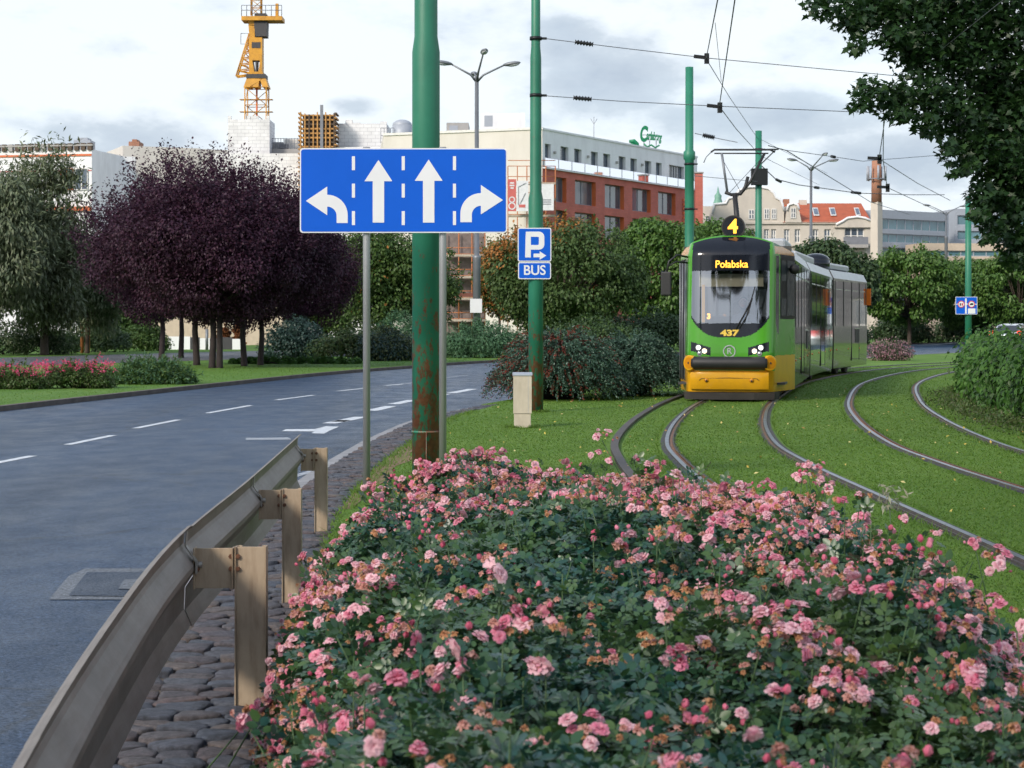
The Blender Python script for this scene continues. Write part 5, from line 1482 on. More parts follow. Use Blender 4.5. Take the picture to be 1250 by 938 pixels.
# ------------------------------------------------------------------ buildings
M_CREAM = plain('cream_render', (.66,.63,.575), .8, var=.05, scale=.25, dirt=((.42,.38,.32), .5, .35, (1,1,.25)))
M_CREAM2 = plain('cream_historic', (.58,.53,.46), .8, var=.06, scale=.4, dirt=((.36,.33,.30), .8, .5, (1,1,.3)))
M_WBLOCK = brickmat('white_block', (.76,.76,.77), (.82,.82,.83), (.60,.60,.62), .9, .42, msize=.03)
M_WREND = plain('white_render', (.84,.85,.87), .75, var=.04, scale=.3, dirt=((.48,.48,.5), .6, .4, (1,1,.3)))
M_REDBR = brickmat('red_brick', (.50,.125,.092), (.57,.15,.115), (.42,.15,.12), .5, .17, msize=.02)
M_REVEAL = plain('orange_reveal', (.62,.15,.05), .6, var=.08)
M_BRICK = brickmat('chimney_brick', (.38,.16,.09), (.45,.20,.12), (.30,.2,.15), .5, .16)
M_ROOFT = plain('red_roof_tile', (.42,.10,.042), .75, var=.14, scale=1.2, stretch=(1,1,4), dirt=((.22,.06,.035), 1.5, .5))
M_PANE = plain('window_pane', (.075,.10,.135), .08, var=.5, scale=.45, coat=.6, stretch=(1,1,.5))
M_PANEL = plain('office_glass', (.10,.20,.24), .08, var=.35, scale=.3, coat=.6)
M_FRAME = plain('window_frame_grey', (.20,.21,.24), .5)
M_FRAMEW = plain('window_frame_white', (.7,.69,.66), .5)
M_DARKR = plain('dark_reveal', (.10,.09,.085), .8)
M_CONC = plain('concrete', (.36,.35,.34), .85, var=.12, scale=.8)
M_OFFG = plain('office_panel_grey', (.36,.39,.44), .5, .1, var=.05)
M_OFFB = plain('office_stone', (.56,.46,.36), .8, var=.08)
M_GLASSRAIL = plain('balustrade_glass', (.56,.64,.68), .15, var=.05, coat=.5)
M_BALGL = clear_glass('balcony_glass', .16, (.88,.92,.93))
M_FLAT = plain('flat_roof', (.2,.2,.21), .9)

def ray_uz(A_, B_, px, py):
    dx = (px-CX)/FPX; e = B_-A_; L = e.length; ex, ey = e.x/L, e.y/L
    u = (A_.x - dx*A_.y)/(dx*ey - ex); t = A_.y + u*ey
    return u, CH-(py-HY)/FPX*t
class Face:
    def __init__(s, a, b):
        s.a, s.b = Vector(a), Vector(b); e = s.b-s.a; s.L = e.length; s.u = e.normalized()
        s.n = Vector((s.u.y, -s.u.x))
        if s.n.dot(s.a) > 0: s.n = -s.n                      # outward: towards the viewer
        s.sgn = 1
    def pt(s, u, z, out=0.0): p = s.a + s.u*u + s.n*out; return Vector((p.x, p.y, z))
    def hit(s, px, py): return ray_uz(s.a, s.b, px, py)
    def box(s, mb, u0, u1, z0, z1, o0, o1, mat):
        vs = [s.pt(u,z,o) for o in (o0,o1) for z in (z0,z1) for u in (u0,u1)]
        mb.add(vs, [(0,1,3,2),(4,6,7,5),(0,4,5,1),(2,3,7,6),(0,2,6,4),(1,5,7,3)], mat)
    def wall(s, mb, z0, z1, holes, mat, d=.35, rev=None, zmat=None):
        us = sorted({0, s.L} | {h[0] for h in holes} | {h[1] for h in holes}); zs = sorted({z0, z1} | {h[2] for h in holes} | {h[3] for h in holes} | ({zmat[0]} if zmat else set()))
        for ua, ub in zip(us, us[1:]):
            for za, zb in zip(zs, zs[1:]):
                um, zm = (ua+ub)/2, (za+zb)/2
                if any(h[0] < um < h[1] and h[2] < zm < h[3] for h in holes): continue
                mb.add([s.pt(ua,za), s.pt(ub,za), s.pt(ub,zb), s.pt(ua,zb)], [(0,1,2,3)], zmat[1] if zmat and zm > zmat[0] else mat)
        for h in holes:
            u0,u1,a,b = h[:4]; m = rev or mat
            if zmat and a > zmat[0]: m = zmat[1]
            for (p,q,r,t) in (((u0,a),(u0,b),0,0),((u1,a),(u1,b),0,0),((u0,a),(u1,a),0,0),((u0,b),(u1,b),0,0)):
                mb.add([s.pt(*p), s.pt(*q), s.pt(*q,-d), s.pt(*p,-d)], [(0,1,2,3)], m)
    def window(s, h, parent, d=.35, fm=None, pm=None, cols=2, rws=1, fw=.08, name='window'):
        u0,u1,a,b = h[:4]; mb = MB(); fm = fm or M_FRAME
        s.box(mb, u0, u0+fw, a, b, -d, -d+.07, fm); s.box(mb, u1-fw, u1, a, b, -d, -d+.07, fm)
        s.box(mb, u0+fw, u1-fw, a, a+fw, -d, -d+.07, fm); s.box(mb, u0+fw, u1-fw, b-fw, b, -d, -d+.07, fm)
        for k in range(1, cols): u = u0+(u1-u0)*k/cols; s.box(mb, u-fw*.6, u+fw*.6, a+fw, b-fw, -d, -d+.065, fm)
        for k in range(1, rws): z = a+(b-a)*k/rws; s.box(mb, u0+fw, u1-fw, z-fw*.4, z+fw*.4, -d, -d+.06, fm)
        w_ = mb.build(name, parent)
        mb = MB(); mb.add([s.pt(u0+fw*.5,a+fw*.5,-d+.02), s.pt(u1-fw*.5,a+fw*.5,-d+.02), s.pt(u1-fw*.5,b-fw*.5,-d+.02), s.pt(u0+fw*.5,b-fw*.5,-d+.02)], [(0,1,2,3)], pm or M_PANE)
        p = mb.build('pane', w_); p.matrix_parent_inverse = Matrix()
        return w_
def hull(mb, pts, z0, z1, mat, roof=None, skip=()):
    n = len(pts)
    for i in range(n):
        if i in skip: continue
        a, b = pts[i], pts[(i+1) % n]
        mb.add([(a[0],a[1],z0),(b[0],b[1],z0),(b[0],b[1],z1),(a[0],a[1],z1)], [(0,1,2,3)], mat)
    if roof: mb.add([(p[0],p[1],z1-.15) for p in pts], [tuple(range(n))], roof)
def at(px, Y): return Vector(((px-CX)/FPX*Y, Y))

# ---- red brick block with white attic storey and cream gable
A1 = at(662, 190); B1 = at(851, 222.5); C1 = at(468, 196.5)
fr = Face(A1, B1)
bl = thing('office_building', 'red brick office block with a white top storey and balcony', 'building', (A1.x, A1.y, 0))
ZT, ZBD = 20.85, 16.95
holes = []
def sc(cx_, cy_): return 600+cx_*.208, 130+cy_*.208
for a, b in ((313,348),(405,452),(485,528),(583,625),(655,697),(746,787),(815,853),(900,938),(965,1000),(1042,1130)):
    u0 = fr.hit(sc(a,0)[0], 200)[0]; u1 = fr.hit(sc(b,0)[0], 200)[0]
    holes.append((u0, u1, 17.05, 19.4, 'w'))
bays = [(375,440),(490,612),(665,778),(826,935),(978,1080)]
for zlo, zhi in ((13.75,16.25),(10.45,12.95),(7.1,9.6),(3.8,6.3)):
    for a, b in bays:
        u0 = fr.hit(sc(a,0)[0], 230)[0]; u1 = fr.hit(sc(b,0)[0], 230)[0]
        holes.append((max(.15,u0), u1, zlo, zhi, 'r'))
mb = MB(); fr.wall(mb, 0, ZT, holes, M_REDBR, .55, M_REVEAL, (ZBD, M_WREND))
back = [(A1.x,A1.y),(B1.x,B1.y),(B1.x-9,B1.y+16),(C1.x-2,C1.y+22),(C1.x,C1.y)]
hull(mb, back, 0, ZT, M_CREAM, M_FLAT, skip=(0,))
mb.build('wall', bl)
for h in holes:
    if h[4] == 'w': fr.window(h, bl, .4, M_FRAME, cols=1 if h[1]-h[0] < 2 else 6)
    else: fr.window(h, bl, .55, M_FRAME, cols=2, fw=.12)
mb = MB(); fr.box(mb, -.1, fr.L, ZT-.12, ZT+.06, -.3, .1, M_WREND); mb.build('parapet', bl)
mb = MB(); fr.box(mb, .1, fr.L, ZBD-.04, ZBD+.06, .01, .28, M_WREND); mb.build('balcony_ledge', bl)
mb = MB(); fr.box(mb, .1, fr.L, ZBD+.12, ZBD+1.0, .20, .23, M_BALGL)
for k in range(14): fr.box(mb, .1+k*(fr.L-.2)/13, .16+k*(fr.L-.2)/13, ZBD+.06, ZBD+1.05, .235, .26, M_FRAMEW)
mb.build('balustrade', bl)
for (px, py) in ((676,180),(717,185),(752,192),(783,195)):
    u, z = fr.hit(px, py+8); mb = MB(); fr.box(mb, u-.12, u+.12, z, z+.25, .01, .22, M_CONC); mb.build('wall_lamp', bl)
mb = MB(); u0 = fr.hit(833,240)[0]
for k in range(16): fr.box(mb, u0, u0+2.2, 8+k*.5, 8.3+k*.5, .02, .16, M_REVEAL)
mb.build('louvre_screen', bl)
fg = Face(C1, A1)
mb = MB(); fg.box(mb, 0, fg.L, ZT-.1, ZT+.14, -.3, .12, M_FRAMEW); mb.build('gable_coping', bl)
# rooftop things
rt = thing('rooftop_sign', 'green script lettering sign on the roof of the red office block', 'sign', (22, 240, 20))
M_SGREEN = plain('sign_green', (.004,.20,.085), .45)
Ys = 236; mb = MB()
def fit_text(mb, txt, w_, h_, M, mat, depth, bold):
    tmp = MB(); text_mb(tmp, txt, 1.0, Matrix(), mat, 0, bold)
    xs_ = [v.x for v in tmp.v]; ys_ = [v.y for v in tmp.v]
    sx_, sy_ = w_/(max(xs_)-min(xs_)), h_/(max(ys_)-min(ys_)); mx_, my_ = (max(xs_)+min(xs_))/2, (max(ys_)+min(ys_))/2
    tmp2 = MB(); text_mb(tmp2, txt, 1.0, Matrix(), mat, depth, bold)
    for f, m in zip(tmp2.f, tmp2.m): mb.add([M @ Vector(((tmp2.v[i].x-mx_)*sx_, (tmp2.v[i].y-my_)*sy_, tmp2.v[i].z)) for i in f], [tuple(range(len(f)))], mat)
px2m = Ys/FPX
MS = lambda px, py: Matrix.Translation(P(px, py, Ys)) @ Matrix.Rotation(math.radians(8), 4, 'Z') @ Matrix.Rotation(math.pi/2, 4, 'X') @ Matrix.Rotation(math.radians(-7), 4, 'Z')
fit_text(mb, 'C', 9*px2m, 20*px2m, MS(786, 163.5), M_SGREEN, .05, .045)
fit_text(mb, 'arlsberg', 19*px2m, 13.5*px2m, MS(798.5, 168), M_SGREEN, .05, .04)
mb.tube([P(786,176,Ys), P(790,179.5,Ys), P(795,177.2,Ys), P(800,180.5,Ys), P(805,177.5,Ys)], .12, M_SGREEN, 6)
mb.build('lettering', rt)
mb = MB(); mb.tube([P(768,173,Ys), P(774,172.5,Ys), P(778,176,Ys), P(779.5,181,Ys)], [.2,.28,.24,.12], M_SGREEN, 6); mb.tube([P(770,176,Ys), P(776,176,Ys)], .14, M_SGREEN, 6); mb.build('emblem_leaf', rt)
mb = MB()
for px in (786, 793, 801): mb.tube([P(px, 172, Ys+.4), (P(px,0,Ys).x, Ys+.4, 20.7)], .05, M_FRAME, 5)
for py in (165, 171): mb.tube([P(784,py,Ys+.4), P(803,py,Ys+.4)], .04, M_FRAME, 5)
mb.build('support_frame', rt)
Yd = 215; c = P(751, 178, Yd); t = thing('roof_dome', 'low grey dome on the roof of the red office block', 'roof dome', c)
mb = MB(); mb.sphere(Vector((c.x, Yd, 20.75)), (1.05,1.05,1.25), M_OFFG, 18, 10); mb.build('dome', t)
c = P(725, 160, 205); mb = MB(); mb.tube([(c.x,205,20.7),(c.x,205,23.6)], .03, M_FRAME, 5); mb.tube([(c.x-.35,205,23.4),(c.x,205,22.8),(c.x+.35,205,23.4)], .03, M_FRAME, 5)
t = thing('roof_antenna', 'thin fork antenna on the white attic roof', 'antenna', (c.x,205,20.7)); mb.build('rod', t)
c = at(853, 214); mb = MB(); z1 = zpx(212,214); mb.box(c.x-.42, c.x+.42, 213.6, 214.4, 0, z1, M_REDBR); mb.box(c.x-.5, c.x+.5, 213.5, 214.5, z1, z1+.15, M_CONC)
t = thing('brick_chimney', 'slim red brick chimney at the right end of the red office block', 'chimney', (c.x,214,0)); mb.build('stack', t)
# roof boxes on the cream part
for a, b, y0, y1, Y, m, lab in ((588,641,138,158,214,M_WREND,'pale box-shaped plant room on the cream roof right of the lamp'), (545,572,150,158,203,M_CONC,'small concrete roof box beside the lamp head')):
    xa, xb = at(a,Y).x, at(b,Y).x; t = thing('roof_plant_room', lab, 'roof box', ((xa+xb)/2, Y, 0))
    mb = MB(); mb.box(xa, xb, Y, Y+5, 20.7, zpx(y0,Y), m); mb.build('wall', t)
    mb = MB(); mb.box(xa+.3, xa+1.2, Y-.03, Y-.005, zpx(y0,Y)-1.5, zpx(y0,Y)-.3, M_OFFG); mb.build('louvre', t)
Y = 204; c = at(491, Y); t = thing('roof_tank', 'grey domed ventilation drum on the roof left of the thick pole', 'roof tank', (c.x,Y,20))
mb = MB(); mb.tube([(c.x,Y,20.6),(c.x,Y,22.6)], 1.05, M_OFFG, 20); mb.sphere((c.x,Y,22.6), (1.05,1.05,.6), M_OFFG, 20, 8); mb.build('drum', t)
mb = MB()
for k in range(5): mb.tube([(c.x-2.2+.35*k,Y-1,20.6),(c.x-2.2+.35*k,Y-1,22.2)], .03, M_FRAME, 4)
mb.tube([(c.x-2.2,Y-1,22.2),(c.x-.8,Y-1,22.2)], .03, M_FRAME, 4); mb.tube([(c.x-2.2,Y-1,21.4),(c.x-.8,Y-1,21.4)], .03, M_FRAME, 4); mb.build('ladder_frame', t)
# banners and scaffolding before the cream gable
M_BANR = plain('banner_red', (.55,.13,.12), .7); M_BANW = plain('banner_white', (.68,.69,.72), .7)
M_SCAF = plain('scaffold_tube', (.45,.16,.06), .6, .2); M_PLANK = plain('scaffold_board', (.42,.36,.30), .8, var=.2); M_MESH = plain('scaffold_net', (.20,.16,.15), .9, var=.3, scale=1.5)
Yb = 186
def ban(a, b, y0, y1, m, lab, marks):
    xa, xb = at(a,Yb).x, at(b,Yb).x; t = thing('site_banner', lab, 'banner', ((xa+xb)/2, Yb, 13))
    mb = MB(); mb.box(xa, xb, Yb, Yb+.06, zpx(y1,Yb), zpx(y0,Yb), m); marks(mb, xa, xb, zpx(y1,Yb), zpx(y0,Yb)); mb.build('sheet', t)
def m1(mb, xa, xb, za, zb):
    w_ = xb-xa
    for k, (f, z) in enumerate(((.5,.86),(.6,.78),(.4,.70))): mb.box(xa+w_*(.5-f/2), xa+w_*(.5+f/2), Yb-.02, Yb-.004, za+(zb-za)*z, za+(zb-za)*(z+.045), M_BANW)
    ring_mb(mb, face_cam(((xa+xb)/2, Yb-.02, za+(zb-za)*.36)), .2, .3, M_BANW, 20, 0); ring_mb(mb, face_cam(((xa+xb)/2, Yb-.02, za+(zb-za)*.16)), .25, .36, M_BANW, 20, 0)
def m2(mb, xa, xb, za, zb):
    w_ = xb-xa; h = zb-za
    mb.beam((xa+w_*.15, Yb-.03, za+h*.2), (xa+w_*.15, Yb-.03, za+h*.8), .06, .03, M_FRAME); mb.beam((xa+w_*.15, Yb-.03, za+h*.8), (xa+w_*.8, Yb-.03, za+h*.93), .06, .03, M_FRAME); mb.beam((xa+w_*.3, Yb-.03, za+h*.25), (xa+w_*.75, Yb-.03, za+h*.6), .08, .03, M_FRAME)
    mb.box(xa+w_*.2, xa+w_*.75, Yb-.02, Yb-.004, za+h*.12, za+h*.22, M_BANR)
def m3(mb, xa, xb, za, zb):
    w_ = xb-xa; h = zb-za
    for z in (.38,.30,.22): mb.box(xa+w_*.1, xa+w_*.85, Yb-.02, Yb-.004, za+h*z, za+h*(z+.035), M_FRAME)
ban(620, 630, 219, 258, M_BANR, 'red banner with a pale ring emblem right of the big blue sign', m1)
ban(630.5, 645, 221, 258, M_BANW, 'white banner with a line drawing left of the slim pole', m2)
ban(655, 676, 225, 257, M_BANW, 'white banner with dark lines of text right of the slim pole', m3)
def scaffold(px0, px1, Y, ztop, zbot, label, rows_, cols_, net=None):
    xa, xb = at(px0,Y).x, at(px1,Y).x; t = thing('scaffolding', label, 'scaffold', ((xa+xb)/2, Y, 0))
    mb = MB()
    for k in range(cols_+1):
        x = xa+(xb-xa)*k/cols_
        for y_ in (Y, Y+1.0): mb.tube([(x,y_,0),(x,y_,ztop)], .05, M_SCAF, 5)
    for r in range(rows_+1):
        z = zbot+(ztop-zbot)*r/rows_
        for dz in (.0, .55): mb.tube([(xa,Y,z+dz),(xb,Y,z+dz)], .04, M_SCAF, 5)
    mb.build('tube_frame', t)
    mb = MB()
    for r in range(rows_): z = zbot+(ztop-zbot)*r/rows_; mb.box(xa, xb, Y-.06, Y+1.0, z-.22, z-.02, M_PLANK)
    mb.build('deck', t)
    if net: mb = MB(); mb.box(xa, xb, Y+1.3, Y+1.5, 0, ztop, net); mb.build('netting', t)
scaffold(620, 678, 187.5, zpx(203,187.5), zpx(262,187.5), 'scaffold with orange tubes above the banners', 3, 5)
scaffold(544, 592, 170, zpx(284,170), 2.0, 'scaffold with netting seen low between signpost and lamp', 4, 3, M_MESH)
M_REDFENCE = plain('red_site_canopy', (.16,.05,.035), .7)
xa, xb = at(546,168.6).x, at(579,168.6).x; mb = MB(); mb.box(xa, xb, 167.4, 168.5, zpx(362,168), zpx(358,168), M_REDFENCE); t = thing('site_canopy', 'dark red protective canopy at the foot of the low scaffold', 'canopy', ((xa+xb)/2,168,3)); mb.build('roof', t)

# ---- building site: white block walls
def block(name, label, cat, px0, px1, Y0, Y1, ytop, depth, mat, group=None, extra=None, z0=0):
    a, b = at(px0,Y0), at(px1,Y1); t = thing(name, label, cat, ((a.x+b.x)/2, (a.y+b.y)/2, 0), group)
    f = Face(a, b); zt_ = CH-(ytop-HY)/FPX*Y0
    d = -f.n*depth
    pts = [(a.x,a.y),(b.x,b.y),(b.x+d.x,b.y+d.y),(a.x+d.x,a.y+d.y)]
    mb = MB(); hull(mb, pts, z0, zt_, mat, M_FLAT); mb.build('wall', t)
    if extra: extra(t, f, zt_)
    return t
GS = 'white block buildings of the construction site'
def ragged(t, f, zt_):
    mb = MB(); u = 0
    while u < f.L-.3:
        w_ = random.choice((.45,.9)); 
        if random.random() < .55: f.box(mb, u, min(f.L, u+w_-.04), zt_+.001, zt_+random.choice((.12,.25,.42)), -.4, -.02, M_WBLOCK)
        u += w_
    mb.build('top_course', t)
block('unfinished_tower', 'white block lift tower under the yellow crane', 'building', 278, 329, 226, 226, 146, 5, M_WBLOCK, GS, ragged)
block('unfinished_building', 'long white block wall below the lift tower', 'building', 262, 367, 224, 224, 187.5, 12, M_WBLOCK, GS)
block('unfinished_building', 'white block wall right of the timber formwork', 'building', 412, 472, 224, 224, 151, 8, M_WBLOCK, GS, ragged)
block('unfinished_building', 'low pale slab wall running behind the big blue sign', 'building', 366, 474, 222, 222, 180, 8, M_WREND, GS)
def site_rails(t, f, zt_):
    mb = MB()
    for k in range(12): u = f.L*k/11; f.box(mb, u, u+.06, zt_, zt_+1.3, -.1, -.04, M_FRAME)
    f.box(mb, 0, f.L, zt_+.6, zt_+.66, -.03, .0, M_FRAME); f.box(mb, 0, f.L, zt_+1.2, zt_+1.26, -.03, .0, M_FRAME); f.box(mb, 0, 1.5, zt_, zt_+.9, -2, -1, M_CONC); f.box(mb, f.L*.3, f.L*.62, zt_+.1, zt_+.6, -1.4,-.4, M_FRAME)
    mb.build('edge_rail', t)
block('unfinished_building', 'narrow concrete deck with thin rails left of the formwork', 'building', 329, 366, 228, 228, 182, 8, M_CONC, GS, site_rails)
block('site_cabin', 'small cream site box on the deck left of the formwork', 'cabin', 347, 364, 231, 231, 170, 3, M_CREAM, None, None, 20)
# formwork tower of crossed timber beams
M_OCHRE = plain('formwork_timber', (.46,.24,.075), .75, var=.3, scale=1.2); M_OCHRED = plain('formwork_dark', (.10,.07,.05), .8, var=.3)
Yf = 221; xa, xb = at(365.5,Yf).x, at(411.5,Yf).x; t = thing('formwork_tower', 'ochre timber formwork stack rising above the left part of the blue sign', 'formwork', ((xa+xb)/2,Yf,16))
z0, z1 = 16.0, zpx(138,Yf)
mb = MB(); mb.box(xa+.35, xb-.35, Yf+.4, Yf+3, z0, z1-.2, M_OCHRED)
nz = 19
for r in range(nz):
    z = z0+(z1-z0)*(r+.3)/nz
    mb.box(xa-.05+random.uniform(-.12,.1), xb-.2+random.uniform(-.1,.15), Yf+.05, Yf+.2, z, z+.17, M_OCHRE if r % 4 else M_OCHRED)
    mb.box(xa-.15, xa+.12, Yf-.1, Yf+3, z+.24, z+.40, M_OCHRE); mb.box(xb-.3, xb-.05, Yf-.1, Yf+3, z+.24, z+.40, M_OCHRE if r % 2 else M_OCHRED)
for k in range(9):
    x = xa+.15+(xb-xa-.5)*k/8; mb.box(x-.07, x+.07, Yf-.06, Yf+.045, z0, z1+random.uniform(-.2,.15), M_OCHRE if k % 3 != 2 else M_OCHRED)
mb.box((xa*.42+xb*.58)-.12, (xa*.42+xb*.58)+.22, Yf-.14, Yf+.1, z0, z1+.9, M_FRAME)
mb.build('timber_grid', t)
# pale blocks and red brick house at the far left
def arch(t, f, zt_):
    for px in (82, 100):
        u, z = f.hit(px, 218); f.window((u-.8,u+.8,z-1.4,z+1.2), t, -.1, M_REVEAL if px < 90 else M_FRAMEW, cols=2)
    mb = MB(); u = -.2
    while u < f.L: f.box(mb, u, u+.55, zt_-.1, zt_+.75, -.3, .25, M_OCHRED if random.random() < .7 else M_CONC); u += .85
    f.box(mb, -.2, f.L+.2, zt_+.4, zt_+.6, -.3, .28, M_CONC); f.box(mb, 0, f.L, zt_-.8, zt_-.55, .02, .12, M_REVEAL); f.box(mb, 0, f.L, zt_-2.6, zt_-2.5, .02, .08, M_BANR); f.box(mb, 0, f.L, zt_-7.4, zt_-6.9, .02, .3, M_REVEAL)
    mb.build('parapet_formwork', t)
block('unfinished_building', 'white building shell with dark parapet formwork at the far left', 'building', -90, 112, 236, 232, 186, 14, M_WREND, GS, arch)
block('unfinished_building', 'recessed pale shell with dark parapet behind the purple crowns', 'building', 112, 165, 240, 242, 190, 14, M_WREND, GS, lambda t, f, z: arch(t, f, z) if False else None)
block('apartment_block', 'cream block with flat roof left of the white lift tower', 'building', 150, 244, 250, 254, 178, 14, M_CREAM)
block('apartment_block', 'slightly lower cream block touching the white lift tower', 'building', 243, 282, 254, 256, 182, 14, M_CREAM)
for a, b, y0, y1, Y, m, lab in ((90,110,171,183,246,M_OFFG,'grey-blue roof house on the pale shell at far left'), (157,170,173,181,258,M_BRICK,'small brick chimney block on the cream block')):
    xa, xb = at(a,Y).x, at(b,Y).x; t = thing('roof_box', lab, 'roof box', ((xa+xb)/2,Y,20)); mb = MB(); mb.box(xa, xb, Y, Y+3, 18, zpx(y0,Y), m); mb.box(xa+.4, xb-.4, Y+.3, Y+2.6, zpx(y0,Y), zpx(y0-3,Y), m); mb.build('wall', t)
# ---- tower crane
M_CRANE = plain('crane_yellow', (.62,.30,.025), .5, var=.15, scale=.8, dirt=((.25,.10,.03), 1.2, .6)); M_CRDK = plain('crane_dark', (.05,.05,.055), .6)
Yk = 235
def K(px, py, dy=0.0): p = P(px, py, Yk); return Vector((p.x, Yk+dy, p.z))
cr = thing('tower_crane', 'yellow tower crane standing behind the white lift tower', 'crane', (at(313.5,Yk).x, Yk, 0))
def lattice(mb, x0, x1, z0, z1, d, nb, r, mat):
    cs = [(x0,Yk-d),(x1,Yk-d),(x1,Yk+d),(x0,Yk+d)]
    for c in cs: mb.tube([(c[0],c[1],z0),(c[0],c[1],z1)], r, mat, 5)
    for b_ in range(nb):
        za, zb = z0+(z1-z0)*b_/nb, z0+(z1-z0)*(b_+1)/nb
        for q in range(4):
            p, s_ = cs[q], cs[(q+1) % 4]
            if b_ % 2: p, s_ = s_, p
            mb.tube([(p[0],p[1],za),(s_[0],s_[1],zb)], r*.6, mat, 4); mb.tube([(p[0],p[1],zb),(s_[0],s_[1],zb)], r*.6, mat, 4)
mb = MB(); lattice(mb, K(300.5,0).x, K(326.5,0).x, 0, K(0,108).z, 1.25, 14, .075, M_CRANE); mb.tube([(K(313.5,0).x,Yk,18),(K(313.5,0).x,Yk,K(0,108).z)], .12, M_REVEAL, 6); mb.build('mast', cr)
mb = MB()
for py in (122, 137): mb.box(K(293,0).x, K(333,0).x, Yk-.5, Yk+.5, K(0,py).z-.03, K(0,py).z+.03, M_CRANE)
mb.build('mast_platform', cr)
def frust(mb, a0, a1, y0, b0, b1, y1, d0, d1, mat):
    mb.add([K(a0,y0,-d0),K(a1,y0,-d0),K(a1,y0,d0),K(a0,y0,d0),K(b0,y1,-d1),K(b1,y1,-d1),K(b1,y1,d1),K(b0,y1,d1)], [(0,1,2,3),(7,6,5,4),(0,4,5,1),(1,5,6,2),(2,6,7,3),(3,7,4,0)], mat)
mb = MB()
frust(mb, 303,325,96, 299,306,108, 1.1,1.3, M_CRANE); frust(mb, 303,325,96, 309,318,108, 1.1,1.3, M_CRANE) if False else None
frust(mb, 309,318,96, 310,317,108, 1.1,1.25, M_CRANE); frust(mb, 318,325,96, 322,329,108, 1.1,1.3, M_CRANE); frust(mb, 302,325.5,92, 302,325.5,97, 1.2,1.2, M_CRDK)
mb.build('slewing_base', cr)
mb = MB(); frust(mb, 305,321,47, 305,321,75, .85,.85, M_CRANE); frust(mb, 305,309,75, 305,312,92, .85,.85, M_CRANE); frust(mb, 318.5,321,75, 316,321,92, .85,.85, M_CRANE); frust(mb, 312.5,315,75, 313,314.5,92, .7,.7, M_CRDK); frust(mb, 303,322,89, 303,322,92.5, .95,.95, M_CRANE)
frust(mb, 308.5,319,53, 308.5,319,60, .9,.9, M_CRDK); mb.build('slewing_column', cr)
mb = MB(); frust(mb, 311,327,28, 313,326.5,46, 1.0,1.0, M_CRDK); frust(mb, 304,312,28, 305.5,312,47, .8,.8, M_CRANE); mb.build('operator_cab', cr)
mb = MB(); frust(mb, 296.5,346,22, 296.5,346,27, 1.4,1.4, M_CRANE); frust(mb, 312,326,18, 312,326,22, 1.0,1.0, M_CRDK); frust(mb, 336.5,340,5, 336.5,340,22, .3,.3, M_CRANE); frust(mb, 303,312,27, 306,312,32, .9,.9, M_CRANE); mb.build('deck', cr)
mb = MB()
for px in (296.8,303,310,326,333,345.5):
    mb.tube([K(px,22,-1.4), K(px,9,-1.4)], .045, M_FRAME, 4)
for py in (9, 15): mb.tube([K(296.8,py,-1.4), K(345.5,py,-1.4)], .04, M_FRAME, 4)
mb.tube([K(294,41), K(294,54), K(303,54), K(303,41), K(294,41)], .045, M_FRAME, 4); mb.build('railing', cr)
mb = MB(); lattice(mb, K(307,0).x, K(319,0).x, K(0,20).z, K(0,-60).z, .55, 8, .07, M_CRANE); mb.build('apex', cr)
mb = MB()
for d in (-.6, .6):
    mb.tube([K(305,42,d), K(289,94,d)], .10, M_CRANE, 5); mb.tube([K(304,92,d), K(289,94,d)], .10, M_CRANE, 5)
    for k in range(6):
        a = K(305,42,d).lerp(K(289,94,d), (k+1)/7); b = K(305,60+5*k,d) if k < 6 else K(303,92,d); mb.tube([a, K(304.5,50+7*k,d)], .07, M_CRANE, 4); mb.tube([a, K(304,57+6.5*k,d)], .06, M_CRANE, 4)
mb.build('ladder_truss', cr)

# ---- cream wall, gates and brown shrubs beyond the side road
Yw = 118
def wpart(a, b, y0, y1, m, nm, parent, dy=0.0):
    mb = MB(); mb.box(at(a,Yw).x, at(b,Yw).x, Yw+dy, Yw+dy+.2, 0 if y1 is None else zpx(y1,Yw), zpx(y0,Yw), m); return mb.build(nm, parent)
t = thing('courtyard_wall', 'white courtyard wall with dark gates seen between the purple trunks', 'wall', (at(250,Yw).x, Yw, 0))
for a, b, y0 in ((205,232,411),(244,256,413),(266.5,270.5,414),(283.5,297,414)): wpart(a, b, y0, None, M_WREND, 'wall_panel', t)
for a, b, y0 in ((232.5,243.5,412),(256.5,266,413),(271,283,412)): wpart(a, b, y0, None, M_CRDK, 'gate', t, .03)
mb = MB(); mb.tube([(at(252.5,116).x,116,0),(at(252.5,116).x,116,zpx(402,116))], .09, M_GREYD, 10); t = thing('steel_post', 'short blue-grey steel post in front of the white courtyard wall', 'post', (at(252.5,116).x,116,0)); mb.build('shaft', t)
block('cream_house', 'low cream house behind the courtyard wall and the purple trees', 'house', 120, 345, 142, 142, 372, 8, M_OFFB, None, lambda t, f, z: [f.window((u, u+.8, 1.6, 2.4), t, .0, M_FRAMEW) for u in (2.5, 9.6)])
for px0, px1, lab in ((266,281,'narrow rust-brown shrub behind the middle gate'), (284,298,'narrow rust-brown shrub behind the right gate')):
    bush('brown_shrub', lab, 'rust brown shrubs by the gates', px0, px1, 122, 390, M_DEADL, .14, 2600, .5, nclump=18, spr=10)
mb = MB()
for px in (100, 108): mb.tube([(at(px,104).x,104,0),(at(px,104).x,104,1.75)], .09, M_SCAF, 8)
mb.beam((at(94,104).x,104,1.75),(at(115,104).x,104,1.75), .12, .16, M_SCAF); t = thing('wooden_frame', 'red-brown timber frame below the silver trees', 'frame', (at(104,104).x,104,0)); mb.build('timber', t)

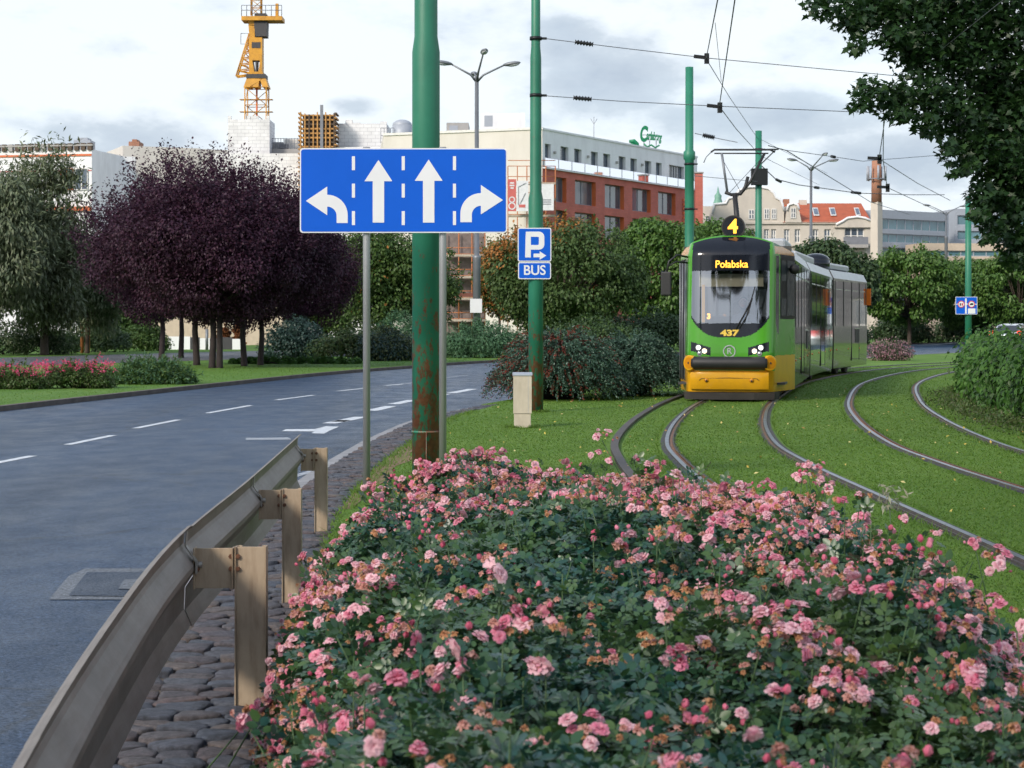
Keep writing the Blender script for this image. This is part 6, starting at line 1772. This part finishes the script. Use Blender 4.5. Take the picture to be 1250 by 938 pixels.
# ---- historic cream house with red tiled roof
A2, B2 = at(870, 232), at(1064, 232); fh = Face(A2, B2)
hh = thing('historic_house', 'long cream historic house with red tiled roof and curved gables', 'house', ((A2.x+B2.x)/2, 232, 0))
holes = []
def hw(a, b, y0, y1):
    u0, z0 = fh.hit(a, y1); u1, z1 = fh.hit(b, y0); holes.append((u0,u1,z0,z1)); return holes[-1]
for a, b in ((913.5,921),(932.5,939),(941.5,947.5),(957,964),(970,977),(992,999),(1006,1014)): hw(a, b, 280, 296.5)
for a, b in ((913.5,921),(932.5,939),(941.5,947.5),(957,964),(970,977),(992,999),(1006,1014),(890,897)): hw(a, b, 304, 318)
hw(1031, 1055, 278, 298)
zE = fh.hit(0, 272)[1]; zR = fh.hit(0, 244)[1]
mb = MB(); fh.wall(mb, 0, zE, holes, M_CREAM2, .3, M_CREAM2)
hull(mb, [(A2.x,A2.y),(B2.x,B2.y),(B2.x,246),(A2.x,246)], 0, zE, M_CREAM2, M_FLAT, skip=(0,))
mb.add([fh.pt(fh.L-.01,zE,0), fh.pt(fh.L-.01,zE,-14), fh.pt(fh.L-.01,zR,-7)], [(0,1,2)], M_WREND)
mb.build('wall', hh)
for k, h in enumerate(holes): fh.window(h, hh, .25, M_FRAMEW, cols=2 if h[1]-h[0] < 1.2 else 3, rws=2, fw=.12)
mb = MB(); uA = fh.hit(955,0)[0]
mb.add([fh.pt(uA,zE,.3), fh.pt(fh.L,zE,.3), fh.pt(fh.L,zR,-7), fh.pt(uA,zR,-7)], [(0,1,2,3)], M_ROOFT); mb.add([fh.pt(uA,zE,-14), fh.pt(fh.L,zE,-14), fh.pt(fh.L,zR,-7), fh.pt(uA,zR,-7)], [(3,2,1,0)], M_ROOFT); mb.add([fh.pt(uA,zE,.3), fh.pt(uA,zE,-14), fh.pt(uA,zR,-7)], [(0,1,2)], M_CREAM2)
rf = mb.build('roof', hh)
for a, b in ((997,1005),(1018,1026),(1049,1056)):
    mb = MB(); 
    def rp(px, py): 
        f_ = (py-272)/(244-272); u = fh.hit(px,py)[0]; return fh.pt(u, zE+(zR-zE)*f_, .3-7.3*f_) + Vector((0,-.12,.12))
    mb.add([rp(a-.8,263.5), rp(b-1.8,263.5), rp(b+.8,252), rp(a+1.8,252)], [(0,1,2,3)], M_FRAMEW); mb.add([rp(a+.5,262)+Vector((0,-.04,.03)), rp(b-2.3,262)+Vector((0,-.04,.03)), rp(b-.3,253.5)+Vector((0,-.04,.03)), rp(a+2.5,253.5)+Vector((0,-.04,.03))], [(0,1,2,3)], M_PANE)
    w_ = mb.build('skylight', hh)
for a, b, y in ((966,973,239),(986,995,240)):
    mb = MB(); u0, z0 = fh.hit(a, y); u1, _ = fh.hit(b, y); fh.box(mb, u0, u1, zR-1, z0, -7.4, -6.4, M_BRICK if a < 970 else M_CREAM2); c_ = mb.build('chimney', rf); c_.matrix_parent_inverse = Matrix()
def gable(poly, out, thick, nm, wins):
    mb = MB(); pp = [fh.hit(x, y) for x, y in poly]; f_ = [fh.pt(u, z, out) for u, z in pp]; b_ = [fh.pt(u, z, -thick) for u, z in pp]; n = len(pp)
    mb.add(f_+b_, [tuple(range(n)), tuple(range(2*n-1,n-1,-1))] + [(i,n+i,n+(i+1) % n,(i+1) % n) for i in range(n)], M_CREAM2); g_ = mb.build(nm, hh)
    for a, b, y0, y1 in wins:
        (u0, z0), (u1, z1) = fh.hit(a, y1), fh.hit(b, y0); w_ = fh.window((u0,u1,z0,z1), g_, -out-.03, M_FRAMEW, rws=2, fw=.11); w_.matrix_parent_inverse = Matrix()
        for c_ in w_.children: c_.matrix_parent_inverse = Matrix()
    mb = MB(); top = [q for q in f_ if q.z > f_[0].z+.2]
    mb.tube([q + Vector((0,-.05,.05)) for q in top], .16, M_WREND, 6); c_ = mb.build('coping', g_); c_.matrix_parent_inverse = Matrix()
gable([(870,272),(870,262),(872,250),(886,249),(889,243),(898,241),(902,233),(913,229),(926,228.5),(938,231),(944,236),(947,242),(953,245),(955,250),(957,258),(957,272)], .05, 4, 'curved_gable', [(913.5,921,256,268),(932.5,939,255,268),(941.5,947.5,255,268)])
gable([(958,272),(960,258),(962,251),(968,249),(973,251),(975,257),(978,272)], .35, 4, 'dormer', [(964.5,971,254,267)])
gable([(1018,278),(1020,275),(1028,271),(1034,267),(1046,265.5),(1055,267),(1064,271),(1064,278)], .30, 1.2, 'bay_gable', [])
mb = MB(); (u0, z0), (u1, z1) = fh.hit(1028,303), fh.hit(1058,299); fh.box(mb, u0, u1, z0, z1, .01, 1.0, M_CONC); fh.box(mb, u0, u1, z1, z1+.9, .93, .99, M_FRAME); mb.build('balcony', hh)
mb = MB()
for py in (272.5, 300): z = fh.hit(0,py)[1]; fh.box(mb, 0, fh.L, z-.12, z+.12, .01, .22, M_CREAM2)
mb.build('cornice', hh)
block('historic_house', 'narrow cream house wing with one window left of the curved gable', 'house', 858, 871, 240, 240, 252, 8, M_CREAM2, None, lambda t, f, z: [f.window((.3, .95, z-3.2, z-1.2), t, -.02, M_FRAMEW)])
xa, xb = at(846,243).x, at(862,243).x
mb = MB(); mb.box(xa, xb, 243, 250, 0, zpx(262,243), M_REDBR); mb.add([(xa,242.8,zpx(262,243)),(xb,242.8,zpx(262,243)),(xb,246,zpx(250,243)),(xa,246,zpx(250,243))], [(0,1,2,3)], M_ROOFT); t = thing('brick_house', 'red brick house corner just right of the slim brick chimney', 'house', ((xa+xb)/2,243,0)); mb.build('wall', t)
M_COPPER = plain('copper_green', (.16,.34,.26), .6, var=.15)
Yt = 320; c = at(876.5, Yt); t = thing('church_spire', 'pale green copper spire peeking above the curved gable', 'spire', (c.x,Yt,0))
mb = MB(); mb.tube([(c.x,Yt,0),(c.x,Yt,zpx(254,Yt)),(c.x,Yt,zpx(247,Yt)),(c.x,Yt,zpx(243,Yt)),(c.x,Yt,zpx(239,Yt)),(c.x,Yt,zpx(236,Yt)),(c.x,Yt,zpx(228,Yt))], [.9,.9,.75,.55,.6,.25,.03], M_COPPER, 12); mb.build('spire', t)
# ---- tall chimney with antennas
Yc = 222; c = at(1070, Yc); t = thing('tall_chimney', 'tall brick chimney with aerial racks above the red roof', 'chimney', (c.x,Yc,0))
zm = zpx(247,Yc)
mb = MB(); mb.tube([(c.x,Yc,0),(c.x,Yc,zm)], [.75,.68], M_CREAM2, 4, False); mb.tube([(c.x,Yc,zm),(c.x,Yc,zpx(196,Yc))], [.62,.55], M_BRICK, 16); mb.build('stack', t)
mb = MB()
for k in range(8):
    a = 2*math.pi*k/8; x, y_ = c.x+1.05*math.cos(a), Yc+1.05*math.sin(a); mb.tube([(x,y_,zpx(221,Yc)),(x,y_,zpx(203,Yc))], .08 if k % 2 else .13, M_OFFG, 6); mb.tube([(c.x,Yc,zpx(219,Yc)),(x,y_,zpx(219,Yc))], .04, M_FRAME, 4)
mb.tube([(c.x+1.05*math.cos(2*math.pi*k/16),Yc+1.05*math.sin(2*math.pi*k/16),zpx(219,Yc)) for k in range(17)], .07, M_FRAME, 5); mb.build('antenna_rack', t)
# ---- modern office block
def strip_office(label, px0, px1, Y0, Y1, ytop, bands_, depth, base):
    a, b = at(px0,Y0), at(px1,Y1); f = Face(a, b); t = thing('office_building', label, 'building', ((a.x+b.x)/2,(a.y+b.y)/2,0))
    zt_ = f.hit(px0, ytop)[1]; d = -f.n*depth; mb = MB()
    hs = []
    for y0, y1 in bands_: hs.append((.3, f.L-.3, f.hit(px0,y1)[1], f.hit(px0,y0)[1]))
    f.wall(mb, 0, zt_, hs, base, .3); hull(mb, [(a.x,a.y),(b.x,b.y),(b.x+d.x,b.y+d.y),(a.x+d.x,a.y+d.y)], 0, zt_, base, M_FLAT, skip=(0,)); mb.build('wall', t)
    for h in hs: f.window(h, t, .28, M_OFFG, M_PANEL, cols=max(3, int(f.L/1.6)), fw=.1, name='window_band')
    return t
strip_office('glass and grey panel office block right of the tall chimney', 1074, 1158, 238, 246, 256, ((266.5,280),(285,296),(302,312)), 14, M_OFFG)
strip_office('beige stone office wing with long window bands at the right', 1124, 1300, 234, 236, 297, ((306,313),(320,330)), 6, M_OFFB)
strip_office('taller grey office wing behind the beige one under the maple', 1166, 1320, 250, 252, 255, ((263,275),(282,293)), 10, M_OFFG)
# ---- parked cars on the road beyond the hedge
M_CARW = plain('car_paint_silver', (.55,.60,.66), .25, .3, var=.03, coat=.8); M_TAIL = glow('tail_light', (1.0,.05,.03), 1.2); M_TYRE = plain('tyre', (.02,.02,.02), .8)
def car(loc, ang, label, paint_):
    Mx = Matrix.Translation(Vector(loc)) @ Matrix.Rotation(ang, 4, 'Z'); t = thing('parked_car', label, 'car', loc)
    prof_ = [(-2.15,.35),(-2.2,.75),(-2.1,1.0),(-1.75,1.08),(-1.2,1.52),(-.2,1.60),(.5,1.55),(1.15,1.05),(1.95,.9),(2.15,.65),(2.15,.35)]
    mb = MB(Mx); n = len(prof_)
    def ww(z): return .88 if z < 1.1 else .88-.28*(z-1.1)/.5
    vs = [(-ww(z), x, z) for x, z in prof_] + [(ww(z), x, z) for x, z in prof_]
    mb.add(vs, [tuple(range(n)), tuple(range(2*n-1,n-1,-1))] + [(i,n+i,n+(i+1) % n,(i+1) % n) for i in range(n)], paint_); bd = mb.build('body', t, bevel=.04)
    mb = MB(Mx); mb.add([(-.68,-1.72,1.13),(.68,-1.72,1.13),(.58,-1.27,1.48),(-.58,-1.27,1.48)], [(0,1,2,3)], M_TGLASS); o = mb.build('rear_window', t); o.location.z = .02
    for s in (-1, 1):
        mb = MB(Mx); mb.add([(s*.885,-1.4,1.12),(s*.885,.9,1.12),(s*.66,.3,1.5),(s*.66,-1.1,1.5)], [(0,1,2,3)], M_TGLASS); mb.build('side_window', t)
        mb = MB(Mx); mb.box(s*.80-.09, s*.80+.09, -2.2, -1.9, .85, 1.2, M_TAIL); mb.build('tail_light', t, bevel=.02)
        for yy in (-1.35, 1.35):
            mb = MB(Mx); mb.tube([(s*.68,yy,.32),(s*.88,yy,.32)], .32, M_TYRE, 20); mb.tube([(s*.875,yy,.32),(s*.89,yy,.32)], .2, M_GREY, 14); mb.build('wheel', t)
    mb = MB(Mx); mb.tube([(0,-1.0,1.58),(0,-1.1,1.78)], .02, M_TYRE, 5); mb.build('aerial', t)
car((gx(1238,112), 112, -.02), -.5, 'silver car with red tail lights behind the ivy hedge', M_CARW)

# ---- brick tenement outside the frame at the right; the tram's flanks mirror it
M_TEN = brickmat('tenement_brick', (.10,.10,.11), (.13,.125,.14), (.11,.11,.12), .5, .16)
a, b = Vector((47, 150)), Vector((118, 112)); ft = Face(a, b); t = thing('brick_tenement', 'dark brick tenement beyond the hedge, outside the right edge', 'building', (80, 132, 0))
hs = [(u, u+1.5, z, z+2.2) for u in np.arange(2, ft.L-3, 3.2) for z in (1.4, 5.0, 8.6, 12.2)]
d = -ft.n*12; mb = MB(); ft.wall(mb, 0, 16.5, hs, M_TEN, .25); hull(mb, [(a.x,a.y),(b.x,b.y),(b.x+d.x,b.y+d.y),(a.x+d.x,a.y+d.y)], 0, 16.5, M_TEN, M_FLAT, skip=(0,)); mb.build('wall', t)
for h in hs[:60]: ft.window(h, t, .2, M_FRAMEW, cols=2, fw=.12)
# ------------------------------------------------------------------ the rose bed in the foreground
M_ROSEL = leafmat('rose_leaf', [(.012,.048,.032),(.022,.076,.044),(.015,.062,.050),(.034,.098,.050),(.028,.086,.032),(.065,.13,.040),(.017,.068,.060),(.026,.088,.076)], .36, .22, .55, patch=((.085,.145,.028), 1.6, .55))
M_STEM = plain('rose_stem', (.045,.095,.028), .55, var=.3, scale=8)
PET = [leafmat('petal_pale', [(.82,.46,.52),(.86,.57,.61),(.79,.38,.46),(.88,.66,.69)], .5, .3, .3),
       leafmat('petal_pink', [(.75,.25,.36),(.80,.33,.43),(.71,.19,.30),(.80,.40,.46)], .5, .3, .3),
       leafmat('petal_deep', [(.68,.13,.23),(.74,.20,.30),(.62,.09,.18),(.72,.25,.33)], .5, .3, .3),
       leafmat('petal_withered', [(.48,.22,.10),(.56,.30,.15),(.40,.16,.08),(.60,.36,.22)], .7, .25, .2),
       leafmat('petal_faded', [(.62,.30,.25),(.66,.36,.30),(.56,.24,.20),(.68,.42,.36)], .6, .3, .2)]
poly = [(-.55,2.6),(-.66,5),(-.76,6),(-.91,7.4),(-.97,8.5),(-.98,9.6),(-.92,10.6),(-.5,11.35),(.3,11.6),(.95,11.3),(1.38,10.6),(1.68,9.6),(1.84,8.4),(1.88,7.3),(1.78,6.3),(1.56,5.6),(1.5,4.8),(1.72,3.8),(1.8,2.6)]
PX, PY = A([p[0] for p in poly]), A([p[1] for p in poly])
def inside_dist(x, y):
    ins = np.zeros(len(x), bool); dist = np.full(len(x), 1e9); n = len(poly)
    for i in range(n):
        x0, y0, x1, y1 = PX[i], PY[i], PX[(i+1) % n], PY[(i+1) % n]
        c = ((y0 > y) != (y1 > y)) & (x < (x1-x0)*(y-y0)/(y1-y0+1e-12)+x0); ins ^= c
        L2 = (x1-x0)**2+(y1-y0)**2; t = np.clip(((x-x0)*(x1-x0)+(y-y0)*(y1-y0))/L2, 0, 1)
        d = np.hypot(x-x0-t*(x1-x0), y-y0-t*(y1-y0))
        if not (y0 == y1 == 2.6): dist = np.minimum(dist, d)
    return np.where(ins, dist, -dist)
BC = np.stack([RNG.uniform(-.95,1.65,46), RNG.uniform(2.5,11.2,46)], 1); BR = RNG.uniform(.28,.6,46); BH = RNG.uniform(-.13,.14,46)
def Hf(x, y):
    d = inside_dist(x, y); e = np.clip(d/.55, 0, 1); base = .63*np.sqrt(np.maximum(0, 1-(1-e)**2)) + .05*e
    for (cx_, cy_), r, h in zip(BC, BR, BH): base = base + h*np.exp(-((x-cx_)**2+(y-cy_)**2)/r**2)*np.clip(e*1.5, 0, 1)
    return np.maximum(.03, base + .03*np.sin(x*9+y*4)*e)
def grad(x, y, h=.04):
    gx_ = (Hf(x+h, y)-Hf(x-h, y))/(2*h); gy_ = (Hf(x, y+h)-Hf(x, y-h))/(2*h)
    return unit(np.stack([-gx_, -gy_, np.ones(len(x))], 1))
rb = thing('rose_bush', 'large pink flowering rose bush filling the foreground beside the crash barrier', 'rose bush', (.4, 7, 0))
# compound leaf: five leaflets
T5, F5 = [], []
for (ax, ay, an, s) in ((0,.42,0,.52),(.03,.30,62,.44),(-.03,.30,-62,.44),(.03,.06,70,.36),(-.03,.06,-70,.36)):
    o = len(T5); a = math.radians(-an)
    for p in OVAL[0]:
        x, y = p[0]*s*1.15, p[1]*s
        T5.append((ax + x*math.cos(a) - y*math.sin(a), ay + x*math.sin(a) + y*math.cos(a), p[2]*s - .10*math.hypot(ax+x, 0)))
    F5 += [tuple(o+k for k in f) for f in OVAL[1]]
T5, F5 = A(T5, float), A(F5)
n = 66000
y = 2.6 + 8.8*RNG.random(n)**.85; x = RNG.uniform(-1.15, 2.05, n)
d = inside_dist(x, y); k = d > 0
x, y = x[k], y[k]; H = Hf(x, y); n = len(x)
dep = np.minimum(H*.93, RNG.exponential(.085, n) - .02)
z = H - dep
g = grad(x, y)
out = g*A([1,1,.6])
pos = np.stack([x, y, z], 1) + out*(RNG.random((n,1))*.05)
tip = out + .9*RNG.normal(size=(n,3))*A([1,1,.4]) + A([0,0,-.25])
nrm = A([0,0,.75]) + g*.55 + .62*RNG.normal(size=(n,3))
leaves('foliage', M_ROSEL, T5, F5, pos, nrm, tip, .043 + .038*RNG.random(n), rb)
# side skirt of leaves down to the ground along the open edge
m = 9000; i = RNG.integers(0, len(poly)-1, m); t = RNG.random(m)
ex = PX[i]*(1-t)+PX[i+1]*t; ey = PY[i]*(1-t)+PY[i+1]*t
cxm, cym = .35, 7.0
inw = unit(np.stack([cxm-ex, np.clip(cym-ey, -1, 1)*.4], 1))
q = RNG.random(m)*.34; sx_, sy_ = ex+inw[:,0]*q, ey+inw[:,1]*q
sz_ = Hf(sx_, sy_)*RNG.random(m)**.7 + .02
nr = np.concatenate([-inw*.7, np.full((m,1), .5)], 1) + .4*RNG.normal(size=(m,3))
leaves('foliage', M_ROSEL, T5, F5, np.stack([sx_, sy_, sz_], 1), nr, np.concatenate([-inw, np.full((m,1), -.3)], 1) + .5*RNG.normal(size=(m,3)), .06+.045*RNG.random(m), rb)
# ---- blossoms: rings of petals, a half-open bud, a crumpled withered head
def petal(phi, r0, r1, r2, z0, z1, z2, w0, w1, w2, curl=0):
    vs = []
    for r, z_, w_ in ((r0,z0,w0),(r1,z1,w1),(r2,z2,w2)):
        for s in (-1, 1):
            vs.append((r*math.cos(phi) - s*w_*math.sin(phi), r*math.sin(phi) + s*w_*math.cos(phi), z_))
    return vs
def bloomT(rings):
    T, F = [], []
    for cnt, ph0, args in rings:
        for q in range(cnt):
            o = len(T); T += petal(ph0 + 2*math.pi*q/cnt, *args); F += [(o,o+1,o+3,o+2),(o+2,o+3,o+5,o+4)]
    return A(T, float)[:, [0,1,2]], A(F)
B_OPEN = bloomT([(7,0,(.10,.72,1.0,-.15,.18,.02,.06,.40,.26)), (7,.4,(.10,.58,.84,-.05,.48,.36,.06,.34,.24)), (6,.9,(.08,.38,.58,.0,.66,.64,.05,.27,.20)), (5,.2,(.04,.20,.32,.1,.74,.80,.03,.18,.14))])
B_BUD = bloomT([(5,0,(.10,.48,.26,-.35,.12,.72,.08,.36,.20)), (4,.6,(.08,.36,.14,-.2,.2,.82,.06,.28,.14)), (5,.3,(.05,.32,.55,-.42,-.30,-.12,.04,.08,.02))])
B_OPENS = [(B_OPEN[0]*A([sx, sy, sz]) + RNG.normal(0, .07, B_OPEN[0].shape), B_OPEN[1]) for sx, sy, sz in ((1,1,1),(1.1,.85,.8),(.85,1,1.25),(1.15,1.1,.6),(.8,.8,1.1))]
tw = bloomT([(7,0,(.10,.55,.80,-.10,.10,-.18,.06,.30,.14)), (6,.5,(.08,.40,.52,.0,.30,.14,.05,.26,.14)), (4,.9,(.05,.22,.26,.1,.40,.46,.04,.18,.10))])
B_DEAD = (tw[0] + RNG.normal(0,.10,tw[0].shape), tw[1])
# clusters: on the surface, thickest along the rim and the far crest
nc = 5200
cy_ = 2.7 + 8.5*RNG.random(nc); cx_ = RNG.uniform(-1.1,2.0,nc)
d = inside_dist(cx_, cy_)
wgt = np.where(d > 0, .055 + .55*np.exp(-(d/.26)**2) + .42*np.clip((cy_-8.3)/2, 0, 1) + .20*(cx_ > .45)*(cy_ > 6.2) + .06*(cx_ > .5), 0)
wgt *= .55 + .45*np.sin(cx_*3.1+cy_*1.7)**2*1.6
k = RNG.random(nc) < wgt*1.5
cx_, cy_ = cx_[k], cy_[k]
cz_ = Hf(cx_, cy_) + RNG.uniform(.0, .055, len(cx_))
C = np.stack([cx_, cy_, cz_], 1)
extra = [P(735,538,11.0), P(728,556,10.9), P(742,566,10.8), P(608,560,11.1), P(616,575,11.0), P(603,583,11.0), P(520,574,10.7), P(528,588,10.6), P(515,596,10.6), P(462,612,10.2), P(480,604,10.3), P(985,570,9.6), P(990,578,9.5), P(984,588,9.4), P(690,566,11), P(700,580,10.9),
         P(800,572,10.9), P(835,588,10.8), P(870,600,10.6), P(935,600,9.9), P(950,615,9.7), P(1190,668,7.0), P(1205,690,6.8), P(1050,634,8.4), P(1100,640,8.0), P(1140,655,7.5), P(1215,735,6.0), P(1190,820,5.3), P(1140,840,5.0), P(1185,850,4.9), P(1025,800,5.6), P(890,830,5.2), P(800,920,4.6), P(835,925,4.55), P(1240,760,5.6),
         P(467,692,8.3), P(650,570,11.1), P(665,590,10.9), P(570,585,10.9), P(555,600,10.7)]
C = np.vstack([C, A(extra)])
g = grad(C[:,0], C[:,1]); cdist = inside_dist(C[:,0], C[:,1])
keyv = []
CL = []
for q in range(len(C)):
    big = RNG.random(); nb = int(4 + 14*big*big); R_ = .020 + .062*big
    kindp = RNG.random(); front = C[q][1] < 7.2
    fresh = (.66 if kindp < .60 else .25 if kindp < .8 else .05) if not (cym_ := (C[q][1] < 8 and C[q][0] < .7 and cdist[q] > .38)) else (.54 if kindp < .45 else .2 if kindp < .68 else .03)
    if q >= len(C) - len(extra): fresh = .8; nb = max(nb, 7)
    items = []
    axis = unit((g[q] + A([0,-.35,.9]))[None])[0]
    for b in range(nb):
        dd = unit((axis*.9 + RNG.normal(size=3)*.75)[None])[0]
        p = C[q] + dd*R_*(.55 + .6*RNG.random())*A([1.25,1.25,.8])
        r = RNG.random()
        if r < fresh:
            r2 = RNG.random(); kind, mt, s = (0, 0, .0235) if r2 < .44 else (0, 1, .022) if r2 < .72 else (1, 2, .017) if r2 < .90 else (1, 1, .0165)
        elif r < fresh + (1-fresh)*.42: kind, mt, s = (2, 4, .020)
        else: kind, mt, s = (2, 3, .019)
        items.append((p, dd*.8 + A([0,-.2,.5]), kind, mt, s*(.48+.62*RNG.random()**1.5)))
    CL.append(items); keyv.append((R_+.02)*len(items)**.5/C[q][1])
order = np.argsort(keyv)[::-1]
def bloom_mesh(name, items):
    Vs, Fs, Ms, off = [], [], [], 0
    for kind, var, (T, F) in [(0, v, b) for v, b in enumerate(B_OPENS)] + [(1, 0, B_BUD), (2, 0, B_DEAD)]:
        sel = [it for n_, it in enumerate(items) if it[2] == kind and (kind or n_ % 5 == var)]
        if not sel: continue
        V, FF = leaf_arrays(T, F, A([it[0] for it in sel]), A([it[1] for it in sel]), rdir(len(sel)), A([it[4] for it in sel]))
        Vs.append(V); Fs.append(FF+off); Ms.append(np.repeat(A([it[3] for it in sel]), len(F))); off += len(V)
    return raw_mesh(name, np.vstack(Vs), np.vstack(Fs), PET, rb, np.concatenate(Ms), True)
# leafy shoots that break the outline
ns = 420; sx_ = RNG.uniform(-.95,1.85,ns); sy_ = 3.2 + 8.2*RNG.random(ns); k = inside_dist(sx_, sy_) > .06; sx_, sy_ = sx_[k], sy_[k]; ns = len(sx_)
b0 = np.stack([sx_, sy_, Hf(sx_, sy_)-.04], 1); sd = unit(grad(sx_, sy_)*.6 + A([0,0,.8]) + .45*RNG.normal(size=(ns,3))); sl_ = .10 + .17*RNG.random(ns)
p_, n_, t_ = sprigs(b0, sd, sl_, 7, spread=.012)
leaves('foliage', M_ROSEL, T5, F5, p_, n_, t_, .042+.036*RNG.random(len(p_)), rb)
mbs = MB()
for q in range(ns): mbs.tube([Vector(b0[q]) - Vector((0,0,.1)), Vector(b0[q] + sd[q]*sl_[q])], [.0035,.0018], M_STEM, 4)
mbs.build('shoots', rb)['kind'] = 'stuff'
for q in range(0, ns, 2):
    tipp = b0[q] + sd[q]*sl_[q]; fr_ = RNG.random(); nb = int(2 + 6*RNG.random()); its = []
    for b in range(nb):
        kind, mt, s_ = ((0,0,.021),(0,1,.020),(1,2,.016),(2,3,.017),(2,4,.018))[int(RNG.random()*5)] if fr_ > .12 else ((1,2,.015),(1,1,.015))[b % 2]
        its.append((tipp + RNG.normal(0,.018 if nb > 1 else .004,3), sd[q] + .5*RNG.normal(size=3), kind, mt, s_*(.7+.6*RNG.random())))
    CL.append(its); keyv.append(.03*len(its)**.5/b0[q][1])
order = np.argsort(keyv)[::-1]
for q in order[:100]: bloom_mesh('blossom_cluster', CL[q])
o = bloom_mesh('blossoms', [it for q in order[100:] for it in CL[q]]); o['kind'] = 'stuff'
# stems carrying the clusters
mb = MB()
for q in range(len(C)):
    c = Vector(C[q]); dn = Vector((RNG.normal()*.10, RNG.normal()*.10, -.42)); mb.tube([c + dn, c + dn*.45 + Vector((RNG.normal()*.02,0,0)), c], [.0035,.0028,.002], M_STEM, 4)
for q in range(60):
    x = RNG.uniform(-.7,1.4); y = RNG.uniform(4,11); h = float(Hf(A([x]), A([y]))[0]); mb.tube([(x,y,-.02),(x+RNG.normal()*.05,y,h*.5),(x+RNG.normal()*.12,y+RNG.normal()*.1,h+.02)], [.006,.005,.002], M_STEM, 5)
mb.build('stems', rb)['kind'] = 'stuff'
# a few green buds and seed heads on tall shoots
for px, py, Y, lab in ((1085,607,8.0,1),):
    c = P(px, py, Y); k = 50; base = A(c) + RNG.normal(0,.03,(k,3)); 
    leaves('seed_head', leafmat('seed_head', [(.28,.30,.22),(.34,.33,.24),(.22,.27,.18)], .7, .2, .2), *NARROW, base, rdir(k), rdir(k), .03+.02*RNG.random(k), rb)
    mb = MB(); mb.tube([c + Vector((.02,0,-.3)), c], .003, M_STEM, 4); mb.build('shoot', rb)
# dark soil under the bush
mb = MB(); mb.add([(px_*1.0, py_, .010) for px_, py_ in poly], [tuple(range(len(poly)))], M_SOIL); structure(mb.build('flower_bed_soil'))
